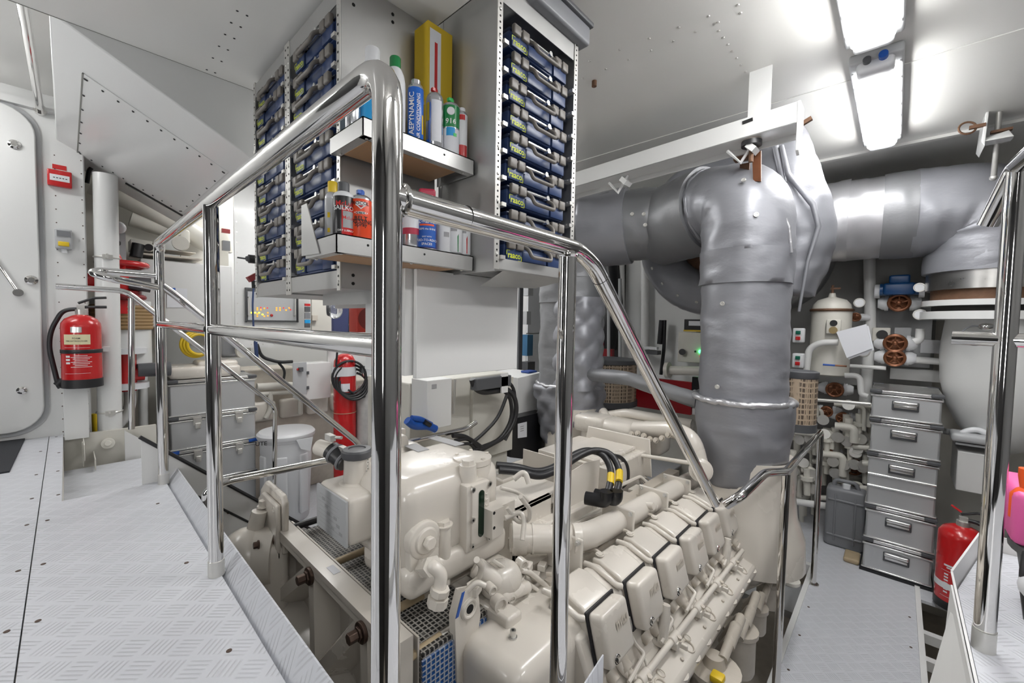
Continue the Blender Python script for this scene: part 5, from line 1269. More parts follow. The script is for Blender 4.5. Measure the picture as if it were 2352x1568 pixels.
# white vertical pipe with clamps
a, c_ = PX(241, 370, -3.92), PX(253, 1010, -3.92)
a.z -= .12
wp = thing('fire_main_pipe', 'white vertical pipe with clamps beside the pillar', 'pipe', (-3.92, a.y, -.2))
MB(white).cyl(c_-V((0, 0, .2)), a+V((0, 0, .03)), .062, n=28).build('pipe', wp)
b = MB(zinc)
for py in (592, 945): q = PX(245, py, -3.92); q = V((-3.92, c_.y+(a.y-c_.y)*((q.z-c_.z)/(a.z-c_.z)), q.z)); b.p().torus(q, (0, 0, 1), .064, .006, 24, 6).bx(-3.92, -3.75, q.y-.01, q.y-.0, q.z-.012, q.z+.012).box(q+V((.07, 0, 0)), (.03, .05, .03))
b.build_each('clamp', wp)
# hydrant
hy = thing('fire_hydrant', 'red hydrant valve with handwheel and dark hose nozzle behind the looped rail', 'valve', PX(270, 650, -4.15))
h = PX(268, 650, -4.15)
b = MB(red).ball(h, .10, (1, 1, 1), 20).cyl(h, h+V((0, 0, .15)), .05, n=18).cyl(h-V((0, 0, .22)), h, .07, n=20).cyl(h-V((0, .16, 0)), h+V((0, .12, 0)), .06, n=20); b.build('valve_body', hy)
w = PX(282, 607, -4.15); b = MB(red).torus(w, (0, 0, 1), .13, .022, 28, 10).box(w, (.25, .03, .02)).box(w, (.03, .25, .02)); b.ball(PX(268, 597, -4.15), .03, (1, 1, 1.8), 10); b.build('handwheel', hy)
n0, n1 = PX(295, 650, -4.1), PX(345, 655, -4.1)
b = MB(dgrey).cyl(n0, n1, .045, .055, n=20); b.build('nozzle', hy)
b = MB(redd).torus(PX(288, 682, -4.15), (0, 0, 1), .10, .02, 24, 8).cyl(PX(288, 668, -4.15), PX(288, 690, -4.15), .09, n=22); b.build('flange', hy)
h2 = PX(290, 860, -4.15)
lw = thing('fire_hydrant', 'lower red hydrant valve with dark nozzle near the stair well', 'valve', h2)
b = MB(red).cyl(h2-V((0, 0, .12)), h2+V((0, 0, .16)), .06, n=20).cyl(h2, h2+V((0, .10, 0)), .05, n=18); b.build('valve_body', lw)
b = MB(dgrey).cyl(h2+V((.03, .06, .03)), h2+V((.03, .25, .03)), .05, .055, n=18); b.build('nozzle', lw)
b = MB(sheld).p().lathe([(.10, -.02), (.13, -.02), (.13, .02), (.10, .02)], PX(285, 805, -4.15), n=28).p().lathe([(.10, -.02), (.13, -.02), (.13, .02), (.10, .02)], PX(290, 885, -4.15), n=28).p().lathe([(.0, -.02), (.11, -.02), (.11, .02), (.0, .02)], PX(288, 681, -4.2), n=28); b.build_each('flange', lw)
hr = thing('hose_reel_drum', 'brown wound hose in a white drum behind the slim stair handrail', 'hose reel', PX(275, 760, -4.3))
q = PX(280, 745, -4.3); b = MB(white).cyl(q-V((0, 0, .32)), q+V((0, 0, .18)), .17, n=32); b.build('drum', hr)
b = MB(mat('brown_hose', (.30, .19, .08), .6))
for k in range(7): b.torus(q+V((.02, 0, .13-.025*k)), (0, 0, 1), .165, .016, 32, 8)
b.build('wound_hose', hr)
b = MB(white).tube([PX(250, 1000, -4.2), PX(285, 960, -4.2), PX(300, 930, -4.2), PX(297, 880, -4.2)], .035, 14, bend=.06); tag(b.build('hydrant_pipe'), 'white bent pipe feeding the lower hydrant', 'pipe')
b = MB(white).cyl(PX(325, 700, -4.4), PX(330, 1000, -4.4), .03, n=14); tag(b.build('riser_pipe'), 'slim white riser pipe behind the slim stair handrail post', 'pipe')
b = MB(yellow).p().cyl(PX(215, 950, -4.1), PX(222, 1000, -4.1), .02, n=10); tag(b.build('yellow_hose'), 'yellow hose end at the foot of the white vertical pipe', 'hose')
b = MB(black).tube([PX(200, 420, -4.1), PX(205, 385, -4.1), PX(235, 378, -4.1)], .012, 8, bend=.04); tag(b.build('dark_cable'), 'dark cables curving behind the top of the white vertical pipe', 'cable')
# dark service space behind pillar
struct(MB(offw).bx(-4.9, -4.86, .10, .60, -1.1, 2.1).build('wall_service'))
# white fan-coil cabinet with machine on top
wc = thing('white_cabinet', 'large white cabinet hanging behind the end post of the guard rail', 'cabinet', (-4.65, .70, .65))
p0, p1 = PX(322, 592, -4.55), PX(534, 752, -4.55)
MB(whitem).rbox((-4.75, (p0.y+p1.y)/2, (p0.z+p1.z)/2), (.4, p1.y-p0.y, p0.z-p1.z), .01).build('body', wc)
b = MB(paper).prism([PX(383, 660, -4.545), PX(430, 663, -4.545), PX(430, 706, -4.545), PX(383, 706, -4.545)], (.002, 0, 0)); b.use(letterb).prism([PX(396, 661, -4.542), PX(403, 661, -4.542), PX(403, 668, -4.542), PX(396, 668, -4.542)], (.001, 0, 0)); b.build('notice', wc)
mt = thing('valve_machine', 'cream machine with flanges and valves lying on the white cabinet', 'machine', (-4.7, .6, p0.z))
def mbx(b, x0, y0, x1, y1, X, d): a, c = PX(x0, y0, X), PX(x1, y1, X); b.bx(X-d, X, a.y, c.y, min(a.z, c.z), max(a.z, c.z))
b = MB(creamd); mbx(b, 305, 582, 465, 594, -4.5, .3); mbx(b, 318, 566, 450, 582, -4.52, .26); b.build('base_frame', mt, bevel=.004)
b = MB(offw); mbx(b, 300, 548, 350, 578, -4.5, .2); mbx(b, 352, 556, 380, 578, -4.5, .2); b.cyl(PX(415, 560, -4.6), PX(415, 558, -4.45), .06, n=20).cyl(PX(345, 568, -4.49), PX(345, 568, -4.485), .03, n=14); b.rbox(PX(420, 545, -4.6), (.15, .08, .12), .02); b.build('pump_body', mt, bevel=.004)
b = MB(black).cyl(PX(342, 568, -4.48), PX(342, 568, -4.47), .028, n=16).cyl(PX(312, 590, -4.5), PX(318, 560, -4.5), .04, n=12); b.build('gland', mt)
b = MB(offw); mbx(b, 290, 500, 340, 590, -4.9, .1); mbx(b, 440, 520, 535, 580, -4.95, .1)
struct(b.build('trim_14'))
b = MB(sheld).ball(PX(272, 522, -4.3), .045, n=16); b.use(darkv).ball(PX(268, 558, -4.3), .025, n=10); b.use(lgrey); mbx(b, 258, 530, 290, 600, -4.4, .03); tag(b.build('gauge_board'), 'grey board with a round gauge beside the white vertical pipe', 'gauge')
b = MB(offw).tube([PX(210, 420, -4.7), PX(330, 470, -4.7), PX(480, 560, -4.75)], .09, 16, bend=.2).tube([PX(300, 500, -4.75), PX(420, 540, -4.75)], .07, 14); tag(b.build('duct_pipe'), 'off-white slanting ducts under the sloping soffit', 'duct')

# aluminium transport boxes on the left
def zarges(name, label, x0, x1, y0, y1, z0, z1, face, m, grp, latch=None, corner=None, handle=False):
    t = thing(name, label, 'box', ((x0+x1)/2, (y0+y1)/2, z0), grp); H = z1-z0
    b = MB(m).bx(x0+.008, x1-.008, y0+.008, y1-.008, z0+.004, z1-.045); b.build('body', t, bevel=.012)
    b = MB(alubright).p().bx(x0, x1, y0, y1, z1-.052, z1-.036).bx(x0+.002, x1-.002, y0+.002, y1-.002, z1-.03, z1-.004).p().bx(x0, x1, y0, y1, z0, z0+.014); b.build_each('rim', t, bevel=.004)
    b = MB(dgrey if not corner else corner)
    for (x, y) in ((x0, y0), (x1, y0), (x0, y1), (x1, y1)): b.p().rbox((x+(.03 if x == x0 else -.03), y+(.03 if y == y0 else -.03), z1-.014), (.07, .07, .026), .006, 2)
    b.build_each('corner_cap', t)
    return t
L0 = PX(588, 857, -4.25); xs = -4.25
ztop = L0.z
zb3 = [PX(588, 860, xs).z, PX(588, 936, xs).z, PX(588, 1006, xs).z]
ya_, yb_ = PX(386, 900, xs).y, PX(589, 900, xs).y
lev = [(zb3[1], zb3[0], 'topmost of the three dull aluminium boxes left of the white bin', None), (zb3[2], zb3[1], 'middle one of the three dull aluminium boxes, with two hasps', None), (-.62, zb3[2], 'lowest visible dull aluminium box of the stack, with blue corners', blue), (-1.1, -.62, 'plain aluminium box at the foot of the stack, hidden behind the stair', None)]
for z0, z1, lb, cr in lev:
    t = zarges('transport_box', lb, xs-.42, xs, ya_, yb_, z0, z1, 'x', alubox, 'aluminium boxes at the stair foot', corner=cr)
    if z1 < zb3[0] and z0 > -1:
        b = MB(zinc); 
        for u in (.30, .78): y = ya_+(yb_-ya_)*u; b.p().bx(xs-.006, xs+.012, y-.028, y+.028, z1-.085, z1-.02).rbox((xs+.012, y, z1-.09), (.016, .04, .05), .006).cyl((xs+.02, y, z1-.09), (xs+.024, y, z1-.09), .008, n=10)
        b.build_each('hasp', t)
cr = thing('engine_crate', 'cream moulded tray lying on the topmost dull aluminium box', 'tray', (xs-.2, .85, zb3[0]))
b = MB(cream).rbox((xs-.2, (ya_+yb_)/2-.05, zb3[0]+.05), (.38, .5, .10), .03).rbox((xs-.22, (ya_+yb_)/2+.05, zb3[0]+.10), (.25, .3, .07), .03); b.build('tray', cr)
# white bin
bt = PX(658, 990, -4.15); bn = thing('waste_bin', 'round white plastic waste bin with lid beside the aluminium boxes', 'bin', (bt.x, bt.y, ZL))
rb = .225
b = MB(sheld).lathe([(rb*.82, .0), (rb*.84, .01), (rb*.97, bt.z-ZL-.07), (rb*1.0, bt.z-ZL-.065), (rb*1.0, bt.z-ZL-.03)], (bt.x, bt.y, ZL), n=44)
for a in (-1.4, -.5, .4): b.rbox((bt.x+rb*.93*math.cos(a), bt.y+rb*.93*math.sin(a), (ZL+bt.z)/2-.05), (.03, .09, .55), .012, rz=a)
b.build('bucket', bn); b = MB(sheld).lathe([(rb*1.06, -.04), (rb*1.08, -.03), (rb*1.08, -.005), (rb*1.0, .015), (rb*.8, .02), (0, .022)], (bt.x, bt.y, bt.z), n=44); b.build('lid', bn)
b = MB(sheld).prism([PX(680, 1010, -3.9), PX(718, 1003, -3.9), PX(712, 1035, -3.9), PX(690, 1030, -3.9)], (.01, 0, 0)); b.build('bag_edge', bn)
MB(letterk).text('BRUTE', PX(600, 1020, -3.925), (0, 1, 0), (0, 0, 1), .045).build('lettering', bn) if False else None
b = MB(letterk).text('UTE', PX(600, 1019, -3.94)+V((0, .0, 0)), (.45, .9, 0), (0, 0, 1), .05); b.build('lettering', bn)

# riveted panel wall with control panel
XP = -4.55
p0, p1 = PX(537, 455, XP), PX(712, 790, XP)
struct(MB(white).bx(XP-.03, XP, p0.y, p1.y, p1.z-.02, 2.1).build('wall_panel'))
b = MB(zinc)
for k in range(14): z = p1.z+.02+.095*k; b.cyl((XP, p0.y+.02, z), (XP+.002, p0.y+.02, z), .006, n=8).cyl((XP, p1.y-.02, z), (XP+.002, p1.y-.02, z), .006, n=8)
for k in range(7): y = p0.y+.03+.1*k; b.cyl((XP, y, p1.z+.01), (XP+.002, y, p1.z+.01), .006, n=8).cyl((XP, y, p1.z+.06), (XP+.002, y, p1.z+.06), .006, n=8)
struct(b.build('trim_15'))
struct(MB(offw).bx(XP-.34, XP-.3, p0.y-.35, p0.y+.02, .5, 2.1).build('wall_panel.001'))
b = MB(redd); 
def wbx(b, x0, y0, x1, y1, X, d): a, c = PX(x0, y0, X), PX(x1, y1, X); b.bx(X, X+d, a.y, c.y, min(a.z, c.z), max(a.z, c.z)); return b
tag(wbx(MB(redd), 508, 525, 527, 537, -4.8, .03).build('warning_plate'), 'small red plate high on the wall beside the second post', 'sign')
tag(wbx(MB(mgrey), 509, 553, 526, 577, -4.8, .05).build('intercom'), 'small dark grey intercom under the red plate', 'device')
kp = thing('control_panel', 'light grey control panel with rows of small yellow and orange lamps', 'control panel', PX(622, 703, XP))
pf_ = wbx(MB(lgrey), 566, 669, 679, 737, XP, .03).build('panel_face', kp, bevel=.006)
b = MB(dgrey); wbx(b, 562, 665, 683, 668, XP, .035); wbx(b, 562, 737, 683, 740, XP, .035); wbx(b, 562, 665, 565, 740, XP, .035); wbx(b, 680, 665, 683, 740, XP, .035); b.build('frame', kp)
b = MB(zinc)
for x in (570, 676): a = PX(x, 682, XP+.035); c_ = PX(x, 725, XP+.035); b.p().tube([a+V((0, 0, 0)), a+V((.03, 0, 0)), c_+V((.03, 0, 0)), c_], .006, 8, bend=.015)
b.build_each('handle', kp)
b = MB(mat('lcd_window', (.42, .47, .38), .3)); wbx(b, 640, 674, 661, 683, XP+.03, .002); wbx(b, 590, 674, 612, 682, XP+.03, .002); b.build('display', pf_)
def lamps(m, pts, s=3, nm='lamp'):
    b = MB(m)
    for (x, y) in pts: wbx(b.p(), x-s/2, y-s/2, x+s/2, y+s/2, XP+.03, .004)
    b.build_each(nm, pf_)
lamps(ledo, [(591, 707), (591, 711), (607, 708), (591, 721), (591, 726), (607, 726), (615, 718), (615, 725), (635, 707), (643, 707), (635, 712), (643, 712), (599, 711), (664, 707), (657, 712)], 3.4)
lamps(ledr, [(599, 706), (651, 707), (667, 711), (614, 707)], 2.8)
b = MB(ledy)
for (x, y) in ((578, 718), (586, 718), (595, 718), (603, 722)): b.p().ball(PX(x, y, XP+.032), .008, n=10)
b.build_each('lamp', pf_); MB(red).ball(PX(624, 724, XP+.035), .014, n=10).build('stop_button', kp)
b = MB(navy).tube([PX(583, 640, -4.3), PX(582, 665, -4.3), PX(580, 700, -4.3), PX(583, 770, -4.3), PX(588, 800, -4.3), PX(590, 830, -4.3)], .008, 8, bend=.05); b.cyl(PX(587, 785, -4.3), PX(590, 825, -4.3), .016, n=10)
tag(b.build('blue_cable'), 'thin dark blue cable hanging in front of the control panel', 'cable')
dr = thing('cordless_drill', 'black drill chuck poking out beside the two-bay rack', 'drill', PX(575, 594, -2.5))
a, c_ = PX(545, 591, -2.45), PX(565, 594, -2.45); b = MB(dgrey).cyl(a, c_, .004, n=8).cyl(c_, PX(572, 594, -2.45), .012, .016, n=14); b.build('bit', dr); MB(blackp).cyl(PX(571, 594, -2.45), PX(600, 597, -2.45), .022, n=16).build('chuck', dr)
sl2 = thing('work_lamp', 'dark red hand lamp hanging beside the two-bay rack above the control panel', 'lamp', PX(580, 640, -2.6))
b = MB(redd).box(PX(580, 637, -2.6), (.04, .05, .03), rx=.6); b.use(blackp).cyl(PX(582, 645, -2.6), PX(583, 662, -2.6), .010, n=10); b.build('body', sl2)
# things on the bulkhead below the racks
XQ = -4.2
bd = thing('indicator_strip', 'narrow strip of red, black and blue switches beside the control panel', 'switch', PX(705, 715, XQ))
for (y0, y1, m) in ((697, 703, red), (704, 716, dgrey), (718, 732, mgrey), (734, 742, bluel), (742, 752, dgrey)): wbx(MB(m), 699, y0, 711, y1, XQ, .02).build('switch', bd)
struct(wbx(MB(offw), 713, 640, 760, 800, XQ-.05, .03).build('wall_panel.002')); struct(wbx(MB(white), 750, 600, 860, 830, XQ-.1, .03).build('wall_panel.003'))
g = PX(722, 730, XQ); b = MB(creamd).box(g, (.04, .05, .05)); tag(b.build('junction_box'), 'tiny cream junction box under the control panel level', 'box')
b = MB(glassy).ball(PX(769, 712, -3.3), .07, (.5, .9, 1), 20); gg = thing('face_shield', 'clear face shield hanging under the two-bay rack', 'visor', PX(766, 690, -3.3)); b.build('visor', gg); MB(dgrey).torus(PX(755, 708, -3.3), (.6, 1, 0), .05, .012, 20, 6).build('headband', gg)
b = MB(purple); b.mats = [mat('slate_blue_vinyl', (.045, .055, .14), .5, bump=.1)]; wbx(b, 760, 700, 797, 765, -3.6, .04); tag(b.build('tool_bag', bevel=.01), 'slate blue bag hanging behind the clear face shield', 'bag')
ph = thing('handset_phone', 'dark grey telephone handset on the white wall beside the red horn', 'telephone', PX(808, 715, -3.6)); b = MB(dgrey).rbox(PX(808, 720, -3.6), (.05, .06, .20), .02).tube([PX(803, 740, -3.58), PX(801, 765, -3.58), PX(806, 790, -3.58)], .006, 8); b.build('handset', ph); wbx(MB(sheld), 797, 690, 822, 775, -3.7, .05).build('cradle', ph)
XH = -2.35; p0, p1 = PX(822, 699, XH), PX(870, 763, XH)
hn = thing('alarm_horn', 'square red alarm horn under the can shelf beside the thick post', 'horn', ((XH-.05), (p0.y+p1.y)/2, p1.z))
yc, zc, hh = (p0.y+p1.y)/2, (p0.z+p1.z)/2, (p0.z-p1.z); yw = (p1.y-p0.y)*1.12
MB(mat('red_horn_plastic', (.40, .03, .018), .4)).rbox((XH-.05, yc, zc), (.10, yw, hh), .008).build('case', hn)
b = MB(mat('dark_horn_red', (.16, .012, .008), .5)).lathe([(hh*.40, .001), (hh*.36, -.01), (hh*.25, -.04), (0, -.05)], (XH+.001, yc, zc), (1, 0, 0), 32); b.build('bell', hn); MB(mat('red_horn_plastic', (.40, .03, .018), .4)).lathe([(.024, -.03), (.022, .0), (.012, .008), (0, .009)], (XH, yc, zc), (1, 0, 0), 20).build('cone', hn)
tag(wbx(MB(redd), 843, 812, 872, 846, -2.5, .06).build('beacon_base', bevel=.008), 'dark crimson box behind the thick post under the red horn', 'beacon')
# switch cabinet
XE = -4.2
eb = thing('switch_cabinet', 'white switch cabinet with black rotary switch below the riveted panel', 'cabinet', PX(705, 870, XE))
wbx(MB(whitem), 672, 832, 741, 906, XE-.2, .2).build('body', eb, bevel=.004)
b = MB(lgrey); wbx(b, 672, 833, 704, 905, XE, .006); b.build('side_plate', eb); b = MB(dgrey).box(PX(691, 848, XE+.02), (.03, .035, .04)); b.build('rotary_switch', eb); MB(red).ball(PX(684, 848, XE+.01), .012, n=10).build('lamp', eb)
b = MB(dgrey)
for y in (856, 890): b.p().box(PX(707, y, XE+.01), (.015, .02, .03))
b.build_each('hinge', eb)
# red gas bottle with coiled hose, grey bottle
gc = PX(792, 930, -4.0); gt = PX(792, 812, -4.0)
gb = thing('gas_cylinder', 'tall red gas cylinder with white shoulder band and coiled black hose', 'gas cylinder', (gc.x, gc.y, ZL)); rg = .105
MB(red).lathe([(rg, 0), (rg, gt.z-ZL-.12), (rg*.95, gt.z-ZL-.07), (rg*.7, gt.z-ZL-.02), (rg*.3, gt.z-ZL), (0, gt.z-ZL)], (gc.x, gc.y, ZL), n=32).build('bottle', gb)
zb_ = PX(792, 850, -4.0).z; MB(sheld).cyl((gc.x, gc.y, zb_-.05), (gc.x, gc.y, zb_+.04), rg+.003, n=32).bx(gc.x+.06, gc.x+.08, gc.y-.16, gc.y-.05, zb_-.05, zb_+.04).build('band', gb)
b = MB(black)
for k in range(4): b.torus((gc.x+.10, gc.y+.015*k, zb_-.06-.03*k), (1, -.15, .12*k), .16-.008*k, .012, 32, 8, PI*.42+.1*k, PI*2.4)
b.tube([PX(772, 840, -3.9), PX(775, 800, -3.9), PX(790, 780, -3.9)], .010, 8, bend=.05).tube([PX(800, 895, -3.88), PX(830, 915, -3.88), PX(848, 905, -3.88), PX(852, 880, -3.88)], .009, 8, bend=.05); b.build('hose', gb)
MB(paper).patch((gc.x, gc.y, zb_-.16), (.4, .9, 0), (0, 0, 1), .09, .08, rg, .002).build('label', gb); MB(tan).torus((gc.x, gc.y, PX(792, 945, -4.0).z), (0, 0, 1), rg+.003, .003, 32, 5).build('cord', gb)
g2 = PX(838, 930, -3.95); gy = thing('gas_cylinder', 'worn pale grey gas cylinder standing beside the red one', 'gas cylinder', (g2.x, g2.y, ZL)); MB(mat('scuffed_grey_paint', (.42, .41, .40), .45, var=.35, vscale=12)).lathe([(.085, 0), (.085, PX(838, 880, -3.95).z-ZL-.08), (.06, PX(838, 880, -3.95).z-ZL-.02), (.02, PX(838, 880, -3.95).z-ZL)], (g2.x, g2.y, ZL), n=28).build('bottle', gy)
b = MB(alubright).torus(PX(845, 855, -3.9), (1, 0, 0), .05, .01, 20, 8); b.use(sheld).cyl(PX(845, 855, -3.9)-V((.02, 0, 0)), PX(845, 855, -3.9), .045, n=20); b.use(dgrey).box(PX(832, 848, -3.9), (.05, .03, .07)); b.build('regulator', gy)
# generator engine behind the boxes and bin
ge = thing('generator_engine', 'cream auxiliary engine behind the boxes, bin and red cylinder', 'engine', (-4.9, 1.6, ZL))
b = MB(creamd).bx(-5.2, -4.75, 1.15, 2.6, -1.1, .05).bx(-5.15, -4.8, .9, 1.7, .05, .25); b.build('block', ge, bevel=.02)
b = MB(cream)
for i in range(5): b.p().rbox((-4.73, 1.35+.27*i, -.18), (.10, .23, .20), .03)
b.build_each('side_cover', ge)
b = MB(offw)
for (pts, r) in ((((590, 888), (660, 884), (740, 890)), .035), (((595, 905), (670, 900), (745, 905)), .022), (((620, 900), (622, 940), (610, 960)), .025), (((690, 905), (690, 950)), .025)): b.p().tube([PX(x, y, -4.66) for x, y in pts], r, 12, bend=.05)
b.p().cyl(PX(500, 800, -4.8), PX(560, 800, -4.8), .09, n=20); b.p().cyl(PX(535, 800, -4.75), PX(560, 805, -4.6), .07, n=20)
b.build_each('pipe_run', ge)
b = MB(mgrey).p().rbox(PX(530, 795, -4.7), (.2, .22, .2), .04).p().rbox(PX(610, 780, -4.7), (.15, .3, .06), .02); b.build_each('pump_body', ge)
b = MB(black).p().tube([PX(590, 790, -4.5), PX(600, 820, -4.5), PX(640, 832, -4.5), PX(672, 830, -4.5)], .016, 10, bend=.06).p().tube([PX(640, 833, -4.5), PX(655, 850, -4.5), PX(650, 880, -4.5)], .012, 10, bend=.06); b.build_each('cable', ge)
yh = PX(450, 790, -4.55); b = MB(yellow)
for k in range(3): b.torus(yh+V((.015*k, .01*k, 0)), (1, .2, 0), .11-.01*k, .014, 28, 8)
tag(b.build('hose_coil'), 'coil of bright yellow hose hanging below the white cabinet', 'hose')
# ------------------------------------------------------------------ between the racks and the risers
XW = -1.215
p0, p1 = PX(957, 655, XW), PX(1190, 640, XW)
zb_ = PX(1080, 857, XW).z
vp = thing('hanging_cabinet', 'smooth white cabinet hung below the racks', 'cabinet', (XW-.1, 1.05, zb_))
MB(whitem).bx(XW-.02, XW, p0.y, p1.y, zb_, .95).build('door_panel', vp, bevel=.002)
MB(whitem).bx(XW-.30, XW-.024, p0.y-.03, p1.y-.01, zb_+.01, .95).build('body', vp)
XB_ = -2.1
c0, c1 = PX(940, 870, XB_), PX(1165, 1075, XB_)
lk = thing('machinery_casing', 'wide white machinery casing behind the expansion tank', 'casing', (XB_-.3, 1.8, ZL))
MB(offw).bx(XB_-.5, XB_, c0.y, c1.y, -.75, .40).build('casing_body', lk, bevel=.008)
b = MB(offw); wb = lambda b, x0, y0, x1, y1, X, d: wbx(b, x0, y0, x1, y1, X, d)
wb(b, 1080, 875, 1170, 1030, XB_, .03); b.build('cover_plate', lk, bevel=.004)
MB(zinc).cyl(PX(1045, 870, XB_+.03), PX(1042, 950, XB_+.03), .008, n=10).build('conduit', lk)
jb = thing('junction_cabinet', 'small white junction cabinet with two dark latches on the casing', 'cabinet', PX(980, 920, XB_))
wb(MB(whitem), 945, 868, 1000, 966, XB_, .16).build('body', jb, bevel=.004)
b = MB(dgrey)
for y in (878, 933): b.p().box(PX(1004, y, XB_+.10), (.03, .015, .035))
b.build_each('latch', jb); b = MB(greyink).text('C01', PX(962, 881, XB_+.161), (0, 1, 0), (0, 0, 1), .04) if False else MB(greyink).bx(XB_+.16, XB_+.161, PX(955, 880, XB_).y, PX(966, 880, XB_).y, PX(955, 886, XB_).z, PX(955, 876, XB_).z)
b.build('marking', jb)
cbx = thing('cable_loom', 'black cables sweeping down from the white casing to the floor plates', 'cable', PX(1150, 950, -1.95), 'black cables at the engine')
b = MB(black)
for (pts, r) in ((((1085, 870), (1092, 892), (1110, 900), (1150, 895)), .022), (((1150, 885), (1182, 905), (1188, 950), (1165, 1000), (1100, 1035)), .017), (((1150, 890), (1172, 910), (1178, 960), (1150, 1010), (1085, 1035)), .014), (((1165, 905), (1145, 960), (1105, 1000), (1080, 1020)), .012), (((1140, 870), (1180, 880), (1186, 960), (1160, 1010)), .012),
                 (((1040, 1000), (1065, 1000), (1090, 1015), (1110, 1030)), .014), (((1045, 1012), (1075, 1005), (1095, 1025), (1100, 1035)), .012), (((1050, 1020), (1080, 1018), (1090, 1030)), .010)):
    b.p().tube([PX(x, y, -1.93) for x, y in pts], r, 10, bend=.12)
b.build_each('cable', cbx)
cl = MB(dgrey); wb(cl, 1080, 868, 1160, 884, -1.95, .06); tag(cl.build('cable_tray', bevel=.006), 'dark cable tray under the hanging white cabinet', 'tray')
st = MB(white); wb(st, 1150, 858, 1164, 900, -1.9, .01); tag(st.build('tray_strap'), 'white flat strap holding the dark cable tray', 'bracket')
bt_ = thing('hand_tool', 'bright blue hand tool lying behind the expansion tank', 'tool', PX(965, 972, -1.95))
b = MB(blue).tube([PX(935, 965, -1.9), PX(950, 978, -1.9), PX(985, 978, -1.9), PX(1000, 985, -1.9)], .022, 12, bend=.04).tube([PX(945, 960, -1.9), PX(965, 962, -1.9), PX(990, 975, -1.9)], .016, 12, bend=.04); b.use(blackp).cyl(PX(975, 968, -1.88), PX(988, 976, -1.88), .014, n=10); b.build('body', bt_)
# white locker columns, low white chest, black box
XK = -3.0
a = PX(1212, 640, XK)
lc = thing('tall_locker', 'bright white tall locker between the hanging cabinet and the slim riser', 'locker', (XK-.2, a.y+.2, ZL))
wbx(MB(sheld), 1212, 600, 1245, 764, XK-.02, .02).build('upper_door', lc); wbx(MB(sheld), 1210, 767, 1245, 870, XK-.02, .02).build('lower_door', lc)
b = MB(whitem).bx(XK-.4, XK-.02, PX(1213, 700, XK).y, PX(1213, 700, XK).y+.55, -.6, 1.5); b.build('body', lc)
b = MB(dgrey); wbx(b, 1191, 640, 1195, 860, -2.6, .02); tag(b.build('edge_post'), 'dark vertical edge strip beside the bright white locker', 'strip')
b = MB(lgrey); wbx(b, 1197, 645, 1208, 680, -2.9, .1); wbx(b, 1197, 715, 1206, 745, -2.9, .08); b.use(bluel); b.mats[-1] = mat('steel_blue_paint', (.05, .16, .30), .4); wbx(b, 1195, 768, 1207, 815, -2.9, .1); b.use(dgrey); wbx(b, 1196, 830, 1212, 860, -2.9, .1); tag(b.build('valve_bank'), 'grey and steel blue fittings in the gap beside the bright white locker', 'fitting')
ch = thing('white_chest', 'low white chest behind the skirt of the slim riser', 'chest', PX(1210, 900, -2.35))
b = MB(whitem).prism([PX(1190, 868, -2.3), PX(1245, 855, -2.3), PX(1245, 950, -2.3), PX(1190, 965, -2.3)], (-.4, 0, 0)); b.build('body', ch)
b = MB(blue); b.mats = [mat('blue_rag', (.03, .07, .26), .8)]; b.rbox(PX(1215, 853, -2.4), (.10, .12, .02), .01); tag(b.build('folded_cloth'), 'blue folded cloth on the low white chest', 'cloth')
bk = thing('black_box', 'black box with a white label beside the slim riser', 'box', PX(1210, 1030, -2.2))
b = MB(blackp).prism([PX(1176, 962, -2.2), PX(1250, 945, -2.2), PX(1255, 1060, -2.2), PX(1172, 1050, -2.2)], (-.35, 0, 0)); b.build('body', bk)
b = MB(paper).prism([PX(1189, 973, -2.197), PX(1210, 968, -2.197), PX(1210, 1003, -2.197), PX(1189, 1006, -2.197)], (.001, 0, 0)); b.use(greyink)
for i in range(3): q = PX(1199, 979+5*i, -2.196); b.bx(q.x, q.x+.001, q.y-.02, q.y+.02, q.z-.003, q.z+.003)
b.build('label', bk)
# behind the risers: dark wall with stores, filters, red board, control box
YB = 4.9
def pbx(b, x0, y0, x1, y1, Y, d=.05): a, c = PY(x0, y0, Y), PY(x1, y1, Y); b.bx(min(a.x, c.x), max(a.x, c.x), Y, Y+d, min(a.z, c.z), max(a.z, c.z)); return b
struct(pbx(MB(white), 1440, 560, 1645, 960, YB).build('wall_front.001'))
struct(pbx(MB(mat('dim_grey_wall', (.36, .36, .35), .5)), 1820, 330, 2140, 900, 5.3).build('wall_front.002'))
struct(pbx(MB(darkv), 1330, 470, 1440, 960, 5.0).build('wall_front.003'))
rd = pbx(MB(redm), 1440, 862, 1586, 953, 3.9, .04); tag(rd.build('red_board'), 'flat red board standing behind the engine between the risers', 'board')
b = MB(blackp); pbx(b, 1590, 865, 1612, 940, 3.9); tag(b.build('dark_post'), 'black upright at the edge of the red board', 'post')
def filt(label, px0, px1, py0, py1, Y):
    a, c = PY(px0, py0, Y), PY(px1, py1, Y); x = (a.x+c.x)/2; r = abs(c.x-a.x)/2/.72
    t = thing('air_filter', label, 'filter', (x, Y, c.z), 'air filters of the engine')
    MB(filterm).cyl((x, Y, c.z+.02), (x, Y, a.z-.02), r, n=44).build('element', t); MB(dgrey).lathe([(r*1.02, -.02), (r*1.05, -.015), (r*1.05, .02), (r*.9, .025), (r*.7, .018), (0, .02)], (x, Y, a.z), n=40).build('cap', t)
    b = MB(dgrey).lathe([(r*1.05, -.03), (r*1.05, .02), (r, .02)], (x, Y, c.z), n=40); b.build('end_ring', t)
filt('tan mesh air filter between the two risers, behind the thin lagged pipe', 1360, 1437, 825, 925, 3.6)
filt('tan mesh air filter beside the big riser, towards the valves', 1806, 1862, 857, 980, 3.15)
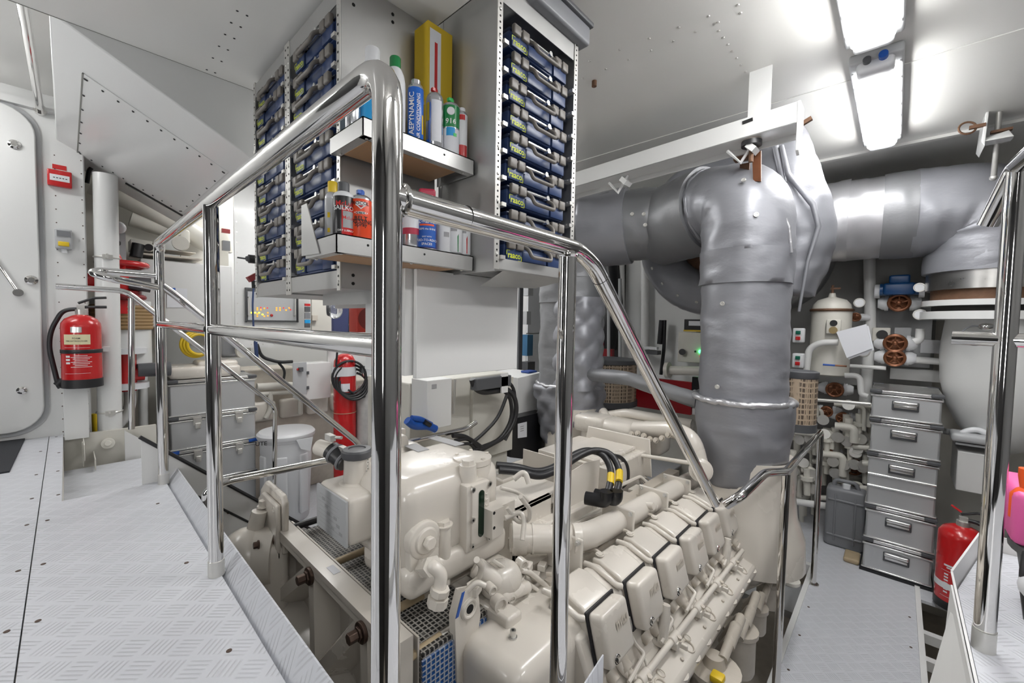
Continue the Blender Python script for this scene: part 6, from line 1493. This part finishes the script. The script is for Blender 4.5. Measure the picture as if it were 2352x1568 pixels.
cbn = thing('motor_control_box', 'off-white control box with a green lamp behind the big riser', 'control box', PY(1590, 800, 4.75))
pbx(MB(offw), 1558, 762, 1622, 835, 4.7, .15).build('case', cbn, bevel=.006); b = MB(blackp).cyl(PY(1567, 808, 4.70), PY(1567, 808, 4.66), .035, n=18); b.build('rotary_switch', cbn)
MB(ledg).ball(PY(1608, 807, 4.69), .018, n=14).build('green_lamp', cbn); MB(ledr).ball(PY(1609, 818, 4.69), .012, n=10).build('red_lamp', cbn); MB(blackp).ball(PY(1597, 807, 4.69), .012, n=10).build('button', cbn)
b = MB(blackp); pbx(b, 1572, 733, 1622, 760, 4.7, .1); b.use(sheld); pbx(b, 1582, 737, 1612, 748, 4.69, .01); b.use(yellowc); pbx(b, 1570, 757, 1622, 762, 4.68, .1); tag(b.build('instrument_case'), 'black instrument with yellow edge above the off-white control box', 'instrument')
b = MB(offw); b.cyl(PY(1535, 850, 4.6), PY(1610, 852, 4.6), .05, n=20).cyl(PY(1530, 850, 4.6), PY(1538, 850, 4.6), .09, n=24); tag(b.build('flanged_pipe'), 'off-white flanged pipe below the off-white control box', 'pipe')
b = MB(whitem)
for x in (1428, 1481): b.p().cyl(PY(x, 560, 4.8), PY(x+1, 830, 4.8), .035 if x < 1450 else .05, n=14)
for o, s_ in zip(b.build_each('conduit_pipe'), ('thin pale conduit on the dark wall left of the wide one', 'wide pale vertical pipe on the wall between the risers')): tag(o, s_, 'pipe')
b = MB(blackp)
for (pts, r) in ((((1527, 735), (1525, 800), (1518, 860)), .02), (((1520, 735), (1515, 790)), .03), (((1400, 600), (1410, 700), (1395, 800)), .12)): b.p().tube([PY(x, y, 4.75) for x, y in pts], r, 10, bend=.05)
for o, s_ in zip(b.build_each('dark_hose'), ('thin dark hose on the wall beside the control box', 'thick dark hose end beside the thin one', 'bulky dark bundle in the shade right of the slim riser')): tag(o, s_, 'hose')
b = MB(sheld); pbx(b, 1470, 795, 1508, 803, 4.6, .06); b.use(dgrey); pbx(b, 1465, 803, 1510, 815, 4.6, .1); tag(b.build('power_strip'), 'white power strip on a dark shelf between the risers', 'power strip')
b = MB(redd); pbx(b, 1375, 800, 1405, 828, 4.6, .06); b.use(pinkred); pbx(b, 1377, 775, 1384, 800, 4.6, .05); tag(b.build('red_tin'), 'dim red tins on the shelf behind the tan filter', 'tin')
b = MB(lgrey)
for x in (1398, 1424): b.p().cyl(PY(x, 640, 4.5), PY(x, 830, 4.5), .02, n=10)
for o, s_ in zip(b.build_each('shelf_post'), ('slim grey shelf upright close to the slim riser', 'slim grey shelf upright nearer the middle')): tag(o, s_, 'post')
# ------------------------------------------------------------------ grey transport boxes on the lower walkway
Yz = 4.18
q = [PY(1998, 893, Yz), PY(1996, 958, Yz), PY(1990, 1035, Yz), PY(1985, 1158, Yz), PY(1980, 1232, Yz)]
zs = [PY(2000, 893, Yz).z, PY(2000, 958, Yz).z, PY(1998, 1036, Yz).z, PY(1990, 1156, Yz).z, PY(1985, 1232, Yz).z, ZL+.02]
xA, xB = -.128, .262
labs = ['topmost embossed aluminium box of the tall stack on the lower walkway', 'second embossed aluminium box from the top of the walkway stack', 'deep ribbed aluminium box in the middle of the walkway stack', 'second embossed aluminium box from the bottom of the walkway stack', 'bottom embossed aluminium box on its black base, in the walkway stack']
for i in range(5):
    t = zarges('storage_box', labs[i], xA+.004*(i % 2), xB+.004*(i % 2), Yz, Yz+.58, zs[i+1]+.002, zs[i], 'y', alubox, 'stacked aluminium boxes on the walkway')
    xm = (xA+xB)/2; zh = zs[i]-.10
    b = MB(dgrey).rbox((xm, Yz-.002, zh-.005), (.145, .012, .07), .006); rc_ = b.build('handle_recess', t)
    b = MB(alubright).rbox((xm, Yz-.016, zh+.016), (.135, .022, .026), .008, 3).rbox((xm, Yz-.010, zh-.01), (.125, .01, .025), .004, 2); b.build('handle', rc_)
    if i == 2:
        b = MB(alubright)
        for k in (0, 1): z = zs[i]-.17-.09*k; b.p().cyl((xA+.01, Yz+.006, z), (xB-.01, Yz+.006, z), .009, n=10)
        b.build_each('rib', t)
b = MB(blackp).bx(xA-.01, xB+.01, Yz-.01, Yz+.58, ZL, ZL+.02); tag(b.build('base_board'), 'black base board under the aluminium box stack', 'board')
# jerry can
j0, j1 = PY(1898, 1115, 4.45), PY(1985, 1235, 4.45)
jc = thing('jerry_can', 'grey plastic canister standing on the plates beside the box stack', 'canister', ((j0.x+j1.x)/2, 4.5, ZL))
xc, wj = (j0.x+j1.x)/2, (j1.x-j0.x); zt_ = j0.z
b = MB(mgrey).rbox((xc, 4.53, (ZL+zt_)/2), (wj, .17, zt_-ZL), .03, 4)
for x in (-.25, .25): b.rbox((xc+x*wj, 4.447, (ZL+zt_)/2), (wj*.06, .02, (zt_-ZL)*.8), .008)
for z in (.2, .8): b.rbox((xc, 4.447, ZL+(zt_-ZL)*z), (wj*.9, .02, .02), .008)
b.build('body', jc); b = MB(mgrey).tube([(xc-.09, 4.53, zt_-.01), (xc-.08, 4.53, zt_+.05), (xc+.06, 4.53, zt_+.05), (xc+.08, 4.53, zt_-.01)], .016, 12, bend=.03); b.build('handle', jc); b = MB(sheld).cyl((xc+.0, 4.5, zt_), (xc+.0, 4.5, zt_+.035), .028, n=16); b.build('cap', jc)
g = PY(1958, 1255, 4.3); b = MB(tan).rbox((g.x, g.y, ZL+.02), (.10, .18, .04), .015); tag(b.build('work_glove'), 'brownish glove lying in front of the grey canister', 'glove')
# extinguisher
t, c, f, s, top, cy = extinguisher('red fire extinguisher standing on the lower walkway beside the box stack', (.375, 4.02, ZL+.02), .115, .50, (-.25, -1, 0))
b = MB(sheld).patch(c+V((0, 0, .30)), s, (0, 0, 1), .12, .012, .115, .001).patch(c+V((0, 0, .285)), s, (0, 0, 1), .09, .008, .115, .001)
for k in range(7): b.patch(c+V((0, 0, .24-.02*k)), s, (0, 0, 1), .06, .004, .115, .001, 6, .02).patch(c+V((0, 0, .24-.02*k)), s, (0, 0, 1), .022, .010, .115, .001, 4, -.045)
for (w, h, x, z) in ((.15, .002, 0, .262), (.15, .002, 0, .09)): b.patch(c+V((0, 0, z)), s, (0, 0, 1), w, h, .115, .001)
b.patch(c+V((0, 0, .30)), s, (0, 0, 1), .03, .03, .115, .001, 4, .10); b.build('printed_panel', cy)
MB(sheld).lathe([(.116, -.02), (.117, -.02), (.117, .02), (.116, .02)], c+V((0, 0, .16)), n=8 if False else 36).build('strap', t)
b = MB(black).tube([top+V((0, 0, .045)), top+s*.08+V((0, 0, .05)), top+s*.16+V((0, 0, -.05)), top+s*.17+V((0, 0, -.3))], .012, 12, bend=.08); b.build('hose', t)
MB(red).tube([top+V((0, 0, .09))-s*.01, top+V((0, 0, .12))-s*.06], .007, 8).build('trigger', t)
# white bollard cabinet behind it
wcx = thing('switch_pedestal', 'low white pedestal cabinet behind the walkway extinguisher', 'cabinet', PY(2250, 1100, 4.4))
pbx(MB(whitem), 2200, 1035, 2300, 1145, 4.35, .4).build('body', wcx, bevel=.006); b = MB(lgrey); pbx(b, 2195, 1015, 2300, 1035, 4.33, .4); b.rbox(PY(2240, 1005, 4.4), (.25, .2, .06), .02); b.build('top_plate', wcx)
b = MB(sheld).tube([PY(2195, 1010, 4.4), PY(2215, 990, 4.4), PY(2245, 985, 4.4), PY(2275, 1000, 4.4)], .02, 10, bend=.05); b.build('conduit', wcx)
# things on the right-hand landing
bb = PZ(2352, 1475, 0)
tb = thing('tool_bucket', 'black plastic bucket on the right-hand landing at the edge of the photo', 'bucket', (.42, 1.70, 0))
b = MB(dgrey).lathe([(.13, 0), (.135, .005), (.165, .20), (.18, .205), (.18, .225), (.165, .225), (.155, .21), (.14, .02), (0, .02)], (.42, 1.70, 0), n=36); b.build('bucket', tb)
p = PX(2345, 1380, .285); b = MB(black).tube([V((.27, 1.63, .215)), V((.262, 1.60, .16)), V((.275, 1.60, .06))], .016, 10, bend=.03); b.build('grip', tb)
pk = thing('pink_caddy', 'pink plastic caddy of bottles above the black bucket', 'caddy', (.44, 1.75, .225))
MB(pink).rbox((.405, 1.75, .295), (.34, .24, .14), .02).build('tray', pk)
ob = thing('spray_bottle', 'orange capped bottle standing in the pink caddy', 'bottle', (.33, 1.72, .42)); b = MB(orange).lathe([(.03, 0), (.03, .06), (.02, .075), (.014, .08), (.018, .11), (.018, .13), (0, .132)], (.262, 1.665, .29), n=20); b.build('bottle', ob)
ob2 = thing('spray_bottle', 'lighter orange bottle leaning behind the first in the pink caddy', 'bottle', (.38, 1.7, .42)); b = MB(mat('light_orange_plastic', (.85, .25, .02), .4)).lathe([(.03, 0), (.03, .05), (.02, .07), (0, .075)], (.315, 1.70, .33), n=20); b.build('bottle', ob2)
b = MB(sheld).ball((.285, 1.60, .145), .04, (1, 1, 1), 16); tag(b.build('sponge'), 'pale blue-white round sponge on the rim of the black bucket', 'sponge')
# ------------------------------------------------------------------ valves and piping behind the boxes
Yv = 4.75
def hwheel(name, label, px, py, r, Y, body=True, m=copper):
    c = PY(px, py, Y); t = thing(name, label, 'valve', c, 'bronze handwheel valves')
    b = MB(m).torus(c, (0, -1, 0), r*.86, r*.16, 26, 8); 
    for k in range(5): a = 2*PI*k/5+.3; b.tube([c, c+V((math.cos(a)*r*.86, 0, math.sin(a)*r*.86))], r*.09, 6)
    b.ball(c, r*.28, (1, .8, 1), 12); b.build('handwheel', t)
    b = MB(m).ball(c+V((0, .07, 0)), r*.92, (1, .7, 1), 18).cyl(c, c+V((0, .1, 0)), r*.18, n=10); b.build('body', t)
    b = MB(sheld)
    for s_ in (-1, 1): b.p().lathe([(r*.55, -.02), (r*.85, -.02), (r*.85, .005), (r*.75, .005), (r*.75, .02), (r*.5, .05)], c+V((s_*r*1.15, .10, 0)), (s_, 0, 0), 22)
    b.build_each('flange', t)
    return t
VL = [(2065, 695, .075, 'bronze handwheel valve directly under the blue valve actuator'), (2056, 788, .078, 'bronze handwheel valve right of the hanging papers'), (2055, 822, .072, 'bronze handwheel valve just above the box stack, under another'), (1917, 895, .068, 'bronze handwheel valve beside the tan air filter'), (1960, 1073, .07, 'bronze handwheel valve beside the middle of the box stack'), (1965, 728, .04, 'small bronze valve below the round gauge'), (1935, 960, .05, 'small bronze valve low behind the tan air filter'), (1898, 945, .05, 'tilted bronze valve below the tan filter level'), (1900, 1040, .05, 'bronze valve in the shade behind the rail post')]
for px, py, r, lb in VL: hwheel('handwheel_valve', lb, px, py, r, Yv)
bv = thing('valve_actuator', 'deep blue valve actuator above the handwheel valves', 'actuator', PY(2065, 660, Yv))
c = PY(2065, 664, Yv); b = MB(bluev).rbox(c, (.20, .14, .10), .02).rbox(c+V((0, 0, .08)), (.13, .13, .07), .015).cyl(c+V((-.12, 0, .0)), c+V((.12, 0, .0)), .05, n=20); b.build('housing', bv)
b = MB(sheld).p().cyl(c+V((-.155, .05, -.01)), c+V((-.12, .05, -.01)), .06, n=22).p().cyl(c+V((.12, .05, -.01)), c+V((.155, .05, -.01)), .06, n=22); b.build_each('flange', bv)
# pressure vessel
c0 = PY(1905, 780, 4.55); r = .145
pv = thing('pressure_vessel', 'cream pressure vessel with clamp ring and two round gauges', 'vessel', (c0.x, 4.6, PY(1905, 862, 4.55).z))
zt_, zb_ = PY(1905, 712, 4.55).z, PY(1905, 862, 4.55).z
b = MB(offw).lathe([(r*.9, 0), (r, .01), (r, zt_-zb_), (r*.93, zt_-zb_+.05), (r*.7, zt_-zb_+.09), (r*.2, zt_-zb_+.115), (r*.15, zt_-zb_+.15), (0, zt_-zb_+.15)], (c0.x, 4.6, zb_), n=36); b.build('tank', pv)
MB(rustm).torus((c0.x, 4.6, zt_), (0, 0, 1), r*1.02, .012, 36, 8).build('clamp_ring', pv)
b = MB(rustm).cyl((c0.x, 4.6, zt_+.15), (c0.x, 4.6, zt_+.22), .01, n=10).box((c0.x+.02, 4.6, zt_+.19), (.07, .015, .015)); b.build('vent_cock', pv)
pg = PY(1915, 750, 4.43); b = MB(offw).rbox(pg, (.10, .04, .12), .008).build('gauge_plate', pv)
b = MB(black).p().cyl(pg+V((0, -.02, .03)), pg+V((0, -.026, .03)), .026, n=22); b.use(mat('brass', (.55, .42, .22), .3, .8)).p().cyl(pg+V((0, -.02, -.03)), pg+V((0, -.03, -.03)), .030, n=22); b.build_each('gauge', pv)
b = MB(blue).cyl(PY(1890, 837, 4.42), PY(1918, 839, 4.42), .008, n=8); b.use(copper).cyl(PY(1918, 839, 4.42), PY(1945, 841, 4.42), .007, n=8); tag(b.build('valve_lever'), 'blue and brown valve lever in front of the cream vessel', 'lever')
# push button boxes
for (px, py, lb) in ((1833, 770, 'upper push button box with green and red keys'), (1832, 828, 'lower push button box with green and red keys')):
    c = PY(px, py, 4.3); t = thing('button_box', lb+' beside the big riser', 'switch', c); MB(sheld).rbox(c+V((0, .04, 0)), (.085, .07, .125), .01).build('case', t)
    MB(mat('dark_green_key', (.0, .13, .08), .4)).rbox(c+V((0, 0, .025)), (.034, .015, .03), .003).build('green_key', t); MB(red).rbox(c+V((0, 0, -.025)), (.034, .015, .03), .003).build('red_key', t)
# papers
pp = [PY(1921, 762, 4.3), PY(1990, 744, 4.3), PY(2003, 800, 4.3), PY(1945, 822, 4.3)]
b = MB(paper).prism(pp, (0, .012, 0)).prism([p+V((.012, .015, -.012)) for p in pp], (0, .004, 0)); tag(b.build('paper_sheaf'), 'sheaf of white papers hanging in front of the valves', 'papers')
# gauges
for (px, py, rr, lb) in ((1974, 695, .035, 'round black pressure gauge on the white stand pipe'), (2112, 660, .032, 'small round gauge right of the blue actuator'), (2113, 722, .038, 'silver round gauge under the wide flange'), (1984, 808, .038, 'round gauge below the hanging papers'), (2245, 985, .03, 'gauge on the pedestal behind the walkway extinguisher')):
    c = PY(px, py, 4.5); t = thing('pressure_gauge', lb, 'gauge', c, 'round pressure gauges'); MB(zinc).cyl(c+V((0, .03, 0)), c, rr, n=24).torus(c, (0, 1, 0), rr, .005, 24, 6).build('case', t); MB(sheld).cyl(c, c-V((0, .001, 0)), rr*.85, n=24).build('dial', t)
def pipes(label, pts, r, Y, m=offw, bend=.08, nm='water_pipe'):
    b = MB(m).tube([PY(x, y, Y) for x, y in pts], r, 16, bend=bend); return tag(b.build(nm), label, 'pipe')
pipes('white stand pipe rising to the dim wall left of the blue actuator', ((1997, 590), (1999, 760), (1990, 880), (1975, 1060), (1970, 1090)), .042, 4.9, whitem)
pipes('white pipe bending over in front of the cream vessel', ((1850, 870), (1858, 800), (1885, 786), (1925, 786)), .026, 4.4, whitem)
pipes('white elbow pipe left of the topmost walkway box', ((1940, 862), (1975, 862), (1978, 905), (1993, 910)), .022, 4.5, whitem)
pipes('white bent pipe right of the upper handwheel valve', ((2100, 785), (2112, 780), (2114, 755)), .028, 4.6, whitem)
pipes('horizontal white pipe above the box stack', ((2085, 825), (2190, 832)), .028, 4.85, whitem)
pipes('thin horizontal pipe at the level of the topmost box', ((1830, 915), (1920, 921), (2000, 928)), .014, 4.35, zinc)
pipes('thin horizontal pipe under the hanging papers', ((1950, 840), (2035, 845)), .018, 4.8, whitem)
pipes('pale horizontal pipe behind the walkway rail posts', ((1815, 1150), (1960, 1170)), .03, 4.6, whitem)
pipes('grey pipe stub right of the topmost box', ((2150, 915), (2230, 922)), .03, 4.9, lgrey)
pipes('white pipe behind the second box', ((2140, 985), (2230, 1000)), .025, 4.9, lgrey)
b = MB(offw).rbox(PY(2024, 768, 4.85), (.12, .08, .12), .01); b.use(blackp).cyl(PY(2026, 768, 4.80), PY(2026, 768, 4.79), .038, n=20); tag(b.build('flow_meter'), 'cream meter with a black dial right of the hanging papers', 'meter')
pbx(b := MB(lgrey), 2055, 752, 2092, 785, 4.9, .1); tag(b.build('junction_box'), 'pale grey junction box beside the cream meter', 'box')
pbx(b := MB(whitem), 2045, 845, 2180, 880, 5.0, .1); tag(b.build('pump_cover'), 'pale cover plate behind the top of the box stack', 'cover')
pbx(b := MB(sheld), 2115, 780, 2160, 812, 5.0, .1); tag(b.build('cable_cover'), 'white rectangular cover left of the white vessel', 'cover')
pbx(b := MB(lgrey), 1985, 690, 2135, 845, 5.15, .05); tag(b.build('pipe_backboard'), 'grey back board behind the handwheel valves', 'board')
# low manifold clutter between the rail posts and the boxes
mf = thing('valve_manifold', 'crowded low manifold of off-white pipes and valves behind the walkway rail', 'manifold', PY(1900, 1080, 4.85))
rnd = random.Random(5); b = MB(offw)
for i in range(70):
    x, y = 1815+175*rnd.random(), 925+220*rnd.random(); r_ = .014+.02*rnd.random(); Yq = 4.62+.4*rnd.random()
    l = 25+45*rnd.random()
    if i % 2: b.p().tube([PY(x, y, Yq), PY(x+l, y+l*.1, Yq), PY(x+l, y+l*.9, Yq)], r_, 10, bend=.04)
    else: b.p().cyl(PY(x, y, Yq), PY(x, y+l*1.3, Yq), r_, n=12).cyl(PY(x, y+l*.4, Yq), PY(x, y+l*.4+8, Yq), r_*1.9, n=14)
b.build_each('pipe_run', mf)
b = MB(zinc)
for i in range(24): x, y = 1820+170*rnd.random(), 930+210*rnd.random(); b.p().lathe([(.03, -.015), (.045, -.015), (.045, .015), (.03, .015)], PY(x, y, 4.66), (rnd.random()-.5, -1, .3*rnd.random()), 16)
b.build_each('flange', mf)
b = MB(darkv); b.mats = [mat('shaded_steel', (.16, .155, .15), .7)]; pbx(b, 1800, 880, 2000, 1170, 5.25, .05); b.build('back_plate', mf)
tag(MB(lgrey).bx(-.95, -.42, 3.55, 4.0, -1.35, -1.30).build('bilge_plate'), 'grey plate low in the gap beside the lower walkway', 'plate')
for (px, py, s_) in ((1822, 1275, 'uppermost'), (1822, 1305, 'middle'), (1815, 1330, 'lowest')):
    q = PX(px, py, -.47); tag(MB(offw).lathe([(.05, -.03), (.06, -.02), (.06, .0), (.03, .01), (.03, .04)], q, n=18).build('sea_valve'), s_+' of three cream round sea valves in the gap beside the lower walkway', 'valve')
# vessel at the far right edge: pale drum
"""
"""
# hull-side structure right of the walkway
b = MB(offw)
for k, y in enumerate((2.5, 2.9, 3.3)): b.tube([(.22, y, -1.3), (.6, y+.1, -1.28), (.95, y+.12, -1.2)], .035, 10)
struct(b.build('trim_16'))
